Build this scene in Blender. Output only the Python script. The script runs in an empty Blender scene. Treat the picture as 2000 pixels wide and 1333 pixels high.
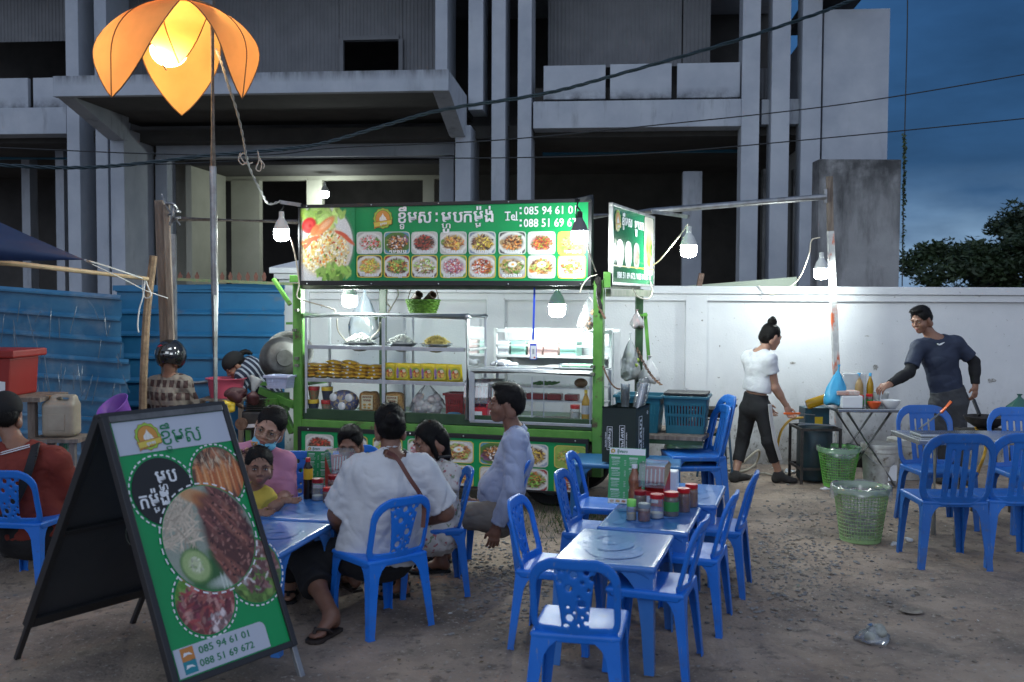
import bpy, bmesh, math, random
import numpy as np
from mathutils import Vector as V, Matrix
random.seed(7)
RNG = np.random.default_rng(11)
R_ = math.radians
SC = bpy.context.scene
COL = SC.collection
# --- camera, sky, sun, exposure
cam_data = bpy.data.cameras.new('camera')
cam = bpy.data.objects.new('camera', cam_data)
COL.objects.link(cam)
cam_data.sensor_width = 36.0
cam_data.lens = 35.0
cam_data.clip_end = 3000
cam_data.clip_start = 0.05
EYE = V((0, 0, 1.70))
ROT = Matrix.Rotation(R_(90 - 2.56), 3, 'X') @ Matrix.Rotation(R_(0.27), 3, 'Z')
cam.location = EYE
cam.rotation_euler = ROT.to_euler()
cam_data.dof.use_dof = True
cam_data.dof.focus_distance = 8.4
cam_data.dof.aperture_fstop = 3.2
SC.camera = cam
world = bpy.data.worlds.new('World')
SC.world = world
world.use_nodes = True
wn, wl = world.node_tree.nodes, world.node_tree.links
wn.clear()
w_out = wn.new('ShaderNodeOutputWorld')
w_bg = wn.new('ShaderNodeBackground')
w_bg.inputs['Strength'].default_value = 0.15
sky = wn.new('ShaderNodeTexSky')
sky.sky_type = 'NISHITA'
sky.sun_disc = False
SUN_EL, SUN_RO = R_(1.5), R_(200)
sky.sun_elevation, sky.sun_rotation = SUN_EL, SUN_RO
sky.air_density, sky.dust_density, sky.ozone_density = 1.0, 0.4, 4.0
tc = wn.new('ShaderNodeTexCoord')
mp = wn.new('ShaderNodeMapping')
mp.inputs['Scale'].default_value = (1.0, 1.0, 3.2)
cl = wn.new('ShaderNodeTexNoise')
cl.inputs['Scale'].default_value = 2.3
cl.inputs['Detail'].default_value = 7
cl.inputs['Roughness'].default_value = 0.55
cr = wn.new('ShaderNodeValToRGB')
cr.color_ramp.elements[0].position, cr.color_ramp.elements[1].position = 0.38, 0.68
cr.color_ramp.elements[0].color = (0.62, 0.62, 0.62, 1)
cr.color_ramp.elements[1].color = (1.25, 1.28, 1.3, 1)
sep = wn.new('ShaderNodeSeparateXYZ')
hz = wn.new('ShaderNodeMapRange')
hz.inputs['From Min'].default_value, hz.inputs['From Max'].default_value = 0.045, 0.125
hz.inputs['To Min'].default_value, hz.inputs['To Max'].default_value = 1.0, 0.0
cn2 = wn.new('ShaderNodeTexNoise')
cn2.inputs['Scale'].default_value = 5.0
cn2.inputs['Detail'].default_value = 6
band = wn.new('ShaderNodeMath'); band.operation = 'MULTIPLY'
mixc = wn.new('ShaderNodeMixRGB')
mixc.inputs['Color1'].default_value = (0.020, 0.066, 0.165, 1)
mixc.inputs['Color2'].default_value = (0.26, 0.42, 0.62, 1)
mixn = wn.new('ShaderNodeMixRGB')
mixn.inputs['Fac'].default_value = 0.97
mul = wn.new('ShaderNodeMixRGB'); mul.blend_type = 'MULTIPLY'; mul.inputs['Fac'].default_value = 1.0
wl.new(tc.outputs['Generated'], mp.inputs['Vector'])
wl.new(mp.outputs['Vector'], cl.inputs['Vector'])
wl.new(mp.outputs['Vector'], cn2.inputs['Vector'])
wl.new(cl.outputs['Fac'], cr.inputs['Fac'])
wl.new(tc.outputs['Generated'], sep.inputs['Vector'])
wl.new(sep.outputs['Z'], hz.inputs['Value'])
cn3 = wn.new('ShaderNodeMapRange')
cn3.inputs['From Min'].default_value, cn3.inputs['From Max'].default_value = 0.34, 0.66
wl.new(cn2.outputs['Fac'], cn3.inputs['Value'])
wl.new(hz.outputs['Result'], band.inputs[0])
wl.new(cn3.outputs['Result'], band.inputs[1])
wl.new(band.outputs[0], mixc.inputs['Fac'])
wl.new(sky.outputs['Color'], mixn.inputs['Color1'])
wl.new(mixc.outputs['Color'], mixn.inputs['Color2'])
wl.new(mixn.outputs['Color'], mul.inputs['Color1'])
wl.new(cr.outputs['Color'], mul.inputs['Color2'])
gl = wn.new('ShaderNodeMapRange'); gl.interpolation_type = 'SMOOTHSTEP'
gl.inputs['From Min'].default_value, gl.inputs['From Max'].default_value = 0.75, -1.0
gl.inputs['To Min'].default_value, gl.inputs['To Max'].default_value = 0.0, 1.0
glm = wn.new('ShaderNodeMixRGB')
glm.inputs['Color2'].default_value = (0.57, 0.66, 0.84, 1)
wl.new(sep.outputs['Y'], gl.inputs['Value'])
wl.new(gl.outputs['Result'], glm.inputs['Fac'])
wl.new(mul.outputs['Color'], glm.inputs['Color1'])
wl.new(glm.outputs['Color'], w_bg.inputs['Color'])
wl.new(w_bg.outputs[0], w_out.inputs[0])
sun_d = bpy.data.lights.new('sun', 'SUN')
sun_d.energy = 0.02
sun_d.angle = R_(15)
sun_d.color = (0.85, 0.9, 1.0)
sun = bpy.data.objects.new('sun', sun_d)
sun.rotation_euler = (math.pi/2 - R_(14), 0, math.pi - SUN_RO)
sun.location = (0, -5, 20)
COL.objects.link(sun)
SC.view_settings.view_transform = 'Standard'
SC.view_settings.look = 'None'
SC.view_settings.gamma = 1
SC.view_settings.exposure = 2.9
SC.view_settings.use_curve_mapping = False
SC.render.engine = 'CYCLES'
cy = SC.cycles
cy.use_denoising = True
cy.max_bounces, cy.diffuse_bounces, cy.glossy_bounces = 8, 3, 3
cy.transmission_bounces, cy.transparent_max_bounces = 6, 16
cy.caustics_reflective = cy.caustics_refractive = False
cy.sample_clamp_indirect = 4.0
cy.use_light_tree = True
BULB_E = 35.0
LANTERN_E = 6.6
# --- helpers
FPX = 35.0/36.0*2000.0
def ray(px, py):
 d = ROT @ V(((px-1000)/FPX, -(py-666.5)/FPX, -1.0))
 return d
def at(px, py, Y):
 d = ray(px, py)
 return EYE + d*(Y/d.y)
def gz(px, py, z=0.0):
 d = ray(px, py)
 return EYE + d*((z-EYE.z)/d.z)
def nrm(v):
 return V(v).normalized()
class Frame:
 """a plane in the place: origin, two axes along it, normal towards the camera side"""
 def __init__(s, O, ex, ey, ez=None):
  s.O, s.ex, s.ey = V(O), nrm(ex), nrm(ey)
  s.ez = nrm(ez) if ez is not None else nrm(s.ex.cross(s.ey))
 def px(s, px, py):
  d = ray(px, py)
  n = s.ex.cross(s.ey)
  p = EYE + d*((s.O-EYE).dot(n)/d.dot(n)) - s.O
  a, b, c = s.ex.dot(s.ex), s.ex.dot(s.ey), s.ey.dot(s.ey)
  pu, pv = p.dot(s.ex), p.dot(s.ey)
  det = a*c-b*b
  return ((pu*c-pv*b)/det, (pv*a-pu*b)/det)
 def pt(s, u, v, w=0.0):
  return s.O + s.ex*u + s.ey*v + s.ez*w
MATS = {}
def mat(name, col, rough=0.6, metal=0.0, col2=None, nscale=8.0, bump=0.0, bscale=40.0, spec=None, trans=0.0, alpha=1.0,
  coat=0.0, stretch=None, detail=5.0, lo=0.35, hi=0.65, sss=0.0, rvar=0.0, ior=None, emit=None, estr=0.0, coord='Object'):
 if name in MATS:
  return MATS[name]
 m = bpy.data.materials.new(name); m.use_nodes = True
 n, l = m.node_tree.nodes, m.node_tree.links
 b = n['Principled BSDF']
 b.inputs['Base Color'].default_value = (*col, 1)
 b.inputs['Roughness'].default_value = rough
 b.inputs['Metallic'].default_value = metal
 if spec is not None: b.inputs['Specular IOR Level'].default_value = spec
 if trans: b.inputs['Transmission Weight'].default_value = trans
 if ior: b.inputs['IOR'].default_value = ior
 if alpha < 1: b.inputs['Alpha'].default_value = alpha
 if coat: b.inputs['Coat Weight'].default_value = coat
 if sss:
  b.inputs['Subsurface Weight'].default_value = sss
  b.inputs['Subsurface Radius'].default_value = (0.012, 0.005, 0.003)
  b.inputs['Subsurface Scale'].default_value = 1.0
 if emit:
  b.inputs['Emission Color'].default_value = (*emit, 1)
  b.inputs['Emission Strength'].default_value = estr
 tcn = n.new('ShaderNodeTexCoord')
 vec = tcn.outputs[coord]
 if stretch:
  mpn = n.new('ShaderNodeMapping'); mpn.inputs['Scale'].default_value = stretch
  l.new(vec, mpn.inputs['Vector']); vec = mpn.outputs['Vector']
 if col2 is not None:
  t = n.new('ShaderNodeTexNoise'); t.inputs['Scale'].default_value = nscale; t.inputs['Detail'].default_value = detail
  t.inputs['Roughness'].default_value = 0.62
  l.new(vec, t.inputs['Vector'])
  r = n.new('ShaderNodeValToRGB')
  r.color_ramp.elements[0].position, r.color_ramp.elements[1].position = lo, hi
  r.color_ramp.elements[0].color = (*col, 1); r.color_ramp.elements[1].color = (*col2, 1)
  l.new(t.outputs['Fac'], r.inputs['Fac']); l.new(r.outputs['Color'], b.inputs['Base Color'])
  if rvar:
   mr = n.new('ShaderNodeMapRange')
   mr.inputs['To Min'].default_value, mr.inputs['To Max'].default_value = rough-rvar, rough+rvar
   l.new(t.outputs['Fac'], mr.inputs['Value']); l.new(mr.outputs['Result'], b.inputs['Roughness'])
 if bump:
  t2 = n.new('ShaderNodeTexNoise'); t2.inputs['Scale'].default_value = bscale; t2.inputs['Detail'].default_value = 4
  l.new(vec, t2.inputs['Vector'])
  bp = n.new('ShaderNodeBump'); bp.inputs['Strength'].default_value = bump; bp.inputs['Distance'].default_value = 0.01
  l.new(t2.outputs['Fac'], bp.inputs['Height']); l.new(bp.outputs['Normal'], b.inputs['Normal'])
 MATS[name] = m
 return m
def layer(m, col, scale=3.0, lo=0.5, hi=0.7, stretch=None, detail=6, rough=None, zfade=None, axis='Z', amount=1.0):
 """a second stain layer over a material's base colour; zfade=(z_full, z_none) keeps it to a height range of the surface"""
 n, l = m.node_tree.nodes, m.node_tree.links
 b = n['Principled BSDF']
 src = b.inputs['Base Color'].links[0].from_socket if b.inputs['Base Color'].links else None
 tcn = n.new('ShaderNodeTexCoord'); vec = tcn.outputs['Object']
 if stretch:
  mpn = n.new('ShaderNodeMapping'); mpn.inputs['Scale'].default_value = stretch
  l.new(vec, mpn.inputs['Vector']); nv = mpn.outputs['Vector']
 else: nv = vec
 t = n.new('ShaderNodeTexNoise'); t.inputs['Scale'].default_value = scale; t.inputs['Detail'].default_value = detail
 t.inputs['Roughness'].default_value = 0.65
 l.new(nv, t.inputs['Vector'])
 mr = n.new('ShaderNodeMapRange')
 mr.inputs['From Min'].default_value, mr.inputs['From Max'].default_value = lo, hi
 mr.inputs['To Max'].default_value = amount
 l.new(t.outputs['Fac'], mr.inputs['Value'])
 fac = mr.outputs['Result']
 if zfade:
  sp = n.new('ShaderNodeSeparateXYZ'); l.new(vec, sp.inputs['Vector'])
  z = n.new('ShaderNodeMapRange')
  z.inputs['From Min'].default_value, z.inputs['From Max'].default_value = zfade[0], zfade[1]
  z.inputs['To Min'].default_value, z.inputs['To Max'].default_value = 1, 0
  l.new(sp.outputs[axis], z.inputs['Value'])
  mm = n.new('ShaderNodeMath'); mm.operation = 'MULTIPLY'
  l.new(fac, mm.inputs[0]); l.new(z.outputs['Result'], mm.inputs[1]); fac = mm.outputs[0]
 mx = n.new('ShaderNodeMixRGB')
 l.new(fac, mx.inputs['Fac'])
 if src: l.new(src, mx.inputs['Color1'])
 else: mx.inputs['Color1'].default_value = b.inputs['Base Color'].default_value
 mx.inputs['Color2'].default_value = (*col, 1)
 l.new(mx.outputs['Color'], b.inputs['Base Color'])
 return m
def print_mat(name='printed_colour', rough=0.4, coat=0.08):
 if name in MATS: return MATS[name]
 m = mat(name, (1, 1, 1), rough=rough, coat=coat)
 n, l = m.node_tree.nodes, m.node_tree.links
 a = n.new('ShaderNodeAttribute'); a.attribute_name = 'Col'
 l.new(a.outputs['Color'], n['Principled BSDF'].inputs['Base Color'])
 return m
def tag(o, label=None, cat=None, group=None, kind=None):
 if label: o['label'] = label
 if cat: o['category'] = cat
 if group: o['group'] = group
 if kind: o['kind'] = kind
 return o
def thing(name, label, cat, loc=(0, 0, 0), rz=0.0, group=None):
 o = bpy.data.objects.new(name, None); COL.objects.link(o)
 o.empty_display_size = 0.1
 o.location = loc; o.rotation_euler = (0, 0, rz)
 return tag(o, label, cat, group)
def root_matrix(o):
 while o.parent: o = o.parent
 return Matrix.Translation(o.location) @ o.rotation_euler.to_matrix().to_4x4() @ Matrix.Diagonal((*o.scale, 1))
def kids(o):
 return [c for c in COL.objects if c.parent == o]
def copy_tree(o, parent=None):
 c = o.copy(); COL.objects.link(c); c.parent = parent
 for ch in KIDS.get(o.name, []):
  copy_tree(ch, c)
 return c
KIDS = {}
def link_mesh(name, me, m, parent=None):
 o = bpy.data.objects.new(name, me); COL.objects.link(o)
 if m is not None: me.materials.append(m)
 if parent is not None:
  M = root_matrix(parent).inverted()
  me.transform(M)
  o.parent = parent
  KIDS.setdefault(parent.name, []).append(o)
 return o
def settle(o):
 """put the origin of a one-mesh thing at the middle of its base"""
 vs = np.empty(len(o.data.vertices)*3); o.data.vertices.foreach_get('co', vs); vs = vs.reshape(-1, 3)
 c = (vs.min(0)+vs.max(0))/2; c[2] = vs[:, 2].min()
 o.data.transform(Matrix.Translation(-V(c))); o.location = V(c)
 return o
def basis(d):
 d = nrm(d)
 u = V((0, 0, 1)) if abs(d.z) < 0.95 else V((1, 0, 0))
 x = nrm(d.cross(u)); y = nrm(x.cross(d))
 return x, y, d
class MB:
 def __init__(s): s.v, s.f, s.c = [], [], []
 def add(s, vs, fs, col=None):
  k = len(s.v)
  s.v.extend([tuple(p) for p in vs]); s.f.extend([tuple(i+k for i in f) for f in fs])
  if col is not None: s.c.extend([col]*len(vs) if not hasattr(col[0], '__len__') else list(col))
  return s
 def box(s, c, size, R=None):
  c = V(c); hx, hy, hz_ = size[0]/2, size[1]/2, size[2]/2
  vs = [V((x*hx, y*hy, z*hz_)) for x in (-1, 1) for y in (-1, 1) for z in (-1, 1)]
  if R is not None: vs = [R @ p for p in vs]
  return s.add([p+c for p in vs], [(0, 1, 3, 2), (4, 6, 7, 5), (0, 4, 5, 1), (2, 3, 7, 6), (0, 2, 6, 4), (1, 5, 7, 3)])
 def fbox(s, F, u0, u1, v0, v1, w0, w1):
  vs = [F.pt(u, v, w) for u in (u0, u1) for v in (v0, v1) for w in (w0, w1)]
  return s.add(vs, [(0, 1, 3, 2), (4, 6, 7, 5), (0, 4, 5, 1), (2, 3, 7, 6), (0, 2, 6, 4), (1, 5, 7, 3)])
 def bar(s, a, b, w, h=None, up=None):
  a, b = V(a), V(b); h = w if h is None else h
  d = nrm(b-a)
  u = V(up) if up is not None else (V((0, 0, 1)) if abs(d.z) < 0.95 else V((0, 1, 0)))
  x = nrm(d.cross(u)); y = nrm(x.cross(d))
  vs = [p + x*(i*w/2) + y*(j*h/2) for p in (a, b) for i, j in ((-1, -1), (1, -1), (1, 1), (-1, 1))]
  return s.add(vs, [(3, 2, 1, 0), (4, 5, 6, 7), (0, 1, 5, 4), (1, 2, 6, 5), (2, 3, 7, 6), (3, 0, 4, 7)])
 def tube(s, pts, r, n=8, caps=True, closed=False):
  pts = [V(p) for p in pts]; k = len(pts)
  rr = r if hasattr(r, '__len__') else [r]*k
  vs, fs = [], []
  px_ = None
  for i, p in enumerate(pts):
   if closed: d = pts[(i+1) % k]-pts[i-1]
   else: d = pts[min(i+1, k-1)]-pts[max(i-1, 0)]
   d = nrm(d)
   if px_ is None: x, y, _ = basis(d)
   else:
    x = nrm(px_ - d*px_.dot(d)); y = nrm(d.cross(x))
   px_ = x
   for j in range(n):
    t = 2*math.pi*j/n
    vs.append(p + x*(math.cos(t)*rr[i]) + y*(math.sin(t)*rr[i]))
  m_ = k if closed else k-1
  for i in range(m_):
   a, b = i*n, ((i+1) % k)*n
   for j in range(n):
    fs.append((a+j, a+(j+1) % n, b+(j+1) % n, b+j))
  if caps and not closed:
   fs.append(tuple(range(n-1, -1, -1))); fs.append(tuple(range((k-1)*n, k*n)))
  return s.add(vs, fs)
 def lathe(s, prof, n=24, c=(0, 0, 0), axis=(0, 0, 1), caps=False):
  x, y, d = basis(V(axis))
  if abs(d.z) > 0.95: x, y, d = V((1, 0, 0)), V((0, 1, 0))*(1 if d.z > 0 else -1), d
  c = V(c); vs, fs = [], []
  for r, z in prof:
   for j in range(n):
    t = 2*math.pi*j/n
    vs.append(c + d*z + x*(r*math.cos(t)) + y*(r*math.sin(t)))
  for i in range(len(prof)-1):
   for j in range(n):
    a, b = i*n+j, i*n+(j+1) % n
    fs.append((a, b, b+n, a+n))
  if caps:
   fs.append(tuple(range(n-1, -1, -1))); fs.append(tuple(range((len(prof)-1)*n, len(prof)*n)))
  return s.add(vs, fs)
 def prism(s, poly, F, w0, w1):
  k = len(poly)
  vs = [F.pt(u, v, w0) for u, v in poly] + [F.pt(u, v, w1) for u, v in poly]
  fs = [tuple(range(k-1, -1, -1)), tuple(range(k, 2*k))]
  fs += [(i, (i+1) % k, k+(i+1) % k, k+i) for i in range(k)]
  return s.add(vs, fs)
 def poly(s, pts, col=None):
  return s.add(pts, [tuple(range(len(pts)))], col)
 def ball(s, c, r, n=12, m=8, sq=(1, 1, 1), R=None):
  c = V(c); vs, fs = [], []
  for i in range(m+1):
   a = math.pi*i/m
   for j in range(n):
    t = 2*math.pi*j/n
    p = V((math.sin(a)*math.cos(t)*r*sq[0], math.sin(a)*math.sin(t)*r*sq[1], math.cos(a)*r*sq[2]))
    vs.append(c + (R @ p if R is not None else p))
  for i in range(m):
   for j in range(n):
    fs.append((i*n+j, (i+1)*n+j, (i+1)*n+(j+1) % n, i*n+(j+1) % n))
  return s.add(vs, fs)
 def build(s, name, m, parent=None, smooth=False, bev=0.0, label=None, cat=None, group=None, kind=None, seg=2, weld=False):
  me = bpy.data.meshes.new(name)
  me.from_pydata(s.v, [], s.f); me.update()
  if s.c and len(s.c) == len(s.v):
   ca = me.color_attributes.new('Col', 'FLOAT_COLOR', 'POINT')
   arr = np.ones((len(s.v), 4), dtype=np.float32); arr[:, :3] = np.array(s.c, dtype=np.float32)
   ca.data.foreach_set('color', arr.ravel())
  bm = bmesh.new(); bm.from_mesh(me)
  if weld: bmesh.ops.remove_doubles(bm, verts=bm.verts, dist=1e-5)
  bmesh.ops.recalc_face_normals(bm, faces=bm.faces)
  if bev > 0:
   es = [e for e in bm.edges if len(e.link_faces) == 2 and e.calc_face_angle(0) > 0.6]
   if es: bmesh.ops.bevel(bm, geom=es, offset=bev, segments=seg, affect='EDGES', profile=0.6, clamp_overlap=True)
  if smooth:
   for f in bm.faces: f.smooth = True
   lim = 0.7 if smooth is True else smooth
   for e in bm.edges:
    if len(e.link_faces) == 2 and e.calc_face_angle(0) > lim: e.smooth = False
  bm.to_mesh(me); bm.free()
  o = link_mesh(name, me, m, parent)
  if parent is None: settle(o)
  return tag(o, label, cat, group, kind)
def fast_mesh(name, verts, faces, smooth=True):
 me = bpy.data.meshes.new(name)
 verts = np.asarray(verts, dtype=np.float32); faces = np.asarray(faces, dtype=np.int32)
 me.vertices.add(len(verts)); me.vertices.foreach_set('co', verts.ravel())
 k = faces.shape[1]
 me.loops.add(faces.size); me.loops.foreach_set('vertex_index', faces.ravel())
 me.polygons.add(len(faces))
 me.polygons.foreach_set('loop_start', np.arange(0, faces.size, k, dtype=np.int32))
 me.polygons.foreach_set('use_smooth', np.full(len(faces), smooth))
 me.update(calc_edges=True); me.validate()
 return me
class Body:
 def __init__(s): s.ops = []
 def _add(s, fn, lo, hi, k, op): s.ops.append((fn, np.array(lo, float), np.array(hi, float), k, op)); return s
 def cone(s, a, b, ra, rb=None, k=0.02, op='u', lat=None, ratio=1.0, flat='', wav=0.0):
  a, b = np.array(a, float), np.array(b, float); rb = ra if rb is None else rb
  ab = b-a; L2 = max(ab @ ab, 1e-9); L = math.sqrt(L2)
  la = None
  if lat is not None:
   la = np.array(lat, float); la = la - ab*(la @ ab)/L2; la /= max(np.linalg.norm(la), 1e-9)
  def fn(P):
   q = P-a
   t = q @ ab / L2
   tc_ = np.clip(t, 0, 1)
   e = q - tc_[..., None]*ab
   r = ra+(rb-ra)*tc_
   if la is not None:
    lc = e @ la
    e2 = np.einsum('...i,...i', e, e) - lc*lc + (lc/ratio)**2
    d = np.sqrt(np.maximum(e2, 0)) - r
   else:
    d = np.sqrt(np.einsum('...i,...i', e, e)) - r
   if 'a' in flat: d = np.maximum(d, -t*L)
   if 'b' in flat: d = np.maximum(d, (t-1)*L)
   return d
  m = max(ra, rb)*max(1, ratio)
  return s._add(fn, np.minimum(a, b)-m, np.maximum(a, b)+m, k, op)
 def ell(s, c, r, R=None, k=0.02, op='u'):
  c, r = np.array(c, float), np.array(r, float)
  Rm = None if R is None else np.array(R, float)
  def fn(P):
   q = P-c
   if Rm is not None: q = q @ Rm
   k0 = np.sqrt((((q/r)**2).sum(-1))); k1 = np.sqrt((((q/(r*r))**2).sum(-1)))
   return np.where(k1 > 1e-6, k0*(k0-1)/np.maximum(k1, 1e-6), -r.min())
  m = r.max()
  return s._add(fn, c-m, c+m, k, op)
 def rbox(s, c, h, rad=0.01, R=None, k=0.02, op='u'):
  c, h = np.array(c, float), np.array(h, float)
  Rm = None if R is None else np.array(R, float)
  def fn(P):
   q = P-c
   if Rm is not None: q = q @ Rm
   q = np.abs(q)-(h-rad)
   return np.linalg.norm(np.maximum(q, 0), axis=-1)+np.minimum(q.max(-1), 0)-rad
  m = np.linalg.norm(h)
  return s._add(fn, c-m, c+m, k, op)
 def cut(s, p, n, k=0.004):
  """take away what lies on the side n points to"""
  p, n = np.array(p, float), np.array(n, float); n = n/np.linalg.norm(n)
  s.ops.append((lambda P: -((P-p) @ n), None, None, k, 's'))
  return s
 def mesh(s, h, warp=None):
  lo = np.min([o[1] for o in s.ops if o[1] is not None and o[4] == 'u'], axis=0)-2.5*h
  hi = np.max([o[2] for o in s.ops if o[2] is not None and o[4] == 'u'], axis=0)+2.5*h
  n = np.ceil((hi-lo)/h).astype(int)+1
  D = np.full(n, 0.5, dtype=np.float32)
  ax = [lo[i]+h*np.arange(n[i]) for i in range(3)]
  for fn, a, b, k, op in s.ops:
   if a is None: sl = [(0, n[i]) for i in range(3)]
   else:
    e = k+3*h
    sl = [(max(0, int((a[i]-e-lo[i])/h)), min(n[i], int((b[i]+e-lo[i])/h)+2)) for i in range(3)]
    if any(q[0] >= q[1] for q in sl): continue
   P = np.stack(np.meshgrid(*[ax[i][sl[i][0]:sl[i][1]] for i in range(3)], indexing='ij'), -1)
   d = fn(P).astype(np.float32)
   S = D[sl[0][0]:sl[0][1], sl[1][0]:sl[1][1], sl[2][0]:sl[2][1]]
   k = max(k, 1e-4)
   if op == 'u':
    g = np.clip(0.5+0.5*(S-d)/k, 0, 1); S[...] = S*(1-g)+d*g-k*g*(1-g)
   else:
    g = np.clip(0.5-0.5*(S+d)/k, 0, 1); S[...] = S*(1-g)-d*g+k*g*(1-g)
  return surface_nets(D, lo, h)
def surface_nets(D, lo, h):
 S = D < 0
 n = D.shape
 c = [S[i:n[0]-1+i, j:n[1]-1+j, k:n[2]-1+k] for i in (0, 1) for j in (0, 1) for k in (0, 1)]
 cnt = sum(x.astype(np.int8) for x in c)
 act = (cnt > 0) & (cnt < 8)
 I = np.argwhere(act)
 if len(I) == 0: return np.zeros((0, 3)), np.zeros((0, 4), int)
 offs = [(i, j, k) for i in (0, 1) for j in (0, 1) for k in (0, 1)]
 val = np.stack([D[I[:, 0]+o[0], I[:, 1]+o[1], I[:, 2]+o[2]] for o in offs], 1)
 acc = np.zeros((len(I), 3)); num = np.zeros(len(I))
 for a in range(8):
  for b in range(a+1, 8):
   if sum(abs(offs[a][q]-offs[b][q]) for q in range(3)) != 1: continue
   va, vb = val[:, a], val[:, b]
   m = (va < 0) != (vb < 0)
   t = np.where(m, va/np.where(m, va-vb, 1), 0)
   p = np.array(offs[a])+t[:, None]*(np.array(offs[b])-np.array(offs[a]))
   acc += np.where(m[:, None], p, 0); num += m
 verts = (I + acc/num[:, None])*h + lo
 ids = np.full(act.shape, -1, dtype=np.int32); ids[act] = np.arange(len(I))
 faces = []
 for ax_ in range(3):
  u, w = [(1, 2), (2, 0), (0, 1)][ax_]
  sl0 = [slice(1, -1)]*3; sl0[ax_] = slice(0, -1)
  sl1 = [slice(1, -1)]*3; sl1[ax_] = slice(1, None)
  s0, s1 = S[tuple(sl0)], S[tuple(sl1)]
  E_ = np.argwhere(s0 != s1)
  if len(E_) == 0: continue
  fl = s0[E_[:, 0], E_[:, 1], E_[:, 2]]
  base = E_.copy(); 
  for q in range(3):
   if q != ax_: base[:, q] += 1
  def cell(du, dw):
   x = base.copy(); x[:, u] += du; x[:, w] += dw
   return ids[x[:, 0], x[:, 1], x[:, 2]]
  q = np.stack([cell(-1, -1), cell(0, -1), cell(0, 0), cell(-1, 0)], 1)
  q[~fl] = q[~fl][:, ::-1]
  faces.append(q)
 F_ = np.concatenate(faces)
 F_ = F_[(F_ >= 0).all(1)]
 return verts, F_
def vnormals(v, f):
 n = np.cross(v[f[:, 2]]-v[f[:, 0]], v[f[:, 3]]-v[f[:, 1]])
 out = np.zeros_like(v)
 for k in range(4): np.add.at(out, f[:, k], n)
 return out/np.maximum(np.linalg.norm(out, axis=1), 1e-9)[:, None]
def wrinkle(v, amp, freq=105.0, seed=0, f=None):
 """cloth folds: rounded swells parted by sharp creases, pushed along the surface"""
 r = np.random.default_rng(seed)
 nn = vnormals(v, f) if f is not None else r.normal(size=3)
 tot = np.zeros(len(v))
 for o in range(5):
  d = r.normal(size=3)*np.array((1, 1, .9)); d /= np.linalg.norm(d)
  q = r.normal(size=(2, 3))*freq*.22; ph = r.uniform(0, 6.28, 4)
  fi = v @ d*freq*(.34+.16*o)+1.3*np.sin(v @ q[0]+ph[0])+.7*np.sin(v @ q[1]*2+ph[1])+ph[2]
  gate = np.clip(.25+1.1*np.sin(v @ q[1]*.7+ph[3]), 0, 1)
  tot += .62*gate*(.5*np.sin(fi)-1.0*np.exp(-(np.sin(fi*.5+.4)/.24)**2))/(1+.25*o)
 return v+nn*(tot*amp)[:, None]
def body_obj(name, parts, m, parent=None, wr=0.0, seed=0, **tags):
 """parts: list of (Body, voxel) merged into one mesh object"""
 vs, fs, k = [], [], 0
 for B, h in parts:
  v, f = B.mesh(h)
  if wr: v = wrinkle(v, wr, seed=seed, f=f)
  vs.append(v); fs.append(f+k); k += len(v)
 me = fast_mesh(name, np.concatenate(vs), np.concatenate(fs))
 o = link_mesh(name, me, m, parent)
 if parent is None: settle(o)
 return tag(o, tags.get('label'), tags.get('cat'), tags.get('group'), tags.get('kind'))
GLY = {}
def glyph(body, offset=0.0, shear=0.0):
 key = (body, offset, shear)
 if key in GLY: return GLY[key]
 vs, fs = glyph_raw(body, shear)
 if offset > 0:
  V2, F2 = [], []
  for q, (dx, dy) in enumerate(((-offset, -offset*.6), (offset, offset*.6), (offset, -offset*.6), (-offset, offset*.6))):
   k = len(V2); V2 += [(x+dx, y+dy, q*.0002) for x, y, _ in vs]; F2 += [tuple(i+k for i in f) for f in fs]
  vs, fs = V2, F2
 GLY[key] = (vs, fs)
 return vs, fs
def glyph_raw(body, shear=0.0):
 c = bpy.data.curves.new('t', 'FONT'); c.body = body; c.size = 1; c.resolution_u = 2; c.shear = shear
 o = bpy.data.objects.new('t', c)
 me = o.to_mesh()
 vs = [(v.co.x, v.co.y, 0.0) for v in me.vertices]; fs = [tuple(p.vertices) for p in me.polygons]
 o.to_mesh_clear(); bpy.data.objects.remove(o); bpy.data.curves.remove(c)
 return vs, fs
def gbox(vs):
 xs, ys = [p[0] for p in vs], [p[1] for p in vs]
 return min(xs), max(xs), min(ys), max(ys)
def text_into(mb, F, s, u0, u1, v0, v1, w, offset=0.02, italic=0.0):
 """fit a line of lettering to the box u0..u1, v0..v1 (v0, v1 = bottom and top of the ink)"""
 vs, fs = glyph(s, offset, italic)
 a, b, c, d = gbox(vs)
 mb.add([F.pt(u0+(x-a)/(b-a)*(u1-u0), v0+(y-c)/(d-c)*(v1-v0), w+e) for x, y, e in vs], fs)
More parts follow.
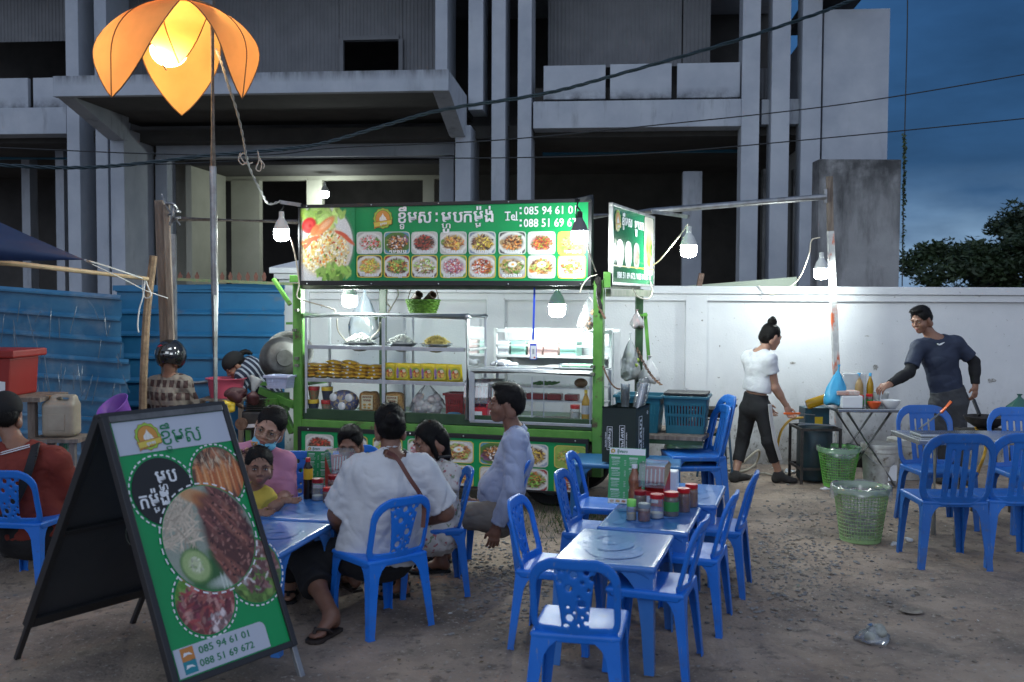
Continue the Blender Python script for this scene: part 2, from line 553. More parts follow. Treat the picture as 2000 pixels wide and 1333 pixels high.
def khmer(mb, F, items, u0, u1, v0, v1, w, offset=0.03, italic=0.0):
 """items: (base, [subscripts], [marks above], [marks below]); base letters fill v0..v1, the rest goes over and under"""
 lay, x = [], 0.0
 for it in items:
  base, subs, ups, lows = it
  vs, fs = glyph(base, offset, italic)
  a, b, c, d = gbox(vs)
  lay.append(([(p[0]-a+x, p[1], p[2]) for p in vs], fs))
  cx, wd = x+(b-a)/2, b-a
  yb = -0.06
  for sb in subs:
   v2, f2 = glyph(sb, offset*0.8, italic); e, g, _, hh = gbox(v2)
   k = 0.46; 
   lay.append(([((p[0]-(e+g)/2)*0.62+cx, p[1]*k+yb-0.586*k, p[2]+.0009) for p in v2], f2))
   yb -= 0.586*k+0.03
  for q in lows:
   v2, f2 = glyph(q, offset*0.8, italic); e, g, lo_, hh = gbox(v2)
   lay.append(([((p[0]-(e+g)/2)*1.2+cx, (p[1]-hh)*1.1+yb, p[2]+.0018) for p in v2], f2))
  yt = 0.65
  for q in ups:
   v2, f2 = glyph(q, offset*0.8, italic); e, g, lo_, hh = gbox(v2)
   lay.append(([((p[0]-(e+g)/2)*1.1+cx+wd*0.08, (p[1]-lo_)+yt, p[2]+.0018) for p in v2], f2))
   yt += 0.24
  x += wd+0.09
 tot = x-0.09
 for vs, fs in lay:
  mb.add([F.pt(u0+px_/tot*(u1-u0), v0+py_/0.586*(v1-v0), w+e_) for px_, py_, e_ in vs], fs)
def warp_grid(N, M, n):
 x, y = np.meshgrid(np.linspace(-1, 1, N), np.linspace(-1, 1, M))
 r = np.hypot(x, y)+1e-9; cx, cy = np.abs(x/r), np.abs(y/r)
 box = 1/np.maximum(np.maximum(cx, cy), 1e-9)
 rnd = (cx**n+cy**n)**(-1.0/n)
 k = rnd/box
 return x*k, y*k
def photo_into(mb, F, cu, cv, hw, hh, w, canvas, n=9.0):
 """a printed photograph: canvas (M,N,3) laid on a rounded shape centred at cu, cv"""
 M, N = canvas.shape[:2]
 gx, gy = warp_grid(N, M, n)
 vs = [F.pt(cu+gx[j, i]*hw, cv+gy[j, i]*hh, w) for j in range(M) for i in range(N)]
 fs = [(j*N+i, j*N+i+1, (j+1)*N+i+1, (j+1)*N+i) for j in range(M-1) for i in range(N-1)]
 ii = np.clip(((gx+1)/2*(N-1)).round().astype(int), 0, N-1); jj = np.clip(((gy+1)/2*(M-1)).round().astype(int), 0, M-1)
 cols = canvas[jj, ii].reshape(-1, 3)
 mb.add(vs, fs, [tuple(c) for c in cols])
class Canvas:
 def __init__(s, N, M, col, seed=0):
  s.r = np.random.default_rng(seed); s.N, s.M = N, M
  s.a = np.ones((M, N, 3))*np.array(col)
  s.y, s.x = np.meshgrid(np.linspace(-1, 1, M), np.linspace(-1, 1, N), indexing='ij')
 def ell(s, cx, cy, rx, ry, col, rot=0.0, soft=0.1):
  c, n = math.cos(rot), math.sin(rot)
  u, v = (s.x-cx)*c+(s.y-cy)*n, -(s.x-cx)*n+(s.y-cy)*c
  d = np.hypot(u/rx, v/ry)
  m = np.clip((1+soft-d)/(2*soft), 0, 1)[..., None]
  s.a = s.a*(1-m)+np.array(col)*m
 def bits(s, k, cx, cy, sp, size, cols, elong=2.0):
  for _ in range(k):
   t, q = s.r.uniform(0, 6.28), math.sqrt(s.r.uniform(0, 1))
   c = np.array(cols[s.r.integers(len(cols))])*s.r.uniform(0.6, 1.35)
   s.ell(cx+sp[0]*q*math.cos(t), cy+sp[1]*q*math.sin(t), size*elong*s.r.uniform(0.6, 1.3), size*s.r.uniform(0.6, 1.3), np.clip(c, 0, 0.95), s.r.uniform(0, 3.14), 0.25)
 def grain(s, amp):
  s.a = np.clip(s.a*(1+s.r.normal(0, amp, (s.M, s.N, 1))), 0, 0.95)
  return s.a
def sag(a, b, drop, n=14):
 a, b = V(a), V(b)
 return [a.lerp(b, i/n) - V((0, 0, drop*4*(i/n)*(1-i/n))) for i in range(n+1)]
def spline(pts, n=8):
 """catmull-rom through points"""
 P = [V(p) for p in pts]; P = [P[0]*2-P[1]] + P + [P[-1]*2-P[-2]]
 out = []
 for i in range(1, len(P)-2):
  for j in range(n):
   t = j/n
   out.append(0.5*((2*P[i]) + (P[i+1]-P[i-1])*t + (2*P[i-1]-5*P[i]+4*P[i+1]-P[i+2])*t*t + (3*P[i]-P[i-1]-3*P[i+1]+P[i+2])*t**3))
 out.append(P[-2])
 return out
# --- materials of the setting
def plaster(name, c, c2, ns=1.2):
 return mat(name, c, rough=0.85, col2=c2, nscale=ns, bump=0.25, bscale=60)
M_ground = mat('dirt', (0.245, 0.182, 0.135), rough=0.95, col2=(0.40, 0.31, 0.24), nscale=1.1, bump=0.9, bscale=55, detail=10)
layer(M_ground, (0.085, 0.075, 0.07), scale=1.3, lo=0.46, hi=0.66, detail=10, amount=.75)
layer(M_ground, (0.10, 0.08, 0.065), scale=7, lo=0.55, hi=0.66, detail=8, amount=.7)
layer(M_ground, (0.36, 0.32, 0.28), scale=38, lo=0.60, hi=0.68, detail=3)
layer(M_ground, (0.05, 0.045, 0.04), scale=24, lo=0.62, hi=0.70, detail=4)
M_concrete = plaster('building_paint', (0.33, 0.365, 0.42), (0.43, 0.465, 0.51))
layer(M_concrete, (0.12, 0.125, 0.13), scale=2.2, lo=0.60, hi=0.82, stretch=(1, 1, 0.25), amount=0.6)
M_beam = plaster('beam_paint', (0.33, 0.365, 0.42), (0.43, 0.465, 0.51))
layer(M_beam, (0.07, 0.075, 0.075), scale=5, lo=0.54, hi=0.78, stretch=(1, 1, 0.2), amount=0.6, detail=9)
M_dark_in = mat('raw_interior', (0.05, 0.048, 0.046), rough=0.9, col2=(0.075, 0.072, 0.068), nscale=1.5)  # unfinished interior and soffits, their shade put into the dark base colour
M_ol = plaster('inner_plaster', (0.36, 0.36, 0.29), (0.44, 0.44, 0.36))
M_corr = mat('corrugated_grey', (0.17, 0.18, 0.195), rough=0.7, col2=(0.21, 0.22, 0.235), nscale=2)
M_grime = plaster('grimy_concrete', (0.22, 0.225, 0.23), (0.33, 0.335, 0.34), 1.1)
layer(M_grime, (0.035, 0.037, 0.04), scale=2.0, lo=0.44, hi=0.68, stretch=(1.3, 1.3, 0.3), amount=0.9, detail=10)
layer(M_grime, (0.03, 0.032, 0.034), scale=5, lo=0.35, hi=0.6, zfade=(3.8, 3.0), detail=9, amount=.9)
M_wall = plaster('wall_whitewash', (0.56, 0.575, 0.60), (0.66, 0.67, 0.685), 0.9)
layer(M_wall, (0.30, 0.29, 0.28), scale=3.0, lo=0.47, hi=0.72, stretch=(1, 1, 0.5), zfade=(0.05, 1.0), amount=0.85)
layer(M_wall, (0.06, 0.055, 0.05), scale=14, lo=0.58, hi=0.66, zfade=(0.0, 0.75), detail=8)
layer(M_wall, (0.10, 0.085, 0.07), scale=3.2, lo=0.46, hi=0.68, zfade=(0.0, 0.42), detail=8, amount=0.9)
layer(M_wall, (0.16, 0.145, 0.125), scale=2.4, lo=0.28, hi=0.60, zfade=(0.0, 0.70), detail=9, amount=.9)
layer(M_wall, (0.07, 0.055, 0.045), scale=26, lo=0.60, hi=0.66, zfade=(0.15, .85), stretch=(1, 1, .6), detail=6, amount=.7)
layer(M_wall, (0.22, 0.21, 0.2), scale=20, lo=0.70, hi=0.74, detail=3)
M_blue = mat('blue_sheet_metal', (0.014, 0.105, 0.225), rough=0.4, col2=(0.022, 0.145, 0.30), nscale=2.5, bump=0.05)
layer(M_blue, (0.12, 0.13, 0.15), scale=3.0, lo=0.60, hi=0.75, stretch=(1, 1, 2))
M_blue2 = mat('scuffed_blue_sheet', (0.022, 0.13, 0.265), rough=0.36, col2=(0.055, 0.19, 0.33), nscale=3)
layer(M_blue2, (0.20, 0.26, 0.33), scale=2.4, lo=0.46, hi=0.66, detail=10, amount=0.8)
M_cable = mat('cable_rubber', (0.012, 0.014, 0.016), rough=0.5)
M_cream_wire = mat('cream_flex', (0.55, 0.50, 0.40), rough=0.5)
M_steel = mat('galvanised_steel', (0.42, 0.43, 0.44), rough=0.42, metal=0.85, col2=(0.26, 0.25, 0.24), nscale=9)
M_wood = mat('weathered_wood', (0.13, 0.10, 0.08), rough=0.85, col2=(0.27, 0.22, 0.18), nscale=5, stretch=(6, 6, 0.7), bump=0.5, bscale=25)
M_bark = mat('rough_branch', (0.16, 0.11, 0.07), rough=0.9, col2=(0.30, 0.21, 0.13), nscale=14, bump=0.7, bscale=40)
M_bamboo = mat('bamboo', (0.42, 0.30, 0.16), rough=0.5, col2=(0.55, 0.42, 0.25), nscale=6)
M_rope = mat('white_rope', (0.62, 0.62, 0.60), rough=0.8)
M_leaf = mat('tree_leaf', (0.018, 0.036, 0.012), rough=0.6, col2=(0.04, 0.07, 0.022), nscale=1.2)
M_leaf2 = mat('tree_leaf_dark', (0.013, 0.028, 0.010), rough=0.6, col2=(0.03, 0.055, 0.02), nscale=1.2)
M_trunk = mat('tree_trunk', (0.09, 0.07, 0.055), rough=0.9)
# --- ground
def n2(x, y, s):
 return math.sin(x*s+1.3*math.sin(y*s*0.7+s))*math.cos(y*s*1.1+0.8*math.sin(x*s*0.6-s))
def ground_z(x, y):
 return 0.007*n2(x, y, 2.1)+0.005*n2(x, y, 6.3)+0.0045*n2(x+.3*n2(x, y, 4), y, 17.0)+0.003*n2(x, y+.2*n2(y, x, 9), 31.0)
gx = [-1500, -300, -80, -30, -14, -9] + list(np.linspace(-6.5, 6.5, 200)) + [9, 14, 30, 80, 300, 1500]
gy = [-1500, -200, -30, -5, 0] + list(np.linspace(2.2, 10.6, 150)) + [12, 15, 20, 30, 60, 200, 1500]
gv = [(x, y, ground_z(x, y) if abs(x) < 6.6 and 2 < y < 10.7 else -0.01) for y in gy for x in gx]
gf = [(j*len(gx)+i, j*len(gx)+i+1, (j+1)*len(gx)+i+1, (j+1)*len(gx)+i) for j in range(len(gy)-1) for i in range(len(gx)-1)]
g = link_mesh('ground', fast_mesh('ground', gv, gf), M_ground)
tag(g, 'bare brown dirt yard strewn with grit, in front of the white wall', 'ground', kind='structure')
def pebble(mb, x, y, z, r, rnd):
 vs = []
 for (a, b, c) in ((1, 0, 0), (-1, 0, 0), (0, 1, 0), (0, -1, 0), (0, 0, 1), (0, 0, -1), (.6, .6, .5), (-.6, .6, .5), (.6, -.6, .5), (-.6, -.6, .5)):
  k = r*rnd.uniform(0.65, 1.25)
  vs.append((x+a*k, y+b*k*0.85, z+c*k*0.6))
 mb.add(vs, [(4, 6, 7), (4, 7, 9), (4, 9, 8), (4, 8, 6), (0, 2, 6), (2, 7, 6), (2, 1, 7), (1, 9, 7), (1, 3, 9), (3, 8, 9), (3, 0, 8), (0, 6, 8)])
rnd = random.Random(3)
gm, gm2 = MB(), MB()
spots = [(930, 1100, .55, 420), (1040, 1120, .4, 420), (1010, 1180, .5, 300), (1530, 1080, .6, 620), (1600, 1010, .6, 300), (1480, 1160, .5, 360), (1650, 1150, .7, 150), (1390, 930, .5, 220), (1120, 1040, .4, 150)]
for px, py, s_, k in spots:
 c = gz(px, py)
 for _ in range(k):
  x, y = rnd.gauss(c.x, s_*0.55), rnd.gauss(c.y, s_*0.6)
  pebble(gm if rnd.random() < .7 else gm2, x, y, ground_z(x, y)+.002, rnd.choice((.006, .008, .010, .013, .017)), rnd)
for _ in range(2400):
 x, y = rnd.uniform(-4.5, 5), rnd.uniform(3.2, 10)
 pebble(gm if rnd.random() < .5 else gm2, x, y, ground_z(x, y), rnd.choice((.004, .005, .007, .009, .014)), rnd)
M_stone = mat('grey_stone', (0.15, 0.145, 0.14), rough=0.85, col2=(0.27, 0.26, 0.25), nscale=9)
M_stone2 = mat('tan_stone', (0.15, 0.125, 0.10), rough=0.9, col2=(0.30, 0.26, 0.21), nscale=9)
gm.build('gravel', M_stone, label='loose grey gravel scattered in patches over the dirt', cat='gravel', kind='stuff')
gm2.build('gravel', M_stone2, label='small tan pebbles and clods scattered over the dirt', cat='gravel', kind='stuff')
gr = MB()
for px, py, s_, k in ((1125, 1010, .25, 420), (1090, 1040, .25, 160), (1150, 1030, .2, 160)):
 c = gz(px, py)
 for _ in range(k):
  x, y = rnd.gauss(c.x, s_), rnd.gauss(c.y, s_*.7); a = rnd.uniform(0, 6.28); h = rnd.uniform(.03, .09); l = rnd.uniform(-.04, .04)
  gr.add([(x-.003*math.cos(a), y-.003*math.sin(a), 0), (x+.003*math.cos(a), y+.003*math.sin(a), 0), (x+l, y+l*.5, h)], [(0, 1, 2)])
gr.build('grass', mat('grass_blade', (0.05, 0.10, 0.025), rough=0.7), label='short grass tufts growing at the foot of the food cart', cat='grass', kind='stuff')
# --- unfinished concrete building behind the wall
BA = R_(5.5)
BF = Frame((0, 18, 0), (math.cos(BA), -math.sin(BA), 0), (0, 0, 1))
bld = thing('concrete_building', 'unfinished two-storey grey concrete building with tall fins and a canopy behind the wall', 'building', (0, 18, 0), -BA)
def bu(px, py=300): return BF.px(px, py)[0]
def bv(py, px=1000): return BF.px(px, py)[1]
def bbox(mb, x0, x1, y0, y1, w0, w1, py=None):
 """a block whose front face covers photo columns x0..x1 and rows y0..y1 on the facade; w = metres towards the camera"""
 ym = (y0+y1)/2
 u0, u1 = BF.px(x0, ym)[0], BF.px(x1, ym)[0]
 v0, v1 = BF.px((x0+x1)/2, y1)[1], BF.px((x0+x1)/2, y0)[1]
 k = 1.0 - w1/18.0    # keep the outline where it was seen when the face sits nearer
 u0, u1 = u0*k, u1*k; v0, v1 = 1.7+(v0-1.7)*k, 1.7+(v1-1.7)*k
 return mb.fbox(BF, u0, u1, v0, v1, w0, w1)
for (x0, x1, top, bot, wf, wb) in ((129, 154, -250, 600, 0, -1.0), (185, 209, -250, 600, 0, -.9), (850, 874, -250, 170, 0, -1.0), (915, 944, -250, 215, 0.0, -.7),
        (960, 987, -250, 600, 0, -.8), (1011, 1038, -250, 600, 0, -.9), (1449, 1484, -250, 600, 0, -.5), (1507, 1543, -250, 600, 0, -.5), (1566, 1604, -250, 600, 0, -.5)):
 b = MB(); bbox(b, x0, x1, top, bot, wb, wf); b.build('fin', M_concrete, bld, bev=.012)
for (x0, x1, y0) in ((218, 245, 250), (890, 920, 245)):
 b = MB(); bbox(b, x0, x1, y0, 600, -1.1, .12); b.build('column', M_concrete, bld, bev=.012)
b = MB(); bbox(b, -500, 129, 214, 265, -.5, -.03); b.build('edge_beam', M_beam, bld, bev=.01)
b = MB(); bbox(b, 1041, 1448, 196, 249, -.5, -.03); b.build('edge_beam', M_beam, bld, bev=.01)
b = MB(); bbox(b, 1485, 1566, 194, 243, -.7, -.25); b.build('edge_beam', M_beam, bld, bev=.01)
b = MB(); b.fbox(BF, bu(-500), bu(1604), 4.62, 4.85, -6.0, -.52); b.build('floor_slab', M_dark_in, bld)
b = MB(); b.fbox(BF, bu(-500), bu(1604), 8.3, 8.6, -6.2, .6); b.build('roof_slab', M_beam, bld)
M_pan = plaster('panel_paint', (0.34, 0.375, 0.43), (0.43, 0.465, 0.51)); zp_ = bv(194, 1250); layer(M_pan, (0.04, 0.043, 0.047), scale=4, lo=.36, hi=.62, zfade=(zp_, zp_+.22), detail=9, amount=.9)
for (x0, x1, y0, y1) in ((-90, -12, 154, 216), (-8, 54, 153, 214), (64, 128, 152, 213), (1061, 1182, 128, 196), (1191, 1311, 125, 195), (1322, 1445, 123, 193)):
 b = MB(); bbox(b, x0, x1, y0, y1-2, -.16, -.06); b.build('balcony_panel', M_pan, bld, bev=.01)
for x0, x1, y0, y1 in ((-500, 129, 190, 216), (1041, 1448, 170, 198)):
 b = MB(); bbox(b, x0, x1, y0, y1, -.5, -.3); b.build('balcony_kerb', M_dark_in, bld)
def corrugated(mb, x0, x1, y0, y1, w, pitch=.075, d=.009):
 u0, u1 = BF.px(x0, 100)[0], BF.px(x1, 100)[0]; v0, v1 = bv(y1), bv(y0)
 k = 1.0 - w/18.0
 u0, u1 = u0*k, u1*k; v0, v1 = 1.7+(v0-1.7)*k, 1.7+(v1-1.7)*k
 n = max(2, int((u1-u0)/pitch)); vs, fs = [], []
 for i in range(n+1):
  for q, (du, dw) in enumerate(((0, 0), (.45, 0), (.6, d), (.88, d))):
   u = u0+(u1-u0)*(i+du)/(n+1)
   vs += [BF.pt(u, v0, w+dw), BF.pt(u, v1, w+dw)]
 for i in range(len(vs)//2-1): fs.append((2*i, 2*i+2, 2*i+3, 2*i+1))
 mb.add(vs, fs)
for r in ((-300, 130, -250, 62), (232, 648, -250, 160), (648, 772, -250, 76), (772, 852, -250, 160), (1055, 1316, -250, 135), (1318, 1372, -250, 135), (1372, 1456, -250, 8), (1440, 1510, 142, 200)):
 b = MB(); corrugated(b, *r, -1.6); b.build('cladding_sheet', M_corr, bld)
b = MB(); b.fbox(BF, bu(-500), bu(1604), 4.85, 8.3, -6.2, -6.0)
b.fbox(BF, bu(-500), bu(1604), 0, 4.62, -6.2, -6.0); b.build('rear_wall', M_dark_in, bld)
b = MB()
for (x0, x1, y0, y1) in ((648, 656, 76, 150), (764, 772, 76, 150), (656, 764, 70, 78)):
 bbox(b, x0, x1, y0, y1, -1.62, -1.52)
b.build('door_frame', M_corr, bld)
b = MB(); bbox(b, 295, 878, 264, 306, -1.4, -1.0); bbox(b, 295, 318, 306, 600, -1.4, -1.0); bbox(b, 848, 876, 306, 600, -1.4, -1.0)
b.build('portal', M_concrete, bld, bev=.01)
b = MB(); bbox(b, 316, 850, 306, 352, -3.4, -3.2)
for (x0, x1) in ((318, 362), (425, 480), (572, 602), (798, 820)):
 bbox(b, x0, x1, 350, 600, -3.4, -3.2)
b.build('inner_wall', M_ol, bld)
b = MB(); b.fbox(BF, bu(300), bu(312), 0, 4.3, -3.2, -1.4); b.build('side_wall', M_ol, bld)
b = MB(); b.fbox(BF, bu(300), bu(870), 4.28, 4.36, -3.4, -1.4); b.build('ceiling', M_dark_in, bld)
b = MB(); bbox(b, 1320, 1357, 335, 600, -1.6, -1.3); b.build('pillar', M_beam, bld)
for x0, x1 in ((1484, 1508), (1543, 1567)):
 b = MB(); bbox(b, x0, x1, 330, 600, -.7, -.45); b.build('infill_wall', M_grime, bld)
M_pipe = mat('blue_pipe', (0.03, 0.16, 0.26), rough=0.4)
for (x0, y0, x1, y1) in ((1055, 291, 1450, 284), (-60, 300, 132, 300)):
 b = MB(); p, q = BF.px(x0, y0), BF.px(x1, y1); b.tube([BF.pt(*p, -.7), BF.pt(*q, -.7)], .035); b.build('pipe', M_pipe, bld, smooth=True)
b = MB(); bbox(b, 1055, 1449, 251, 262, -.9, -.6); b.build('ceiling_edge', M_dark_in, bld)
for x, w in ((30, -2.5), (105, -1.4)):
 b = MB(); bbox(b, x-8, x+8, 265, 600, w-.3, w); b.build('pillar', M_beam, bld)
b = MB(); bbox(b, 1604, 1732, 18, 600, -5.5, -.08); b.build('end_wall', M_concrete, bld, bev=.01)
b = MB(); b.fbox(BF, BF.px(1600, 10)[0], BF.px(1700, 10)[0], 7.02, 7.25, -3, .7); b.build('roof_overhang', M_dark_in, bld)
CW = 2.05
def cpt(px, py, w):
 k = BF.O + BF.ez*w
 return Frame(k, BF.ex, BF.ey, BF.ez)
CFr = cpt(0, 0, CW)
cl, cr_ = CFr.px(103, 170)[0], CFr.px(876, 155)[0]
z0, z1 = (CFr.px(500, 183)[1]), (CFr.px(500, 142)[1])
b = MB(); b.fbox(BF, cl, cr_, z0, z1, CW-.14, CW); M_fas = plaster('fascia_paint', (0.33, 0.365, 0.42), (0.43, 0.465, 0.51)); layer(M_fas, (0.05, 0.052, 0.055), scale=6, lo=.34, hi=.62, stretch=(1, 1, .15), zfade=(z1, z1-.17), detail=9, amount=.85); layer(M_fas, (0.10, 0.105, 0.11), scale=1.2, lo=.55, hi=.7, stretch=(1, 1, .2), amount=.5)
b.build('canopy_fascia', M_fas, bld, bev=.01)
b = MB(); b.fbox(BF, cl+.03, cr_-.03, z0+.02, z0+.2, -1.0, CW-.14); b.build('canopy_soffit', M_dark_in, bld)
for (u0, u1) in ((cl, cl+.28), (cr_-.28, cr_)):
 F2 = Frame(BF.pt(u0, 0, 0), BF.ez, (0, 0, 1), BF.ex)
 prof = [(CW-.16, z0+.003), (CW-.16, z1-.01), (-.02, z1-.01), (-.02, z0-.42), (.25, z0-.42)]
 b = MB(); b.prism(prof, F2, 0, u1-u0); b.build('canopy_bracket', M_beam, bld, bev=.01)
M_bulb = mat('lit_diffuser', (0.9, 0.9, 0.9), rough=0.4, emit=(0.90, 1.0, 0.97), estr=BULB_E)
M_bulb_body = mat('bulb_housing', (0.55, 0.56, 0.55), rough=0.5)
def led_bulb(c, r, label, group='hanging LED bulbs lit at dusk', dark=False):
 """c = middle of the lit dome"""
 t = thing('light_bulb', label, 'bulb', (c.x, c.y, c.z-r), 0, group)
 b = MB(); b.lathe([(r*.98, .55*r), (r, .35*r), (r, -.35*r), (r*.9, -.72*r), (r*.6, -.93*r), (r*.05, -1.0*r)], 20, c); b.build('diffuser', M_bulb, t, smooth=True)
 hm = M_cable if dark else M_bulb_body
 b = MB(); b.lathe([(r*1.0, .56*r), (r*.98, .85*r), (r*.72, 1.5*r), (r*.42, 1.95*r), (r*.36, 2.15*r)], 20, c); b.build('housing', mat('grey_housing', (0.16, 0.165, 0.17), rough=.5) if dark else M_bulb_body, t, smooth=True)
 b = MB(); b.lathe([(r*.36, 2.15*r), (r*.34, 2.9*r), (r*.1, 2.95*r)], 14, c); b.build('socket', hm, t, smooth=True)
 return t
p = BF.px(556, 351); c = BF.pt(*p, -2.6)
led_bulb(c, .085, 'small lit bulb hanging inside the dark building, above the banner', group=None)
GF = Frame((0, 15, 0), (1, 0, 0), (0, 0, 1))
(u0, v1), (u1, _) = GF.px(1600, 311), GF.px(1761, 311)
b = MB(); b.fbox(GF, u0, u1, 0, v1, -.35, 0)
b.build('concrete_block', M_grime, label='grimy streaked grey concrete block standing at the right end of the building', cat='concrete block', bev=.015)
# --- white boundary wall
WY = 10.1
WF = Frame((0, WY, 0), (1, 0, 0), (0, 0, 1))
wall = thing('boundary_wall', 'long whitewashed masonry wall with pilasters and coping, stained at its foot', 'wall', (0, WY, 0))
wx = lambda px: WF.px(px, 700)[0]
b = MB(); b.fbox(WF, wx(545), wx(2600), -.1, 1.73, -.22, -.03); b.build('wall_panel', M_wall, wall)
for (x0, x1) in ((1338, 1380), (560, 602), (2120, 2162), (950, 985)):
 b = MB(); b.fbox(WF, wx(x0), wx(x1), -.1, 1.725, -.2, .012); b.build('pilaster', M_wall, wall, bev=.006)
b = MB(); b.fbox(WF, wx(545), wx(2600), 1.665, 1.732, -.2, .009); b.build('top_band', M_wall, wall, bev=.004)
b = MB(); b.fbox(WF, wx(545), wx(2600), 1.735, 1.815, -.26, .035); b.build('coping', M_wall, wall, bev=.008)
pier = thing('gate_pier', 'white gate pier with a stepped cap at the left end of the white wall', 'pier', (wx(572), WY+.1, 0))
b = MB(); b.fbox(WF, wx(548), wx(606), 0, 1.86, -.34, .06); b.build('shaft', M_wall, pier, bev=.006)
b = MB(); b.fbox(WF, wx(540), wx(614), 1.862, 1.92, -.38, .10); b.fbox(WF, wx(533), wx(621), 1.922, 1.98, -.42, .14); b.build('cap', M_wall, pier, bev=.006)
b = MB()
P = [WF.pt(u, 1.982, w) for u, w in ((wx(534), .13), (wx(620), .13), (wx(620), -.41), (wx(534), -.41))] + [WF.pt(wx(577), 2.06, -.14)]
b.add(P, [(0, 1, 4), (1, 2, 4), (2, 3, 4), (3, 0, 4), (3, 2, 1, 0)]); b.build('cap_top', M_wall, pier)
M_chip = mat('chipped_plaster', (0.16, 0.15, 0.14), rough=0.95, col2=(0.5, 0.5, 0.48), nscale=60)
for k, (px, py, w, h) in enumerate(((1549, 710, .04, .018), (1695, 657, .035, .008), (1712, 718, .03, .05), (1938, 744, .06, .035))):
 u, v = WF.px(px, py); b = MB(); r = random.Random(k+20)
 pts = [WF.pt(u+math.cos(a*.57)*w*r.uniform(.5, 1), v+math.sin(a*.57)*h*r.uniform(.4, 1), -.027) for a in range(11)]
 b.poly(pts); b.build('plaster_chip', M_chip, wall)
rf = MB()
RF = Frame((0, 10.9, 0), (1, 0, 0), (0, 0, 1))
A = [RF.px(1255, 566), RF.px(1556, 541), RF.px(1562, 562)]
pa, pb_, pc = RF.pt(*A[0]), RF.pt(*A[1]), RF.pt(*A[2])
rf.add([pa, pb_, pb_+V((.05, .5, -.02)), pa+V((0, .5, -.02)), pa-V((0, 0, .03)), pb_-V((0, 0, .11)), pb_+V((.05, .5, -.12)), pa+V((0, .5, -.05))],
  [(0, 1, 2, 3), (4, 7, 6, 5), (0, 4, 5, 1), (1, 5, 6, 2), (2, 6, 7, 3), (3, 7, 4, 0)])
rf.build('roof_sheet', mat('pale_green_sheet', (0.40, 0.46, 0.36), rough=.5), label='pale green sheet-metal lean-to roof edge rising just behind the wall coping', cat='roof')
b = MB(); q = WF.px(1369, 551); c = WF.pt(q[0], 1.815, -.1); b.bar(c, c+V((.025, 0, .13)), .05, .05)
b.build('steel_stub', mat('rusty_steel', (0.10, 0.06, 0.045), rough=.8, col2=(.2, .13, .1), nscale=20), label='short rusty steel stub standing on the wall coping', cat='bracket')
# --- trees beyond the wall
def tree(cx, cy_, h, rad, m, label, seed, group='dark trees beyond the wall', low=.25):
 r = np.random.default_rng(seed)
 t = thing('tree', label, 'tree', (cx, cy_, 0), 0, group)
 b = MB(); top = V((cx, cy_, h*.62))
 b.tube([(cx, cy_, -.1), (cx+.1, cy_, h*.3), top], [h*.035, h*.026, h*.014], 8)
 for k in range(7):
  a = r.uniform(0, 6.28); st = V((cx, cy_, h*r.uniform(.28, .55)))
  b.tube([st, st+V((math.cos(a)*rad*.4, math.sin(a)*rad*.4, h*.16)), st+V((math.cos(a)*rad*.85, math.sin(a)*rad*.85, h*.22))], [h*.012, h*.008, h*.003], 5)
 b.build('trunk', M_trunk, t, smooth=True)
 vs, fs = [], []
 nc = 62
 for k in range(nc):
  a, q = r.uniform(0, 6.28), math.sqrt(r.uniform(.05, 1))
  zz = r.uniform(low, 1)
  env = math.sqrt(max(.05, 1-((zz-.55)/.5)**2))
  c = np.array([cx+math.cos(a)*q*rad*env, cy_+math.sin(a)*q*rad*env, h*zz])
  cr = rad*r.uniform(.16, .30)
  nl = 230
  d = r.normal(size=(nl, 3)); d /= np.linalg.norm(d, axis=1)[:, None]
  p = c + d*cr*(r.uniform(.3, 1, (nl, 1)))*np.array([1.25, 1.25, .7])
  for i in range(nl):
   ax = r.normal(size=3); ax[2] *= .5; ax /= np.linalg.norm(ax)
   bx = np.cross(ax, r.normal(size=3)); bx /= np.linalg.norm(bx)
   s1, s2 = .11*r.uniform(.5, 1.3), .04*r.uniform(.6, 1.2)
   k0 = len(vs); vs += [p[i]-ax*s1, p[i]+bx*s2, p[i]+ax*s1, p[i]-bx*s2]; fs.append((k0, k0+1, k0+2, k0+3))
 link_mesh('crown', fast_mesh('crown', vs, fs, False), m, t)
 return t
tree(13.6, 30, 3.3, 2.1, M_leaf, 'bushy dark tree beyond the wall, nearest the concrete block', 1, low=.1)
tree(15.6, 29, 3.7, 1.9, M_leaf2, 'dark low tree beyond the wall, between the two taller ones', 2, low=.1)
tree(16.4, 31, 4.4, 2.3, M_leaf2, 'tallest dark tree beyond the wall, at the right edge', 3, low=.1)
tree(20.5, 33, 4.6, 3.0, M_leaf, 'dark tree beyond the wall, cut by the right edge', 5, low=.1)
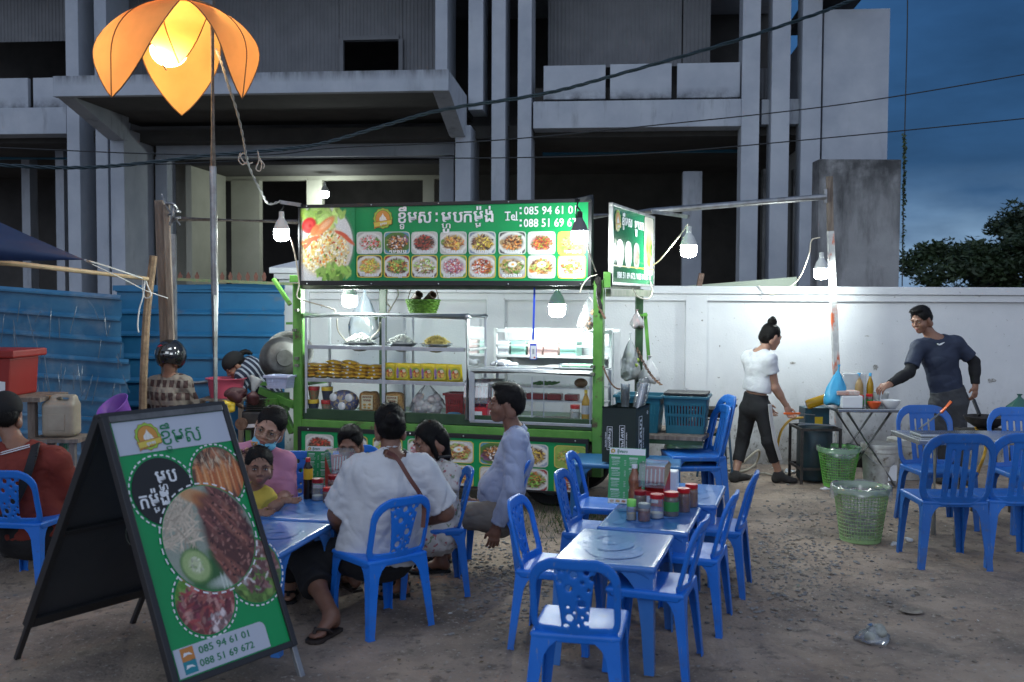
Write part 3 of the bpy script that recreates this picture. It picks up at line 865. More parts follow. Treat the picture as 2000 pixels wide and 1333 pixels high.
# --- blue corrugated site fence
def ribbed(mb, P00, P10, P01, P11, rows, d=.042, cols=10, wob=0.0, seed=0, normal=(0, -1, 0), rag=0.0):
 """sheet between four corners (bottom left, bottom right, top left, top right) with horizontal ribs"""
 r = random.Random(seed); nn = V(normal); P00, P10, P01, P11 = V(P00), V(P10), V(P01), V(P11)
 prof = []
 for i in range(rows):
  prof += [((i)/rows, 0), ((i+.40)/rows, .12), ((i+.76)/rows, .0), ((i+.785)/rows, 1), ((i+.87)/rows, 1)]
 prof.append((1, 0))
 jig = [[r.uniform(-1, 1) for _ in range(cols+1)] for _ in range(rows+1)]
 vs, fs = [], []
 for k, (t, o) in enumerate(prof):
  row = min(int(t*rows), rows)
  for j in range(cols+1):
   s_ = j/cols
   if j == cols and rag: s_ += rag*jig[row][0]
   p = P00.lerp(P10, s_).lerp(P01.lerp(P11, s_), t)
   vs.append(p + nn*(o*d + wob*jig[row][j]))
 n = cols+1
 for k in range(len(prof)-1):
  for j in range(cols): fs.append((k*n+j, k*n+j+1, (k+1)*n+j+1, (k+1)*n+j))
 mb.add(vs, fs)
fe = thing('metal_fence', 'blue ribbed sheet-metal fence standing upright behind the posts, left of the cart', 'fence', at(400, 800, 9.9))
for (x0, x1, sd) in ((228, 420, 1), (416, 556, 2)):
 for (ya, yb_, rows) in ((560, 690, 3), (690, 830, 3), (830, 960, 3)):
  b = MB(); Y = 9.85 - (.02 if sd == 2 else 0)
  ribbed(b, at(x0, yb_, Y), at(x1, yb_+2, Y), at(x0, ya, Y), at(x1, ya+2, Y), rows, seed=sd, wob=.004, cols=6)
  b.build('sheet', M_blue, fe, smooth=.5)
b = MB(); b.bar(at(222, 563, 9.83), at(556, 559, 9.83), .05, .05); b.build('top_rail', M_blue, fe)
f2 = thing('metal_fence', 'scuffed blue ribbed sheet-metal fence with a ragged edge, sagging, at the far left', 'fence', at(100, 800, 9.2))
for i, (t0, t1) in enumerate(((0, .36), (.36, .70), (.70, 1))):
 b = MB(); Y = 9.35
 def fp(px, t): return at(px, (559+.075*px)*(1-t)+(905+.075*px)*t, Y+.1*t)
 ribbed(b, fp(-620, t1), fp((243, 247, 252)[i], t1), fp(-620, t0), fp((243, 245, 249)[i], t0), 3, seed=9+i, wob=.016, cols=14, rag=.012)
 b.build('sheet', M_blue2, f2, smooth=.5)
b = MB(); r = random.Random(5)
for k in range(46):
 x = r.uniform(5, 240); y = r.uniform(575, 760); dx = r.uniform(-14, 14); L = r.uniform(15, 60)
 b.tube(spline([at(x, y, 9.31), at(x+dx*.4, y+L*.4, 9.29), at(x+dx, y+L, 9.30)], 4), .004, 4)
b.build('film_crease', mat('clear_film', (0.12, 0.17, 0.23), rough=.25), f2, kind='stuff')
sp_ = thing('spiked_rail', 'green rail with a row of rusty spear points above the blue fence', 'rail', at(480, 545, 9.7))
b = MB(); b.bar(at(345, 546, 9.7), at(590, 556, 9.7), .028); b.build('rail', mat('faded_green_paint', (0.13, 0.22, 0.10), rough=.6, col2=(.25, .2, .12), nscale=20), sp_)
for px in (352, 368, 385, 434, 450, 467, 484, 500, 516):
 b = MB(); F_ = Frame(at(px, 549, 9.7), (1, 0, 0), (0, 0, 1))
 b.prism([(-.012, 0), (.012, 0), (.022, .045), (0, .09), (-.022, .045)], F_, -.004, .004); b.build('spike', mat('rusty_spike', (0.16, 0.07, 0.05), rough=.8), sp_)
# --- overhead cables
def cable(pts, r, label, m=M_cable, Y=12.0, n=6, name='power_cable', group=None):
 b = MB(); b.tube(spline([at(x, y, Y) for x, y in pts], 8), r, 6)
 return b.build(name, m, label=label, cat='cable', smooth=True, group=group)
main = spline([at(x, y, 12) for x, y in ((-200, 312), (0, 323), (140, 328), (250, 322), (400, 305), (560, 291), (640, 278), (760, 243), (870, 214), (1060, 184), (1200, 148), (1420, 85), (1600, 26), (1680, -6), (1900, -90))], 18)
b = MB()
for ph in (0, 2.1, 4.2):
 pts = []
 for i, p in enumerate(main):
  a = i*.55+ph; pts.append(p+V((0, math.cos(a)*.011, math.sin(a)*.014)))
 b.tube(pts, .0105, 5)
b.build('power_cable', mat('twisted_black_cable', (0.012, 0.03, 0.04), rough=.45), label='thick twisted black cable sagging across the building to the upper right', cat='cable', smooth=True)
cable([(-200, 283), (0, 289), (300, 301), (520, 303), (660, 289), (960, 275), (1250, 248), (1640, 205), (2000, 146), (2300, 92)], .008, 'thin black cable crossing behind the stall, the upper of two at the right edge', Y=12.6)
cable([(300, 322), (640, 309), (960, 309), (1250, 301), (1560, 275), (2000, 232), (2300, 200)], .008, 'thin black cable crossing the building front, the lower of two at the right edge', Y=12.8)
cable([(1773, -60), (1772, 60), (1769, 180), (1767, 262), (1764, 420), (1762, 560)], .008, 'thin cable hanging straight down beside the grimy concrete block', Y=14.4)
vn = []; fn = []
r = np.random.default_rng(8)
for k in range(520):
 t = r.uniform(0, 1); py = 262+t*(540-262)
 if py > 400 and r.random() < .55: continue
 p = np.array(at(1767-3*t+r.normal(0, 1.9), py, 14.4+r.normal(0, .02)))
 a, c_ = r.normal(size=3), r.normal(size=3); a /= np.linalg.norm(a); c_ = np.cross(a, c_); c_ /= np.linalg.norm(c_)
 k0 = len(vn); vn += [p-a*.025, p+c_*.014, p+a*.025, p-c_*.014]; fn.append((k0, k0+1, k0+2, k0+3))
o = link_mesh('climbing_vine', fast_mesh('climbing_vine', vn, fn, False), M_leaf); settle(o)
tag(o, 'leafy green vine climbing the thin hanging cable beside the concrete block', 'vine')
# --- shared small-object builders
def thin_glass(name, tint=(1, 1, 1), gloss=0.10, rough=0.03, haze=0.0):
 if name in MATS: return MATS[name]
 m = bpy.data.materials.new(name); m.use_nodes = True
 n, l = m.node_tree.nodes, m.node_tree.links; n.clear()
 o = n.new('ShaderNodeOutputMaterial'); t = n.new('ShaderNodeBsdfTransparent'); t.inputs[0].default_value = (*tint, 1)
 g = n.new('ShaderNodeBsdfGlossy'); g.inputs['Roughness'].default_value = rough
 lw = n.new('ShaderNodeLayerWeight'); lw.inputs['Blend'].default_value = 0.22
 mr = n.new('ShaderNodeMapRange'); mr.inputs['To Min'].default_value = gloss*.45; mr.inputs['To Max'].default_value = min(1, gloss*5)
 mx = n.new('ShaderNodeMixShader')
 l.new(lw.outputs['Fresnel'], mr.inputs['Value']); l.new(mr.outputs['Result'], mx.inputs['Fac'])
 if haze:
  d = n.new('ShaderNodeBsdfDiffuse'); d.inputs[0].default_value = (.8, .82, .84, 1)
  m2 = n.new('ShaderNodeMixShader'); m2.inputs['Fac'].default_value = haze
  l.new(t.outputs[0], m2.inputs[1]); l.new(d.outputs[0], m2.inputs[2]); l.new(m2.outputs[0], mx.inputs[1])
 else: l.new(t.outputs[0], mx.inputs[1])
 l.new(g.outputs[0], mx.inputs[2]); l.new(mx.outputs[0], o.inputs[0])
 MATS[name] = m
 return m
M_glass = thin_glass('window_glass', (.95, .98, .97), .11, haze=.012)
M_jarglass = thin_glass('jar_plastic', (.90, .92, .92), .16, .08, haze=.10)
M_bagfilm = thin_glass('clear_bag', (.94, .95, .96), .15, .22, haze=.07)
M_alu = mat('aluminium', (0.62, 0.64, 0.66), rough=0.33, metal=0.9, col2=(0.50, 0.52, 0.54), nscale=12)
M_pgreen = mat('green_cart_paint', (0.075, 0.24, 0.035), rough=0.42, col2=(0.12, 0.31, 0.06), nscale=7)
layer(M_pgreen, (0.09, 0.055, 0.035), scale=11, lo=0.60, hi=0.68, detail=8)
M_dgreen = mat('dark_green_paint', (0.015, 0.045, 0.018), rough=0.4, col2=(0.03, 0.07, 0.03), nscale=6)
M_rail = mat('greenish_steel', (0.12, 0.15, 0.10), rough=0.5, metal=.3, col2=(0.2, 0.2, 0.16), nscale=14)
M_black = mat('black_frame', (0.012, 0.012, 0.014), rough=0.45)
M_signgreen = mat('sign_green', (0.001, 0.27, 0.075), rough=0.35, col2=(0.002, 0.31, 0.09), nscale=2, coat=0.06)
M_white_ink = mat('white_ink', (0.78, 0.80, 0.82), rough=0.4)
M_green_ink = mat('green_ink', (0.01, 0.20, 0.08), rough=0.4)
M_black_ink = mat('black_ink', (0.012, 0.012, 0.014), rough=0.4)
M_print = print_mat()
M_red = mat('red_plastic', (0.50, 0.012, 0.014), rough=0.32)
M_reddark = mat('dark_red_plastic', (0.30, 0.012, 0.014), rough=0.35)
M_yellow = mat('yellow_plastic', (0.75, 0.50, 0.02), rough=0.35)
M_whitep = mat('white_plastic', (0.70, 0.72, 0.74), rough=0.4)
M_bluelite = mat('sky_blue_film', (0.06, 0.42, 0.70), rough=0.28)
M_rust = mat('rusty_iron', (0.10, 0.05, 0.03), rough=.85, col2=(.2, .12, .08), nscale=30)
M_rubber = mat('tyre_rubber', (0.015, 0.015, 0.016), rough=.8)
def jar(c, r, h, lidm, content, label, group='condiment jars', fill=.75, lidh=None, clab=None, cat='jar'):
 c = V(c); t = thing('condiment_jar', label, cat, c, 0, group)
 lidh = lidh or h*.18
 b = MB(); b.lathe([(r*.9, 0), (r, h*.05), (r, h*.66), (r*.92, h*.78), (r*.86, h*.82)], 18, c); b.build('body', M_jarglass, t, smooth=True)
 b = MB(); b.lathe([(0.001, .004), (r*.88, .004), (r*.94, h*.06), (r*.94, h*fill), (0.001, h*fill)], 16, c); b.build('contents', content, t, smooth=True)
 b = MB(); b.lathe([(r*.93, h*.80), (r*.96, h*.82), (r*.96, h*.82+lidh*.9), (r*.9, h*.82+lidh), (.001, h*.82+lidh)], 18, c); b.build('lid', lidm, t, smooth=True)
 if clab:
  b = MB(); b.lathe([(r*1.005, h*.22), (r*1.005, h*.6)], 18, c); b.build('paper_label', clab, t, smooth=True)
 return t
def bottle(c, r, h, bodym, capm, label, group=None, prof=None, labm=None, laby=(.3, .55), name='bottle', capr=.36):
 c = V(c); t = thing(name, label, 'bottle', c, 0, group)
 prof = prof or [(.001, 0), (.9, 0), (1, .03), (1, .55), (.92, .66), (.6, .78), (.36, .85), (.33, .92)]
 b = MB(); b.lathe([(a*r, z*h) for a, z in prof], 18, c); b.build('body', bodym, t, smooth=True)
 b = MB(); b.lathe([(capr*r*1.08, .90*h), (capr*r*1.08, .985*h), (capr*r*.9, h), (.001, h)], 14, c); b.build('cap', capm, t, smooth=True)
 if labm:
  b = MB(); b.lathe([(r*1.012, h*laby[0]), (r*1.012, h*laby[1])], 18, c); b.build('paper_label', labm, t, smooth=True)
 return t
def bag(c, rx, ry, h, m, label, name='plastic_bag', knot=.25, seed=0, content=None, fillm=None, group=None, neck=.16, hang=0.0, lean=(0, 0)):
 """a filled carrier bag: fat wrinkled belly, gathered neck (and a stretched neck when it hangs)"""
 c = V(c); t = thing(name, label, 'bag', c, 0, group); r = np.random.default_rng(seed)
 n, prof = 26, [(.70, 0), (.93, .04), (1, .13), (.95, .28), (.80, .44), (.60, .58), (.40, .71), (neck, .84), (neck*.6, .92), (neck*1.3, 1.0)]
 vs, fs = [], []
 ph = r.uniform(0, 6.28, 8)
 for i, (a, z) in enumerate(prof):
  for j in range(n):
   th = 2*math.pi*j/n
   w = 1+.09*math.sin(3*th+ph[0]+z*4)+.07*math.sin(5*th+ph[1]-z*7)+.22*(abs(math.sin(4.5*th+ph[2]+z*3))-.6)*(0.25+z)+.05*math.sin(12*th+z*9)
   vs.append((c.x+a*rx*w*math.cos(th)+lean[0]*z, c.y+a*ry*w*math.sin(th)+lean[1]*z, c.z+z*h+.012*math.sin(3*th+ph[3])*(1 if z < .1 else 0)))
 for i in range(len(prof)-1):
  for j in range(n): fs.append((i*n+j, i*n+(j+1) % n, (i+1)*n+(j+1) % n, (i+1)*n+j))
 fs.append(tuple(range(n-1, -1, -1)))
 b = MB(); b.add(vs, fs); b.build('film', m, t, smooth=1.2)
 if fillm:
  for k in range(content or 8):
   a, q = r.uniform(0, 6.28), math.sqrt(r.uniform(0, 1))*.62
   s_ = r.uniform(.22, .34)*min(rx, ry)*1.5
   b = MB(); b.ball((c.x+math.cos(a)*q*rx, c.y+math.sin(a)*q*ry, c.z+s_+r.uniform(0, .42)*h), s_, 10, 6, (1, 1, .85)); b.build('item', fillm, t, smooth=True)
 return t
# --- printed pictures of dishes
GR, RD, BR, YL, OR, WH, DK, PK, TN, LG, PU = (.10, .26, .03), (.55, .05, .03), (.16, .06, .03), (.70, .48, .07), (.62, .22, .05), (.82, .82, .78), (.05, .03, .025), (.62, .30, .32), (.52, .36, .18), (.32, .52, .12), (.30, .12, .28)
DISHES = [  # background, plate, food palette, accents, elongation
 ((.55, .55, .52), WH, (WH, RD, GR, PK), (LG,), 2.2),
 ((.12, .30, .42), (.10, .24, .05), (BR, TN, OR, WH), (PU, GR), 1.6),
 ((.55, .56, .52), WH, (BR, RD, DK, (.3, .1, .06)), (LG,), 2.4),
 ((.50, .50, .47), WH, (TN, OR, BR, YL), (GR,), 3.2),
 ((.22, .27, .36), WH, (TN, YL, BR, DK), (), 4.0),
 ((.10, .09, .09), WH, (BR, TN, OR), (LG, GR, TN), 1.5),
 ((.55, .53, .50), WH, (RD, OR, BR, GR), (WH,), 1.3),
 ((.30, .42, .08), None, (LG, YL, BR, TN), (BR,), 1.8),
 ((.09, .08, .03), WH, (YL, OR, LG, TN), (GR,), 2.6),
 ((.35, .03, .03), WH, (BR, LG, GR, OR), (WH,), 3.0),
 ((.14, .10, .08), WH, (TN, LG, BR, WH), (), 3.0),
 ((.18, .34, .08), WH, (PK, WH, RD, PU), (GR,), 1.4),
 ((.42, .36, .28), WH, (RD, OR, WH, BR), (LG,), 2.0),
 ((.50, .36, .36), (.52, .54, .56), (TN, GR, BR), (WH, YL), 3.0),
 ((.58, .57, .54), WH, (OR, BR, TN, LG), (WH, OR), 3.6),
 ((.60, .58, .55), WH, (LG, GR, OR, RD, WH), (), 1.6)]
def dish(i, N, M, seed):
 bg, plate, pal, acc, el = DISHES[i % len(DISHES)]
 c = Canvas(N, M, bg, seed)
 for _ in range(3): c.ell(c.r.uniform(-1, 1), c.r.uniform(-1, 1), .7, .35, np.array(bg)*c.r.uniform(.5, 1.5), c.r.uniform(0, 3), .6)
 if plate is not None:
  c.ell(0, 0, 1.12, 1.02, np.array(plate)*.72, 0, .03); c.ell(0, -.02, 1.06, .97, np.array(plate)*.88, 0, .05)
 for q, a in enumerate(acc): c.bits(9, .6*math.cos(q*2.4+seed), .35*math.sin(q*2.4+seed), (.35, .3), .16, (a,), 1.4)
 c.ell(0, 0, .76, .68, np.array(pal[0])*.5, 0, .3)
 c.bits(130, 0, 0, (.80, .70), .055, pal, el)
 c.bits(36, 0, .05, (.6, .5), .04, [np.array(x)*1.5 for x in pal], el)
 if i in (13, 14): c.ell(.0, .22, .34, .26, (.85, .84, .80), .2, .15); c.ell(.03, .22, .12, .10, (.8, .42, .05), 0, .3)
 return c.grain(.06)
def emblem(parent, F, cu, cv, r, w, tilt=0.0):
 """round scalloped badge: lime edge, orange disc, a head of garlic and a ribbon across"""
 def P(x, y, d):
  c_, s_ = math.cos(tilt), math.sin(tilt)
  return F.pt(cu+(x*c_-y*s_)*r, cv+(x*s_+y*c_)*r, w+d)
 def ring(rad, d, sc=0.0, n=48):
  return [P(math.cos(2*math.pi*i/n)*rad*(1+sc*math.cos(2*math.pi*i/n*12)), math.sin(2*math.pi*i/n)*rad*(1+sc*math.cos(2*math.pi*i/n*12)), d) for i in range(n)]
 e = MB()
 e.poly(ring(1, .0, .05), (.28, .07, .03)); e.poly(ring(.96, .0004, .05), (.33, .55, .06)); e.poly(ring(.80, .0008), (.20, .06, .02)); e.poly(ring(.76, .0012), (.62, .28, .05))
 g = [(0, .52), (.06, .36), (.18, .20), (.34, .05), (.36, -.18), (.2, -.30), (-.2, -.30), (-.36, -.18), (-.34, .05), (-.18, .20), (-.06, .36)]
 e.poly([P(x, y, .0016) for x, y in g], (.80, .78, .72))
 e.poly([P(.34+x*.35, -.18+y*.3, .002) for x, y in g], (.86, .84, .80))
 for x in (-.12, .1): e.poly([P(x-.012, .22, .0024), P(x+.012, .22, .0024), P(x*1.6+.012, -.26, .0024), P(x*1.6-.012, -.26, .0024)], (.55, .52, .48))
 rb = [(-1.0, -.40), (1.0, -.12), (1.0, -.56), (.86, -.66), (.55, -.62), (-.55, -.92), (-.92, -1.06), (-.86, -.86)]
 e.poly([P(x, y+.03, .003) for x, y in rb], (.45, .20, .04))
 rb2 = [(-.92, -.42), (.94, -.17), (.92, -.55), (-.88, -.83)]
 e.poly([P(x, y, .0035) for x, y in rb2], (.66, .52, .08))
 o = e.build('emblem', M_print, parent)
 k = MB(); F2 = Frame(F.pt(cu, cv, w+.004), F.ex*math.cos(tilt+.14)+F.ey*math.sin(tilt+.14), F.ey*math.cos(tilt+.14)-F.ex*math.sin(tilt+.14), F.ez)
 khmer(k, F2, [('ខ', ['ទ'], [], []), ('ម', [], [], []), ('ស', [], [], [])], -.34*r, .38*r, -.62*r, -.44*r, 0)
 k.build('lettering', M_white_ink, o)
 return o
KH_NAME = [('ខ', ['ទ'], ['ឹ'], []), ('ម', [], [], []), ('ស', [], [], [])]
KH_FOOD = [('ម', ['ហ'], [], ['ូ']), ('ប', [], [], [])]
KH_ORDER = [('ក', [], [], []), ('ម', ['ម'], ['៉'], []), ('ង', [], ['់'], [])]
CAP = [[('ញ', ['ំ'][:0], [], []), ('ក', [], [], []), ('ស', [], [], [])], [('ត', [], [], []), ('ម', [], [], []), ('ស', [], [], []), ('ប', [], [], [])], [('ស', ['ត'], [], []), ('ក', [], [], []), ('ង', [], [], []), ('ប', [], [], [])],
  [('ម', [], ['ឹ'], []), ('ខ', [], [], []), ('ល', [], [], [])], [('ប', [], [], []), ('ហ', [], [], []), ('ក', ['ល'], [], []), ('ន', [], [], [])], [('ស', [], [], []), ('ល', [], [], []), ('ក', [], [], []), ('ញ', [], [], [])]]
# --- the food cart
CFO, CEX, CEZ = V((-1.81, 8.38, 0)), V((.962, -.273, 0)), V((-.385, -.923, 0))
CF = Frame(CFO, CEX, (0, 0, 1), CEZ)
def cfr(w): return Frame(CF.O+CF.ez*w, CF.ex, CF.ey, CF.ez)
def cblock(mb, x0, x1, y0, y1, w0, w1):
 F = cfr(w1); xm, ym = (x0+x1)/2, (y0+y1)/2
 return mb.fbox(CF, F.px(x0, ym)[0], F.px(x1, ym)[0], F.px(xm, y1)[1], F.px(xm, y0)[1], w0, w1)
def cat_(px, py, w): F = cfr(w); return CF.pt(*F.px(px, py), w)
cart = thing('food_cart', 'green steel street-food cart with glass cabinets under a long green banner', 'food cart', CF.pt(1.25, 0, -.6), math.atan2(CEX.y, CEX.x))
uL, uR = CF.px(580, 700)[0], CF.px(1167, 700)[0]
posts = {}
for nm, u, m, w1, zt in (('fl', uL, M_pgreen, 0, 1.80), ('fr', uR, M_pgreen, 0, 1.83)):
 b = MB(); b.fbox(CF, u-.038, u+.038, .30, zt, w1-.06, w1); b.build('post', m, cart, bev=.004)
BLp, BRp = at(748, 640, 9.5), at(1248, 650, 8.92)
for p in (BLp, BRp):
 b = MB(); b.bar((p.x, p.y, .3), (p.x, p.y, 1.77), .066, .066, (0, 1, 0)); b.build('post', M_dgreen, cart, bev=.004)
FLp, FRp = CF.pt(uL, 0, -.03), CF.pt(uR, 0, -.03)
def zz(p, z): return V((p.x, p.y, z))
for a, c_, z in ((FLp, FRp, 1.775), (BLp, BRp, 1.80), (FLp, BLp, 1.79), (FRp, BRp, 1.79)):
 b = MB(); d = nrm(c_-a)*.04; b.bar(zz(a+d, z), zz(c_-d, z), .035, .045); b.build('rail', M_rail, cart, bev=.003)
for (y0, y1, w0, w1, m) in ((824, 846, -.05, -.005, M_pgreen), (812, 824, -.06, -.02, M_dgreen)):
 b = MB()
 zl0, zl1 = (.66, .745) if y0 == 812 else (.575, .655)
 b.fbox(CF, uL+.04, uR-.04, zl0, zl1, w0, w1); b.build('beam', m, cart, bev=.004)
b = MB(); b.fbox(CF, uL-.02, uR+.02, .60, .65, -1.25, -.065); b.build('deck', M_dgreen, cart)
for u0 in (uL, uR):
 b = MB(); b.bar(CF.pt(u0, .60, -.07), CF.pt(u0, .60, -1.25), .05, .07); b.build('beam', M_pgreen, cart, bev=.004)
for u0 in (uL+.5, uR-.45):
 for w in (-.25, -1.05):
  wh = MB(); c = CF.pt(u0, .26, w); wh.lathe([(.17, -.035), (.24, -.045), (.26, -.02), (.26, .02), (.24, .045), (.17, .035)], 24, c, CF.ez); wo = wh.build('wheel', M_rubber, cart, smooth=True)
  wh = MB(); wh.lathe([(.17, -.03), (.14, -.012), (.03, -.02), (.03, .02), (.14, .012), (.17, .03)], 18, c, CF.ez); wh.build('rim', M_steel, wo, smooth=True)
for (x, y) in ((581, 606), (577, 645), (581, 700), (581, 714), (1158, 716), (1158, 731)):
 b = MB(); c = cat_(x, y, .01); b.fbox(cfr(0), CF.px(x, y)[0]-.012, CF.px(x, y)[0]+.02, CF.px(x, y)[1]-.012, CF.px(x, y)[1]+.012, .002, .03); b.build('latch', M_rail, cart, bev=.003)
b = MB(); b.bar(cat_(534, 545, -.02), cat_(567, 596, -.02), .03, .03); b.build('brace', M_pgreen, cart, bev=.003)
b = MB(); b.bar(cat_(560, 632, -.03), cat_(572, 632, -.03), .03, .02); b.build('stub', M_pgreen, cart)
b = MB(); b.bar(cat_(568, 545, .03), cat_(586, 545, .03), .05, .06); b.build('stub', M_pgreen, cart, bev=.004)
b = MB(); b.tube(spline([cat_(1166, 540, .03), cat_(1170, 560, .035), cat_(1168, 580, .03), cat_(1173, 600, .04), cat_(1171, 612, .03)], 5), [.02, .03, .026, .024, .02, .016, .02, .022, .02, .016, .014, .014, .016, .018, .016, .014, .014, .012, .012, .012, .01], 7); b.build('tar_wrap', mat('black_tar', (.02, .017, .014), rough=.7, bump=.8, bscale=70), cart, smooth=True)
b = MB(); b.bar(cat_(1169, 598, .04), cat_(1182, 623, .06), .014, .014); b.build('rod', M_rust, cart)
b = MB(); b.bar(BRp+V((.05, -.02, 1.56-BRp.z)), BRp+V((.09, -.02, 1.12-BRp.z)), .03, .02); b.build('bracket', M_pgreen, cart)
b = MB(); b.bar(BRp+V((.0, -.03, 1.54-BRp.z)), BRp+V((.07, -.03, 1.54-BRp.z)), .03, .02); b.build('bracket', M_pgreen, cart)
BN = cfr(.07)
c4 = [BN.px(583, 399), BN.px(1156, 390), BN.px(585, 557), BN.px(1156, 560)]
bu0, bu1 = (c4[0][0]+c4[2][0])/2, (c4[1][0]+c4[3][0])/2
bv0, bv1 = (c4[2][1]+c4[3][1])/2, (c4[0][1]+c4[1][1])/2
sb = MB(); sb.fbox(BN, bu0+.012, bu1-.012, bv0+.012, bv1-.012, -.035, -.004)
sign = sb.build('sign_board', M_signgreen, cart)
for (a, b_, c_, d) in ((bu0, bu1, bv0, bv0+.04), (bu0, bu1, bv1-.028, bv1), (bu0, bu0+.018, bv0+.041, bv1-.029), (bu1-.028, bu1, bv0+.041, bv1-.029)):
 f = MB(); f.fbox(BN, a, b_, c_, d, -.04, .012); f.build('frame', M_black, sign, bev=.003)
for i in range(5):
 for v in (bv0+.015, bv1-.012):
  f = MB(); f.ball(BN.pt(bu0+.08+i*(bu1-bu0-.16)/4, v, .013), .006, 8, 5); f.build('screw', M_alu, sign)
def brect(x0, x1, y0, y1):
 xm, ym = (x0+x1)/2, (y0+y1)/2
 return BN.px(x0, ym)[0], BN.px(x1, ym)[0], BN.px(xm, y1)[1], BN.px(xm, y0)[1]
cN, cM = 96, 140
cv = Canvas(cN, cM, (.004, .235, .075), 4)
cv.ell(-.42, -.02, 1.40, 1.17, (.003, .16, .05), 0, .012); cv.ell(-.42, -.02, 1.34, 1.12, (.70, .72, .72), 0, .012)
cv.ell(-.42, -.02, 1.2, 1.0, (.62, .64, .66), 0, .2)
m_ = None
cv.bits(60, -.45, .62, (.7, .34), .10, (LG, (.40, .62, .10), GR, (.45, .65, .2)), 1.9)
cv.bits(40, .1, .72, (.5, .2), .07, (LG, (.45, .65, .2)), 2.0)
cv.ell(-.1, -.22, .86, .62, (.66, .52, .22), 0, .2)
cv.bits(620, -.1, -.2, (.88, .64), .026, ((.82, .76, .55), (.80, .66, .30), (.85, .82, .72), (.72, .48, .12), (.78, .72, .5)), 1.9)
cv.bits(60, -.1, -.2, (.8, .55), .03, (OR, (.70, .25, .04), GR, RD), 1.5)
cv.bits(60, .2, -.78, (.6, .18), .06, (LG, (.3, .55, .1), GR), 2.2)
cv.ell(-.66, .48, .27, .21, (.55, .02, .02), .3, .1); cv.ell(-.66, .5, .14, .1, (.75, .06, .05), .3, .3); cv.ell(-.62, .47, .06, .05, (.4, .01, .01), 0, .3)
cv.ell(-.1, .46, .42, .14, (.75, .28, .10), .55, .15); cv.ell(-.05, .5, .22, .07, (.82, .45, .25), .55, .3); cv.ell(-.45, .35, .2, .1, (.70, .20, .06), .8, .2)
cv.ell(-.6, .1, .36, .06, (.72, .16, .06), .25, .2); cv.ell(-.7, -.03, .2, .05, (.70, .14, .06), .7, .2); cv.ell(.72, .12, .3, .06, (.65, .12, .05), -.6, .2); cv.ell(.5, .25, .25, .05, (.6, .1, .05), -.3, .2)
x0, x1, y0, y1 = brect(585.5, 694, 402, 549)
ph = MB(); photo_into(ph, BN, (x0+x1)/2, (y0+y1)/2, (x1-x0)/2, (y1-y0)/2, .0015-.004+.004, np.flipud(np.flipud(cv.grain(.08))), 60); ph.build('food_photo', M_print, sign)
cu, cvv = BN.px(748, 427); emblem(sign, BN, cu, cvv, .082, .002)
lt = MB()
for items, X0, X1, Y0, Y1 in ((KH_NAME, 778, 843, 415, 436), (KH_FOOD, 862, 904, 415, 435), (KH_ORDER, 906, 964, 413, 434)):
 a, b_, c_, d = brect(X0, X1, Y0, Y1); khmer(lt, BN, items, a, b_, c_, d, .002, .018)
for yy in (418, 431):
 a, b_, c_, d = brect(851, 855, yy-2.5, yy+2.5); lt.fbox(BN, a, b_, c_, d, .001, .002)
for s_, X0, X1, Y0, Y1 in (('Tel', 986, 1010, 413.5, 431), ('085 94 61 01', 1023.5, 1126, 403, 419), ('088 51 69 672', 1023, 1137, 427, 443.5)):
 a, b_, c_, d = brect(X0, X1, Y0, Y1); text_into(lt, BN, s_, a, b_, c_, d, .002, .016)
for X, Y in ((991.5, 430.5), (1008, 430.5)):
 a, b_, c_, d = brect(X-4, X+4, Y-1.3, Y+.7); lt.fbox(BN, a, b_, c_, d, .001, .002)
for yy in (407, 417, 431, 441):
 a, b_, c_, d = brect(1015, 1019, yy-2, yy+2); lt.fbox(BN, a, b_, c_, d, .001, .002)
lt.build('lettering', M_white_ink, sign, kind='stuff')
tx = [722, 775.5, 829.5, 886, 942, 1001, 1058, 1117]
rims = MB()
for row in (0, 1):
 for i, X in enumerate(tx):
  hw = 24.0+i*.35; yc = 475 if row == 0 else 520.8+i*.15; hh = 21+i*.12
  a, b_, c_, d = brect(X-hw, X+hw, yc-hh, yc+hh)
  q = MB()
  photo_into(q, BN, (a+b_)/2, (c_+d)/2, (b_-a)/2, (d-c_)/2, .0025, dish(row*8+i, 44, 40, 50+row*8+i), 9)
  q.build('food_photo', M_print, sign)
  col = (.62, .52, .08) if (row == 1 and i != 6) or i == 7 else (.55, .62, .55)
  gx, gy = warp_grid(2, 2, 9)
  pts = []
  for k in range(40):
   t_ = 2*math.pi*k/40; cx, cy_ = abs(math.cos(t_)), abs(math.sin(t_)); rr = (cx**9+cy_**9)**(-1/9)
   pts.append((math.cos(t_)*rr, math.sin(t_)*rr))
  vs = [BN.pt((a+b_)/2+x*(b_-a)/2*s_, (c_+d)/2+y*(d-c_)/2*s_, .0035) for s_ in (.97, 1.05) for x, y in pts]
  rims.add(vs, [(k, (k+1) % 40, 40+(k+1) % 40, 40+k) for k in range(40)], col)
cp = MB()
for row in (0, 1):
 for i, X in enumerate(tx):
  a, b_, c_, d = brect(X-15, X+19, (492 if row == 0 else 537.5+i*.15)-2.6, (492 if row == 0 else 537.5+i*.15)+2.6)
  if row == 1: a -= .02
  cp_b = CAP[(i+row*3) % 6]
  khmer(cp, BN, cp_b, a, b_, c_, d, .0042, .05)
rims.build('photo_rim', M_print, sign, kind='stuff')
cp.build('caption', M_white_ink, sign, kind='stuff')
P_tl, P_tr, P_bl, P_br = at(1199, 393, 7.72), at(1281, 427, 9.05), at(1194, 557, 7.72), at(1276, 562, 9.05)
sx = nrm(V((P_tr.x-P_tl.x, P_tr.y-P_tl.y, 0))); SF = Frame(P_bl, sx, (0, 0, 1))
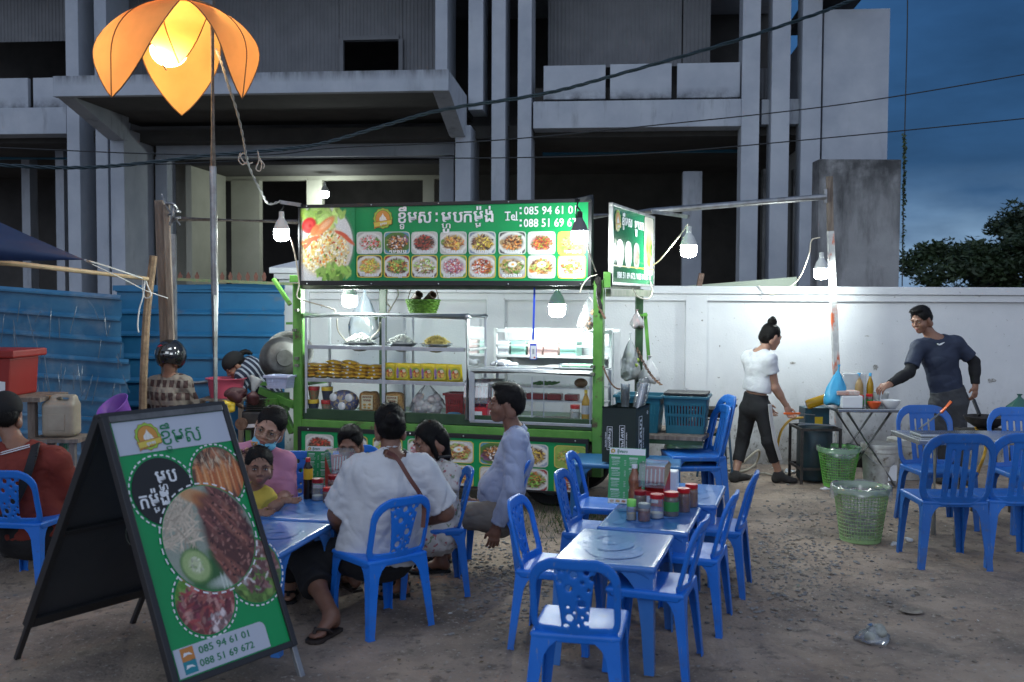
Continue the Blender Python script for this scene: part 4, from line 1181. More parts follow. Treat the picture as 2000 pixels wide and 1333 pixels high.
if SF.ez.y > 0: SF.ez = -SF.ez
SL = (P_tr-P_tl).dot(sx); H0, H1 = P_tl.z-P_bl.z, P_tr.z-P_br.z
SH = (H0+H1)/2
sd = MB(); sd.fbox(SF, 0.02, SL-.02, 0.02, SH-.02, -.03, -.002); side = sd.build('side_sign', mat('faded_sign_green', (0.008, 0.20, 0.08), rough=.16, col2=(.01, .23, .09), nscale=3, coat=.6), cart)
for (a, b_, c_, d) in ((0, SL, 0, .022), (0, SL, SH-.022, SH), (0, .024, .023, SH-.023), (SL-.024, SL, .023, SH-.023)):
 f = MB(); f.fbox(SF, a, b_, c_, d, -.028, .008); f.build('frame', M_steel, side, bev=.003)
q = MB()
cvs = Canvas(30, 70, (.55, .55, .5), 77); cvs.ell(-.1, -.3, .9, .6, WH); cvs.bits(120, 0, -.1, (.6, .6), .09, (LG, OR, TN, GR, YL), 2.2); cvs.ell(0, .7, 1.2, .4, (.5, .46, .4), 0, .5)
photo_into(q, SF, SL-.21, SH*.56, .17, SH*.40, .002, cvs.grain(.05)*.7, 14); q.build('food_photo', M_print, side)
for k in range(3):
 q = MB(); photo_into(q, SF, .24+k*.27, SH*.40, .10, .11, .002, dish(3+k, 26, 26, 90+k)*.38, 3); q.build('food_photo', M_print, side)
q = MB(); q.fbox(SF, .04, SL-.03, SH*.235, SH*.25, 0, .0025); q.build('stripe', M_yellow, side)
lt = MB(); khmer(lt, SF, KH_NAME, .30, .62, SH*.76, SH*.86, .002, .035); khmer(lt, SF, KH_FOOD+[('ក', [], [], [])], .70, 1.02, SH*.76, SH*.86, .002, .035)
text_into(lt, SF, '088 51 69 672 / 085 94 61 01', .16, SL-.12, SH*.09, SH*.17, .002, .03)
lt.build('lettering', M_white_ink, side, kind='stuff')
emblem(side, SF, .17, SH*.80, .085, .002)
f = MB(); f.bar(SF.pt(0.02, -.06, -.03), SF.pt(SL, -.06, -.03), .04, .06); f.build('rail', M_rail, cart, bev=.003)
f = MB(); f.bar(SF.pt(-.02, -.02, -.03), SF.pt(-.02, .10, -.03), .05, .08); f.build('stub', M_pgreen, cart, bev=.003)
LB = cfr(.03)
k4 = [LB.px(582, 834), LB.px(1149, 858), LB.px(582, 955), LB.px(1149, 968)]
lv1, lv0 = (k4[0][1]+k4[1][1])/2, k4[3][1]
lu0, lu1 = k4[0][0], k4[1][0]
lb = MB(); lb.fbox(LB, lu0+.012, lu1-.012, lv0+.01, lv1-.012, -.02, -.002); low = lb.build('front_banner', M_signgreen, cart)
for (a, b_, c_, d) in ((lu0, lu1, lv0, lv0+.018), (lu0, lu1, lv1-.035, lv1), (lu0, lu0+.03, lv0+.019, lv1-.036), (lu1-.02, lu1, lv0+.019, lv1-.036)):
 f = MB(); f.fbox(LB, a, b_, c_, d, -.025, .008); f.build('frame', M_black, low, bev=.003)
th = (lv1-lv0-.09)/2
for row in (0, 1):
 for i in range(8):
  uc = lu0+.20+i*(lu1-lu0-.34)/7; vc = lv1-.06-th*.5-row*(th+.02)
  q = MB(); photo_into(q, LB, uc, vc, .125, th*.5, .002, dish((i*3+row*5+2) % 16, 40, 36, 200+row*8+i), 9); q.build('food_photo', M_print, low)
  r_ = MB(); pts = []
  for k in range(36):
   t_ = 2*math.pi*k/36; cx, cy_ = abs(math.cos(t_)), abs(math.sin(t_)); rr = (cx**9+cy_**9)**(-1/9); pts.append((math.cos(t_)*rr, math.sin(t_)*rr))
  vs = [LB.pt(uc+x*.125*s_, vc+y*th*.5*s_, .003) for s_ in (.97, 1.045) for x, y in pts]
  r_.add(vs, [(k, (k+1) % 36, 36+(k+1) % 36, 36+k) for k in range(36)], (.60, .52, .12) if i % 3 else (.55, .6, .52)); r_.build('photo_rim', M_print, low)
for i in range(6):
 f = MB(); f.ball(LB.pt(lu0+.1+i*(lu1-lu0-.2)/5, lv1-.016, .009), .007, 8, 5); f.build('screw', M_alu, low)
CW0, CD = -.03, .36
cab = MB(); zb, zt_ = CF.px(700, 812)[1], CF.px(700, 617)[1]
ua, ub = CF.px(592, 700)[0], CF.px(911, 700)[0]; um = CF.px(745, 700)[0]
cab.fbox(CF, ua, ub, zb-.02, zb, CW0-CD, CW0); cabinet = cab.build('glass_cabinet', M_alu, cart)
def cbar(p, q, s_, par=None, nm='frame_bar', rnd_=False):
 b = MB()
 if rnd_: b.tube([p, q], s_/2, 10)
 else: b.bar(p, q, s_, s_)
 return b.build(nm, M_alu, par or cabinet, smooth=rnd_, bev=0 if rnd_ else .003)
cbar(CF.pt(ua, zt_, CW0), CF.pt(ub-.02, zt_, CW0), .05, rnd_=True)
b = MB(); b.ball(CF.pt(ub-.005, zt_, CW0), .028, 12, 8); b.build('corner', M_alu, cabinet, smooth=True)
cbar(CF.pt(ub-.005, zb, CW0), CF.pt(ub-.005, zt_-.02, CW0), .045, rnd_=True)
cbar(CF.pt(ua+.01, zb, CW0), CF.pt(ua+.01, zt_-.02, CW0), .022)
cbar(CF.pt(um, zb, CW0-.005), CF.pt(um, zt_-.02, CW0-.005), .028)
for u in (ua+.01, um, ub-.01): cbar(CF.pt(u, zb, CW0-CD), CF.pt(u, zt_, CW0-CD), .024)
cbar(CF.pt(um+.08, zb, CW0-CD), CF.pt(um+.08, zt_, CW0-CD), .02)
cbar(CF.pt(ua, zt_, CW0-CD), CF.pt(ub, zt_, CW0-CD), .03)
cbar(CF.pt(ub-.005, zt_, CW0), CF.pt(ub-.005, zt_, CW0-CD), .04, rnd_=True)
cbar(CF.pt(ua, zt_, CW0), CF.pt(ua, zt_, CW0-CD), .03)
shz = [CF.px(745, 681)[1], CF.px(745, 747)[1]]
for z in shz:
 b = MB(); b.fbox(CF, ua+.02, ub-.03, z-.016, z+.016, CW0-.012, CW0+.004); b.build('shelf_edge', M_alu, cabinet, bev=.002)
 b = MB(); b.fbox(CF, ua+.02, ub-.03, z-.004, z+.004, CW0-CD+.02, CW0-.014); b.build('shelf', M_alu, cabinet)
for (a, b_) in ((ua+.025, um-.016), (um+.016, ub-.03)):
 for (c_, d) in ((zb+.005, shz[1]-.018), (shz[1]+.018, shz[0]-.018), (shz[0]+.018, zt_-.03)):
  b = MB(); b.poly([CF.pt(a, c_, CW0-.008), CF.pt(b_, c_, CW0-.008), CF.pt(b_, d, CW0-.008), CF.pt(a, d, CW0-.008)]); b.build('glass_pane', M_glass, cabinet)
b = MB(); b.poly([CF.pt(ub-.005, zb, CW0-.03), CF.pt(ub-.005, zb, CW0-CD+.03), CF.pt(ub-.005, zt_-.02, CW0-CD+.03), CF.pt(ub-.005, zt_-.02, CW0-.03)]); b.build('glass_pane', M_glass, cabinet)
for z in shz:
 cbar(CF.pt(ub-.004, z, CW0-.02), CF.pt(ub-.004, z, CW0-CD), .02)
RD_ = .5
ra, rb_ = CF.px(915, 780)[0], CF.px(1154, 780)[0]
rz0, rz1 = CF.px(1035, 828)[1], CF.px(1035, 728)[1]
b = MB(); b.fbox(CF, ra, rb_, rz0-.02, rz0, CW0-RD_, CW0); counter = b.build('glass_counter', M_alu, cart)
cbar(CF.pt(ra, rz1, CW0), CF.pt(rb_, rz1, CW0), .048, counter, rnd_=True)
cbar(CF.pt(ra+.015, rz0, CW0), CF.pt(ra+.015, rz1, CW0), .045, counter)
cbar(CF.pt(rb_-.01, rz0, CW0), CF.pt(rb_-.01, rz1, CW0), .02, counter)
um2 = CF.px(1036, 780)[0]
cbar(CF.pt(um2, rz0, CW0-.004), CF.pt(um2, rz1-.03, CW0-.004), .012, counter)
cbar(CF.pt(um2+.09, rz0, CW0-.02), CF.pt(um2+.09, rz1-.03, CW0-.02), .008, counter)
cbar(CF.pt(ra, rz0, CW0), CF.pt(rb_, rz0, CW0), .025, counter)
for u in (ra+.02, rb_-.01): cbar(CF.pt(u, rz0, CW0-RD_), CF.pt(u, rz1, CW0-RD_), .025, counter)
b = MB(); b.fbox(CF, ra, rb_, rz1+.004, rz1+.014, CW0-RD_, CW0-.03); b.build('counter_top', M_alu, counter)
b = MB(); b.fbox(CF, ra, rb_, (rz0+rz1)/2+.06, (rz0+rz1)/2+.07, CW0-RD_, CW0-.18); b.build('shelf', M_alu, counter)
b = MB(); b.fbox(CF, ra, rb_, rz0+.14, rz0+.155, CW0-RD_, CW0-.3); b.build('shelf', M_alu, counter)
for (a, b_) in ((ra+.04, um2-.008), (um2+.008, rb_-.02)):
 b = MB(); b.poly([CF.pt(a, rz0+.01, CW0-.006), CF.pt(b_, rz0+.01, CW0-.006), CF.pt(b_, rz1-.025, CW0-.006), CF.pt(a, rz1-.025, CW0-.006)]); b.build('glass_pane', M_glass, counter)
for (X0, X1, par) in ((966, 988, 0), (1090, 1115, 0)):
 F = cfr(CW0-.2); p, q = F.px(X0, 714), F.px(X1, 714); z = rz1+.02
 b = MB(); b.tube([CF.pt(p[0], z, CW0-.2), CF.pt(p[0]+.02, z+.035, CW0-.2), CF.pt(q[0]-.02, z+.035, CW0-.2), CF.pt(q[0], z, CW0-.2)], .006, 6); b.build('handle', M_alu, counter, smooth=True)
for (u0_, u1_, w_) in ((ra+.05, um2+.12, CW0-.28), (um2-.02, rb_-.03, CW0-.30)):
 b = MB(); b.fbox(CF, u0_, u1_, rz1+.015 + (0.01 if w_ < CW0-.29 else 0), rz1+.022 + (0.01 if w_ < CW0-.29 else 0), w_-.18, w_+.14); b.build('sliding_lid', M_alu, counter)
b = MB(); b.fbox(CF, um2+.16, rb_-.04, rz1+.034, rz1+.045, CW0-.46, CW0-.22); b.build('cutting_board', mat('mint_plastic', (.30, .62, .42), rough=.4), counter)
wing = [((508, 762), (575, 792), .06), ((500, 792), (545, 792), .12), ((540, 770), (572, 846), .05)]
for (p, q, s_) in wing:
 b = MB(); b.bar(cat_(*p, -.15), cat_(*q, -.12), .05, s_); b.build('wing_arm', M_pgreen, cart, bev=.004)
b = MB(); b.fbox(CF, uL-.42, uL-.05, .92, .95, -.6, -.1); b.build('wing_shelf', M_pgreen, cart, bev=.003)
b = MB(); b.fbox(CF, uL-.36, uL-.2, .70, .86, -.2, -.12); b.build('hitch_box', M_pgreen, cart, bev=.004)
b = MB(); b.fbox(CF, uR+.05, uR+.78, .60, .63, -.75, -.12); b.build('wing_shelf', M_wood, cart)
for w in (-.14, -.72):
 b = MB(); b.bar(CF.pt(uR+.03, .585, w), CF.pt(uR+.78, .585, w), .03, .04); b.build('wing_arm', M_dgreen, cart)
# --- wiring and bulbs
b1 = cat_(550, 457, .10); led_bulb(at(550, 457, 8.30), .063, 'lit white LED bulb hanging on a bracket just left of the banner')
led_bulb(at(1132, 461, 7.22), .060, 'lit dark-bodied LED bulb hanging in front of the banner, over the phone numbers', dark=True)
led_bulb(at(1345, 488, 8.6), .068, 'lit white LED bulb hanging right of the angled side sign')
led_bulb(at(1604, 533, 9.62), .067, 'lit white LED bulb hanging by the tall post near the wall')
led_bulb(at(683, 586, 8.55), .066, 'lit white LED bulb under the banner, above the noodle cabinet')
led_bulb(at(1088, 604, 8.15), .068, 'lit white LED bulb under the banner, behind the blue lanyard')
def wire(pts, r, m, label, name='electric_wire', group='wires for the bulbs'):
 b = MB(); b.tube(spline(pts, 7), r, 6); return b.build(name, m, label=label, cat='wire', smooth=True, group=group)
wire([at(549, 392, 8.3), at(553, 405, 8.3), at(546, 414, 8.3), at(552, 420, 8.3), at(550, 428, 8.3)], .005, M_cable, 'black flex loop above the bulb left of the banner')
wire([at(562, 455, 8.28), at(572, 480, 8.24), at(580, 520, 8.24), at(584, 555, 8.24), at(580, 580, 8.24), at(596, 588, 8.3), at(628, 597, 8.3), at(652, 605, 8.35), at(655, 610, 8.35)], .006, M_cream_wire, 'cream flex running from the left bulb down behind the green post')
wire([at(658, 622, 8.4), at(660, 645, 8.4), at(672, 662, 8.45), at(686, 672, 8.5), at(715, 665, 8.5), at(738, 648, 8.45), at(742, 630, 8.4)], .006, M_cream_wire, 'cream flex hanging in a loop inside the noodle cabinet')
wire([at(1132, 390, 7.22), at(1127, 402, 7.22), at(1133, 412, 7.22), at(1132, 420, 7.22)], .006, M_cable, 'black flex loop over the dark bulb on the banner')
wire([at(1128, 395, 7.23), at(1125, 415, 7.23), at(1126, 432, 7.23)], .005, M_cable, 'second black flex strand beside the dark bulb')
wire([at(1146, 475, 7.24), at(1153, 500, 7.4), at(1160, 520, 7.55), at(1164, 531, 7.6)], .005, M_cream_wire, 'cream flex from the dark bulb down to the right post')
wire([at(1166, 537, 7.55), at(1150, 543, 7.5), at(1138, 558, 7.5), at(1133, 572, 7.5)], .005, M_cream_wire, 'short cream flex hooked beside the right post')
wire([at(1344, 438, 8.6), at(1330, 458, 8.65), at(1312, 480, 8.7), at(1290, 507, 8.8), at(1275, 519, 8.9)], .006, M_cream_wire, 'cream flex from the right bulb to the edge of the side sign')
wire([at(1236, 565, 7.9), at(1246, 580, 8.0), at(1266, 584, 8.4), at(1274, 570, 8.8), at(1270, 550, 8.9)], .006, M_cream_wire, 'cream flex loop under the side sign')
wire([at(1602, 464, 9.62), at(1585, 470, 9.65), at(1580, 498, 9.7), at(1560, 545, 9.9), at(1530, 568, 10.0), at(1507, 575, 10.02), at(1490, 568, 10.05), at(1482, 558, 10.05)], .006, M_cream_wire, 'flex drooping from the bulb by the tall post to the wall coping')
wire([at(757, 558, 8.3), at(755, 590, 8.3), at(762, 600, 8.32), at(757, 612, 8.3)], .006, M_cream_wire, 'cream flex dangling below the banner, left strand of a pair')
wire([at(772, 558, 8.28), at(778, 575, 8.28), at(768, 595, 8.3), at(758, 612, 8.3)], .006, M_cream_wire, 'cream flex dangling below the banner, right strand of a pair')
tw = []
base = spline([at(421, 95, 7.0), at(432, 120, 7.0), at(446, 165, 7.1), at(462, 215, 7.3), at(474, 265, 7.5), at(480, 300, 7.6), at(490, 335, 7.8), at(510, 375, 8.0), at(525, 398, 8.2), at(549, 393, 8.3)], 10)
b = MB()
for ph in (0, math.pi):
 b.tube([p+V((math.cos(i*.9+ph)*.006, 0, math.sin(i*.9+ph)*.006)) for i, p in enumerate(base)], .0055, 5)
b.build('electric_wire', mat('grey_flex', (.35, .35, .34), rough=.5), label='twisted grey flex running from the lantern down to the bulb left of the banner', cat='wire', smooth=True, group='wires for the bulbs')
for k, (pts) in enumerate((((470, 298), (466, 312), (474, 322), (484, 312), (476, 300), (470, 306), (480, 320), (494, 318)), ((503, 294), (506, 312), (500, 330), (508, 334), (511, 320), (505, 308), (516, 322), (514, 330)))):
 wire([at(x, y, 7.9) for x, y in pts], .005, mat('grey_flex', (.35, .35, .34)), ('left of two knots of loose wire tied to the thick cable above the stall', 'right of two knots of loose wire tied to the thick cable above the stall')[k], 'wire_knot', 'wire knots')
for (p, q, lab) in ((at(548, 395, 8.3), at(588, 401, 8.25), 'short steel arm holding the bulb left of the banner'), (at(1126, 392, 7.2), at(1156, 385, 7.66), 'short dark steel arm above the banner right end'), (at(1275, 414, 9.0), at(1345, 424, 8.6), 'thin steel arm reaching from the side sign to the right bulb')):
 b = MB(); b.bar(p, q, .022, .03); b.build('bracket_arm', M_steel if 'dark' not in lab else M_black, label=lab, cat='bracket')
# --- blue plastic furniture
M_chair = mat('blue_plastic', (0.010, 0.15, 0.60), rough=0.38, col2=(0.016, 0.175, 0.66), nscale=5, spec=.4, bump=0.08, bscale=90)
layer(M_chair, (0.06, 0.10, 0.24), scale=18, lo=0.60, hi=0.75, detail=8, amount=.55)
M_chair2 = mat('worn_blue_plastic', (0.012, 0.125, 0.46), rough=0.38, col2=(0.018, 0.15, 0.52), nscale=5, bump=.08, bscale=90)
layer(M_chair2, (0.08, 0.10, 0.16), scale=16, lo=0.55, hi=0.74, detail=8, amount=.7)
M_table = mat('blue_plastic_tabletop', (0.045, 0.19, 0.56), rough=0.26, col2=(0.06, 0.22, 0.60), nscale=4, spec=.5, coat=.35)
M_tprint = mat('tabletop_print', (0.085, 0.245, 0.62), rough=0.24, spec=.5, coat=.35)
M_tteal = mat('faded_blue_plastic', (0.015, 0.12, 0.30), rough=.4, col2=(.03, .16, .36), nscale=6)
M_mark = mat('scuff_mark', (0.03, 0.03, 0.035), rough=.8)
def vary(m, lo=.80, hi=1.12):
 n, l = m.node_tree.nodes, m.node_tree.links; b = n['Principled BSDF']; src = b.inputs['Base Color'].links[0].from_socket
 oi = n.new('ShaderNodeObjectInfo'); wn_ = n.new('ShaderNodeTexWhiteNoise'); l.new(oi.outputs['Location'], wn_.inputs['Vector'])
 mr = n.new('ShaderNodeMapRange'); mr.inputs['To Min'].default_value, mr.inputs['To Max'].default_value = lo, hi; l.new(wn_.outputs['Value'], mr.inputs['Value'])
 mx = n.new('ShaderNodeMixRGB'); mx.blend_type = 'MULTIPLY'; mx.inputs['Fac'].default_value = 1; l.new(src, mx.inputs['Color1']); l.new(mr.outputs['Result'], mx.inputs['Color2']); l.new(mx.outputs['Color'], b.inputs['Base Color'])
vary(M_chair); vary(M_chair2, .75, 1.15); vary(M_table, .85, 1.1)
for m_ in (M_chair, M_chair2): layer(m_, (.20, .25, .36), scale=60, lo=.66, hi=.72, stretch=(1, 1, .15), detail=2, amount=.5); layer(m_, (.10, .085, .07), scale=7, lo=.45, hi=.75, zfade=(.0, .16), amount=.6)
def smin_box2(x, z, cx, cz, hx, hz, r):
 qx, qz = np.abs(x-cx)-(hx-r), np.abs(z-cz)-(hz-r)
 return np.hypot(np.maximum(qx, 0), np.maximum(qz, 0))+np.minimum(np.maximum(qx, qz), 0)-r
def chair_back(kind, seat, H, hw):
 B = Body()
 zc, hz_ = (seat+H)/2-.02, (H-seat)/2+.02
 r = np.random.default_rng(4)
 if kind == 'bubble':
  hol = [(-.072, .645, .010), (-.045, .65, .006), (.0, .637, .014), (.05, .648, .011), (.073, .625, .011), (-.055, .605, .007), (.035, .606, .008), (-.02, .58, .013), (.058, .575, .007),
    (.02, .545, .006), (.028, .515, .016), (-.025, .50, .007), (.0, .478, .006), (-.02, .455, .015), (.03, .46, .006), (.045, .435, .010), (-.035, .415, .014), (.015, .425, .006), (.05, .40, .006), (.052, .48, .006)]
 else: hol = []
 def fn(P):
  x, y, z = P[..., 0], P[..., 1], P[..., 2]
  do = smin_box2(x, z, 0, zc, hw, hz_, hw*.60)
  do = np.maximum(do, -(z-seat+.02))
  op = smin_box2(x, z, 0, zc-.012, hw-(.027 if kind == 'bubble' else .036), hz_-(.030 if kind == 'bubble' else .045), hw*.5)
  rim = np.maximum(do, -op)
  if kind == 'bubble':
   t = np.clip((z-seat)/(H-seat), 0, 1)
   sw = .052+.045*t**1.6
   sp = np.maximum(np.abs(x)-sw, do)
   for hx, hzz, hr in hol: sp = np.maximum(sp, hr-np.hypot(x-hx, z-hzz))
  else:
   sp = np.maximum(np.abs(x)-.098, do)
   for hx in (-.052, 0., .052): sp = np.maximum(sp, -smin_box2(x, z, hx, zc-.01, .0075, hz_-.092, .007))
  low = np.maximum(do, z-(seat+.035))
  d1 = np.maximum(rim, np.abs(y+.002)-.0085)
  d2 = np.maximum(np.minimum(sp, low), np.abs(y)-.006)
  g = np.clip(.5+.5*(d1-d2)/.008, 0, 1)
  return d1*(1-g)+d2*g-.008*g*(1-g)
 B._add(fn, (-hw, -.02, seat-.02), (hw, .02, H+.01), .001, 'u')
 v, f = B.mesh(.0052)
 v = v.copy()
 v[:, 1] = v[:, 1] - .165*hw/.178 - (v[:, 2]-seat)*.30 + .18*(v[:, 2]-seat)**2 + 1.0*v[:, 0]**2
 return v, f
def chair_leg(sx, sy, S, seat, splay=.028, thick=.006, wide=1.0):
 zs = [seat-.012, seat-.03, seat-.055, seat-.09, seat*.5, seat*.2, .012, 0]
 ws = [.135, .098, .072, .056, .047, .040, .036, .040]
 vs, fs = [], []
 for z, w in zip(zs, ws):
  w *= wide
  k = (seat-z)/seat
  ox, oy = sx*(S+splay*k), sy*(S+splay*1.1*k)
  wy = w*.86
  for a, c in ((0, 0), (w, 0), (w, thick), (thick, thick), (thick, wy), (0, wy)):
   vs.append((ox-sx*a, oy-sy*c, z))
 for i in range(len(zs)-1):
  for j in range(6): fs.append((i*6+j, i*6+(j+1) % 6, (i+1)*6+(j+1) % 6, (i+1)*6+j))
 fs.append(tuple(range(5, -1, -1))); k = (len(zs)-1)*6; fs.append(tuple(range(k, k+6)))
 b = MB(); b.add(vs, fs); return b
def make_chair(kind, label, m, group):
 seat, H, hw, S = (.385, .70, .178, .168) if kind == 'bubble' else (.43, .87, .222, .195)
 t = thing('plastic_chair', label, 'chair', (0, 0, 0), 0, group)
 B = Body(); B.rbox((0, .005, seat-.010), (S+.012, S+.012, .013), .012, k=.004)
 B.cut((0, 0, 0), (0, 0, -1)) if False else None
 def skirt(P):
  x, y, z = P[..., 0], P[..., 1]-.005, P[..., 2]
  o = smin_box2(x, y, 0, 0, S+.010, S+.010, .03)
  return np.maximum(np.maximum(o, -(o+.006)), np.maximum(z-(seat-.006), (seat-.038)-z))
 B._add(skirt, (-S-.02, -S-.02, seat-.04), (S+.02, S+.03, seat), .006, 'u')
 def dish_(P): return np.sqrt(P[..., 0]**2+(P[..., 1]-.01)**2+(P[..., 2]-(seat+.745))**2)-.75
 B._add(dish_, (-.2, -.2, seat-.02), (.2, .2, seat+.02), .004, 's')
 v, f = B.mesh(.0062)
 link_mesh('seat', fast_mesh('seat', v, f), m, t)
 v, f = chair_back(kind, seat-.005, H, hw)
 link_mesh('backrest', fast_mesh('backrest', v, f), m, t)
 for sx in (-1, 1):
  for sy in (-1, 1):
   chair_leg(sx, sy, S+.004, seat, splay=.03 if sy < 0 else .018, wide=1.0 if kind == 'bubble' else 1.05).build('leg', m, t, smooth=.5)
 return t
def face(o, fx, fy): o.rotation_euler = (0, 0, math.atan2(-fx, fy)); return o
bub = make_chair('bubble', 'x', M_chair, 'low blue chairs with bubble holes in the back')
slat = make_chair('slatted', 'x', M_chair2, 'larger blue chairs with slotted backs')
bub['group'] = 'low blue chairs with bubble holes in the back'; slat['group'] = 'larger blue chairs with slotted backs'
first = {'b': True, 's': True}
def place(kind, x, y, fx, fy, label, z=0.0, tilt=0.0):
 p = bub if kind == 'b' else slat
 o = p if first[kind] else copy_tree(p)
 first[kind] = False
 o.location = (x, y, z); face(o, fx, fy); o.rotation_euler.x = tilt
 o['label'] = label
 return o
BC = []
BC.append(('b', .285, 3.99, .20, .98, 'empty blue bubble-hole chair at the near end of the table row, back to us'))
BC.append(('b', .24, 4.86, .95, -.30, 'empty blue bubble-hole chair left of the nearest table in the row'))
BC.append(('b', .50, 5.62, .95, -.30, 'empty blue bubble-hole chair left of the middle table, behind the menu card'))
BC.append(('b', .60, 6.30, .95, -.25, 'empty blue bubble-hole chair farthest on the left side of the table row, near the cart'))
BC.append(('b', .66, 4.56, -.93, .34, 'empty blue bubble-hole chair tucked under the right side of the nearest table'))
BC.append(('b', .93, 5.15, -.93, .34, 'empty blue bubble-hole chair second from the front on the right side of the table row'))
BC.append(('b', 1.18, 5.74, -.94, .32, 'empty blue bubble-hole chair farthest on the right side of the table row'))
BC.append(('b', -.68, 5.10, -.66, .75, 'blue bubble-hole chair under the woman in the white T-shirt'))
BC.append(('b', -.47, 5.72, -.95, -.20, 'blue bubble-hole chair under the girl in the floral dress'))
BC.append(('b', -.12, 6.16, -.97, .12, 'blue bubble-hole chair under the man in the striped shirt'))
BC.append(('b', -1.36, 6.12, .05, -1, 'blue bubble-hole chair behind the woman in pink, facing us'))
BC.append(('b', -2.85, 5.85, .15, 1, 'blue bubble-hole chair under the man in the red shirt'))
for a in BC: place(*a)
for a in (('s', 2.79, 6.38, .04, 1, 'blue slotted-back chair at the near left side of the steel table'),
   ('s', 3.22, 6.42, .02, 1, 'blue slotted-back chair cut by the right edge, near side of the steel table'),
   ('s', 3.20, 7.42, .05, -1, 'blue slotted-back chair on the far side of the steel table, facing us'),
   ('s', 3.83, 7.30, -.05, -1, 'blue slotted-back chair at the far right edge, facing us, by the wok'),
   ('s', 1.36, 7.62, -1, -.08, 'lower blue chair of the stacked pair beside the dark carton')):
 place(*a)
place('s', 1.40, 7.625, -1, -.08, 'upper blue chair of the stacked pair beside the dark carton', z=.075)
def table(cx, cy_, ang, L, W, H, m, label, pm, group='low blue plastic tables'):
 t = thing('plastic_table', label, 'table', (0, 0, 0), 0, group)
 B = Body(); B.rbox((0, 0, H-.014), (W/2, L/2, .016), .014, k=.003)
 def skirt(P):
  x, y, z = P[..., 0], P[..., 1], P[..., 2]
  o = smin_box2(x, y, 0, 0, W/2-.006, L/2-.006, .035)
  ed = np.where(np.abs(x)/W > np.abs(y)/L, np.abs(y)/(L/2), np.abs(x)/(W/2))
  dep = .030+.05*np.clip((ed-.55)/.45, 0, 1)**2
  return np.maximum(np.maximum(o, -(o+.007)), np.maximum(z-(H-.008), (H-dep)-z))
 B._add(skirt, (-W/2, -L/2, H-.09), (W/2, L/2, H), .004, 'u')
 v, f = B.mesh(.007); link_mesh('tabletop', fast_mesh('tabletop', v, f), m, t)
 for sx in (-1, 1):
  for sy in (-1, 1):
   zs = [H-.02, H-.06, H-.10, H-.16, H*.4, .01, 0]; ws = [.16, .115, .085, .07, .055, .045, .045]
   vs, fs = [], []
   for z, w in zip(zs, ws):
    k = (H-z)/H; ox, oy = sx*(W/2-.012+.012*k), sy*(L/2-.012+.012*k)
    for a, c in ((0, 0), (w, 0), (w, .007), (.007, .007), (.007, w), (0, w)): vs.append((ox-sx*a, oy-sy*c, z))
   for i in range(len(zs)-1):
    for j in range(6): fs.append((i*6+j, i*6+(j+1) % 6, (i+1)*6+(j+1) % 6, (i+1)*6+j))
   fs.append(tuple(range(5, -1, -1))); k = (len(zs)-1)*6; fs.append(tuple(range(k, k+6)))
   b = MB(); b.add(vs, fs); b.build('leg', m, t, smooth=.5)
 if pm:
  r = random.Random(int(cx*100)+7); b = MB(); z = H+.0032
  def blob(x, y, rx, ry, a):
   nonlocal z
   z += .00012
   pts = []
   for k in range(20):
    q = 2*math.pi*k/20; w = 1+.14*math.sin(3*q+a)
    px_, py_ = rx*w*math.cos(q), ry*w*math.sin(q)
    pts.append((max(-W/2+.03, min(W/2-.03, x+px_*math.cos(a)-py_*math.sin(a))), max(-L/2+.03, min(L/2-.03, y+px_*math.sin(a)+py_*math.cos(a))), z))
   b.poly(pts)
  for k in range(9): blob(r.uniform(-.18, .18), r.uniform(-.26, .26), r.uniform(.035, .08), r.uniform(.015, .035), r.uniform(0, 3))
  for k in range(3):
   z += .0002
   a0 = r.uniform(0, 6); cx_, cy2, R0 = r.uniform(-.08, .08), r.uniform(-.12, .12), r.uniform(.07, .12)
   n = 16; vs = []
   for i in range(n+1):
    q = a0+i/n*3.6; w = .014+.018*math.sin(math.pi*i/n)
    for s_ in (-1, 1): vs.append((cx_+(R0+s_*w)*math.cos(q), cy2+(R0+s_*w)*math.sin(q)*1.15, z))
   b.add(vs, [(2*i, 2*i+1, 2*i+3, 2*i+2) for i in range(n)])
  b.build('printed_pattern', pm, t, kind='stuff')
 t.location = (cx, cy_, 0); t.rotation_euler = (0, 0, ang)
 return t
TA = math.atan2(-.29, .955)
TH = .49
table(.51, 4.78, TA, .66, .48, TH, M_table, 'empty low blue table nearest to us in the right-hand row', M_tprint)
table(.775, 5.45, TA, .66, .48, TH, M_table, 'low blue table in the middle of the row, crowded with condiment jars', M_tprint)
table(1.06, 6.12, TA, .66, .48, TH, M_table, 'farthest low blue table of the right-hand row, behind the jars', M_tprint)
table(-1.25, 4.97, R_(-12), .66, .48, TH, M_table, 'low blue table behind the sandwich board, in front of the child', M_tprint)
table(-1.11, 5.66, R_(-12), .66, .48, TH, M_table, 'low blue table with menu and sauce bottle between the seated family', M_tprint)
table(.86, 7.36, R_(-10), .5, .80, .49, M_tteal, 'faded teal-blue table carrying the dark carton by the cart', None)
table(-3.05, 6.75, R_(6), .61, .55, TH, M_table, 'low blue table at the far left edge before the man in red', M_tprint)
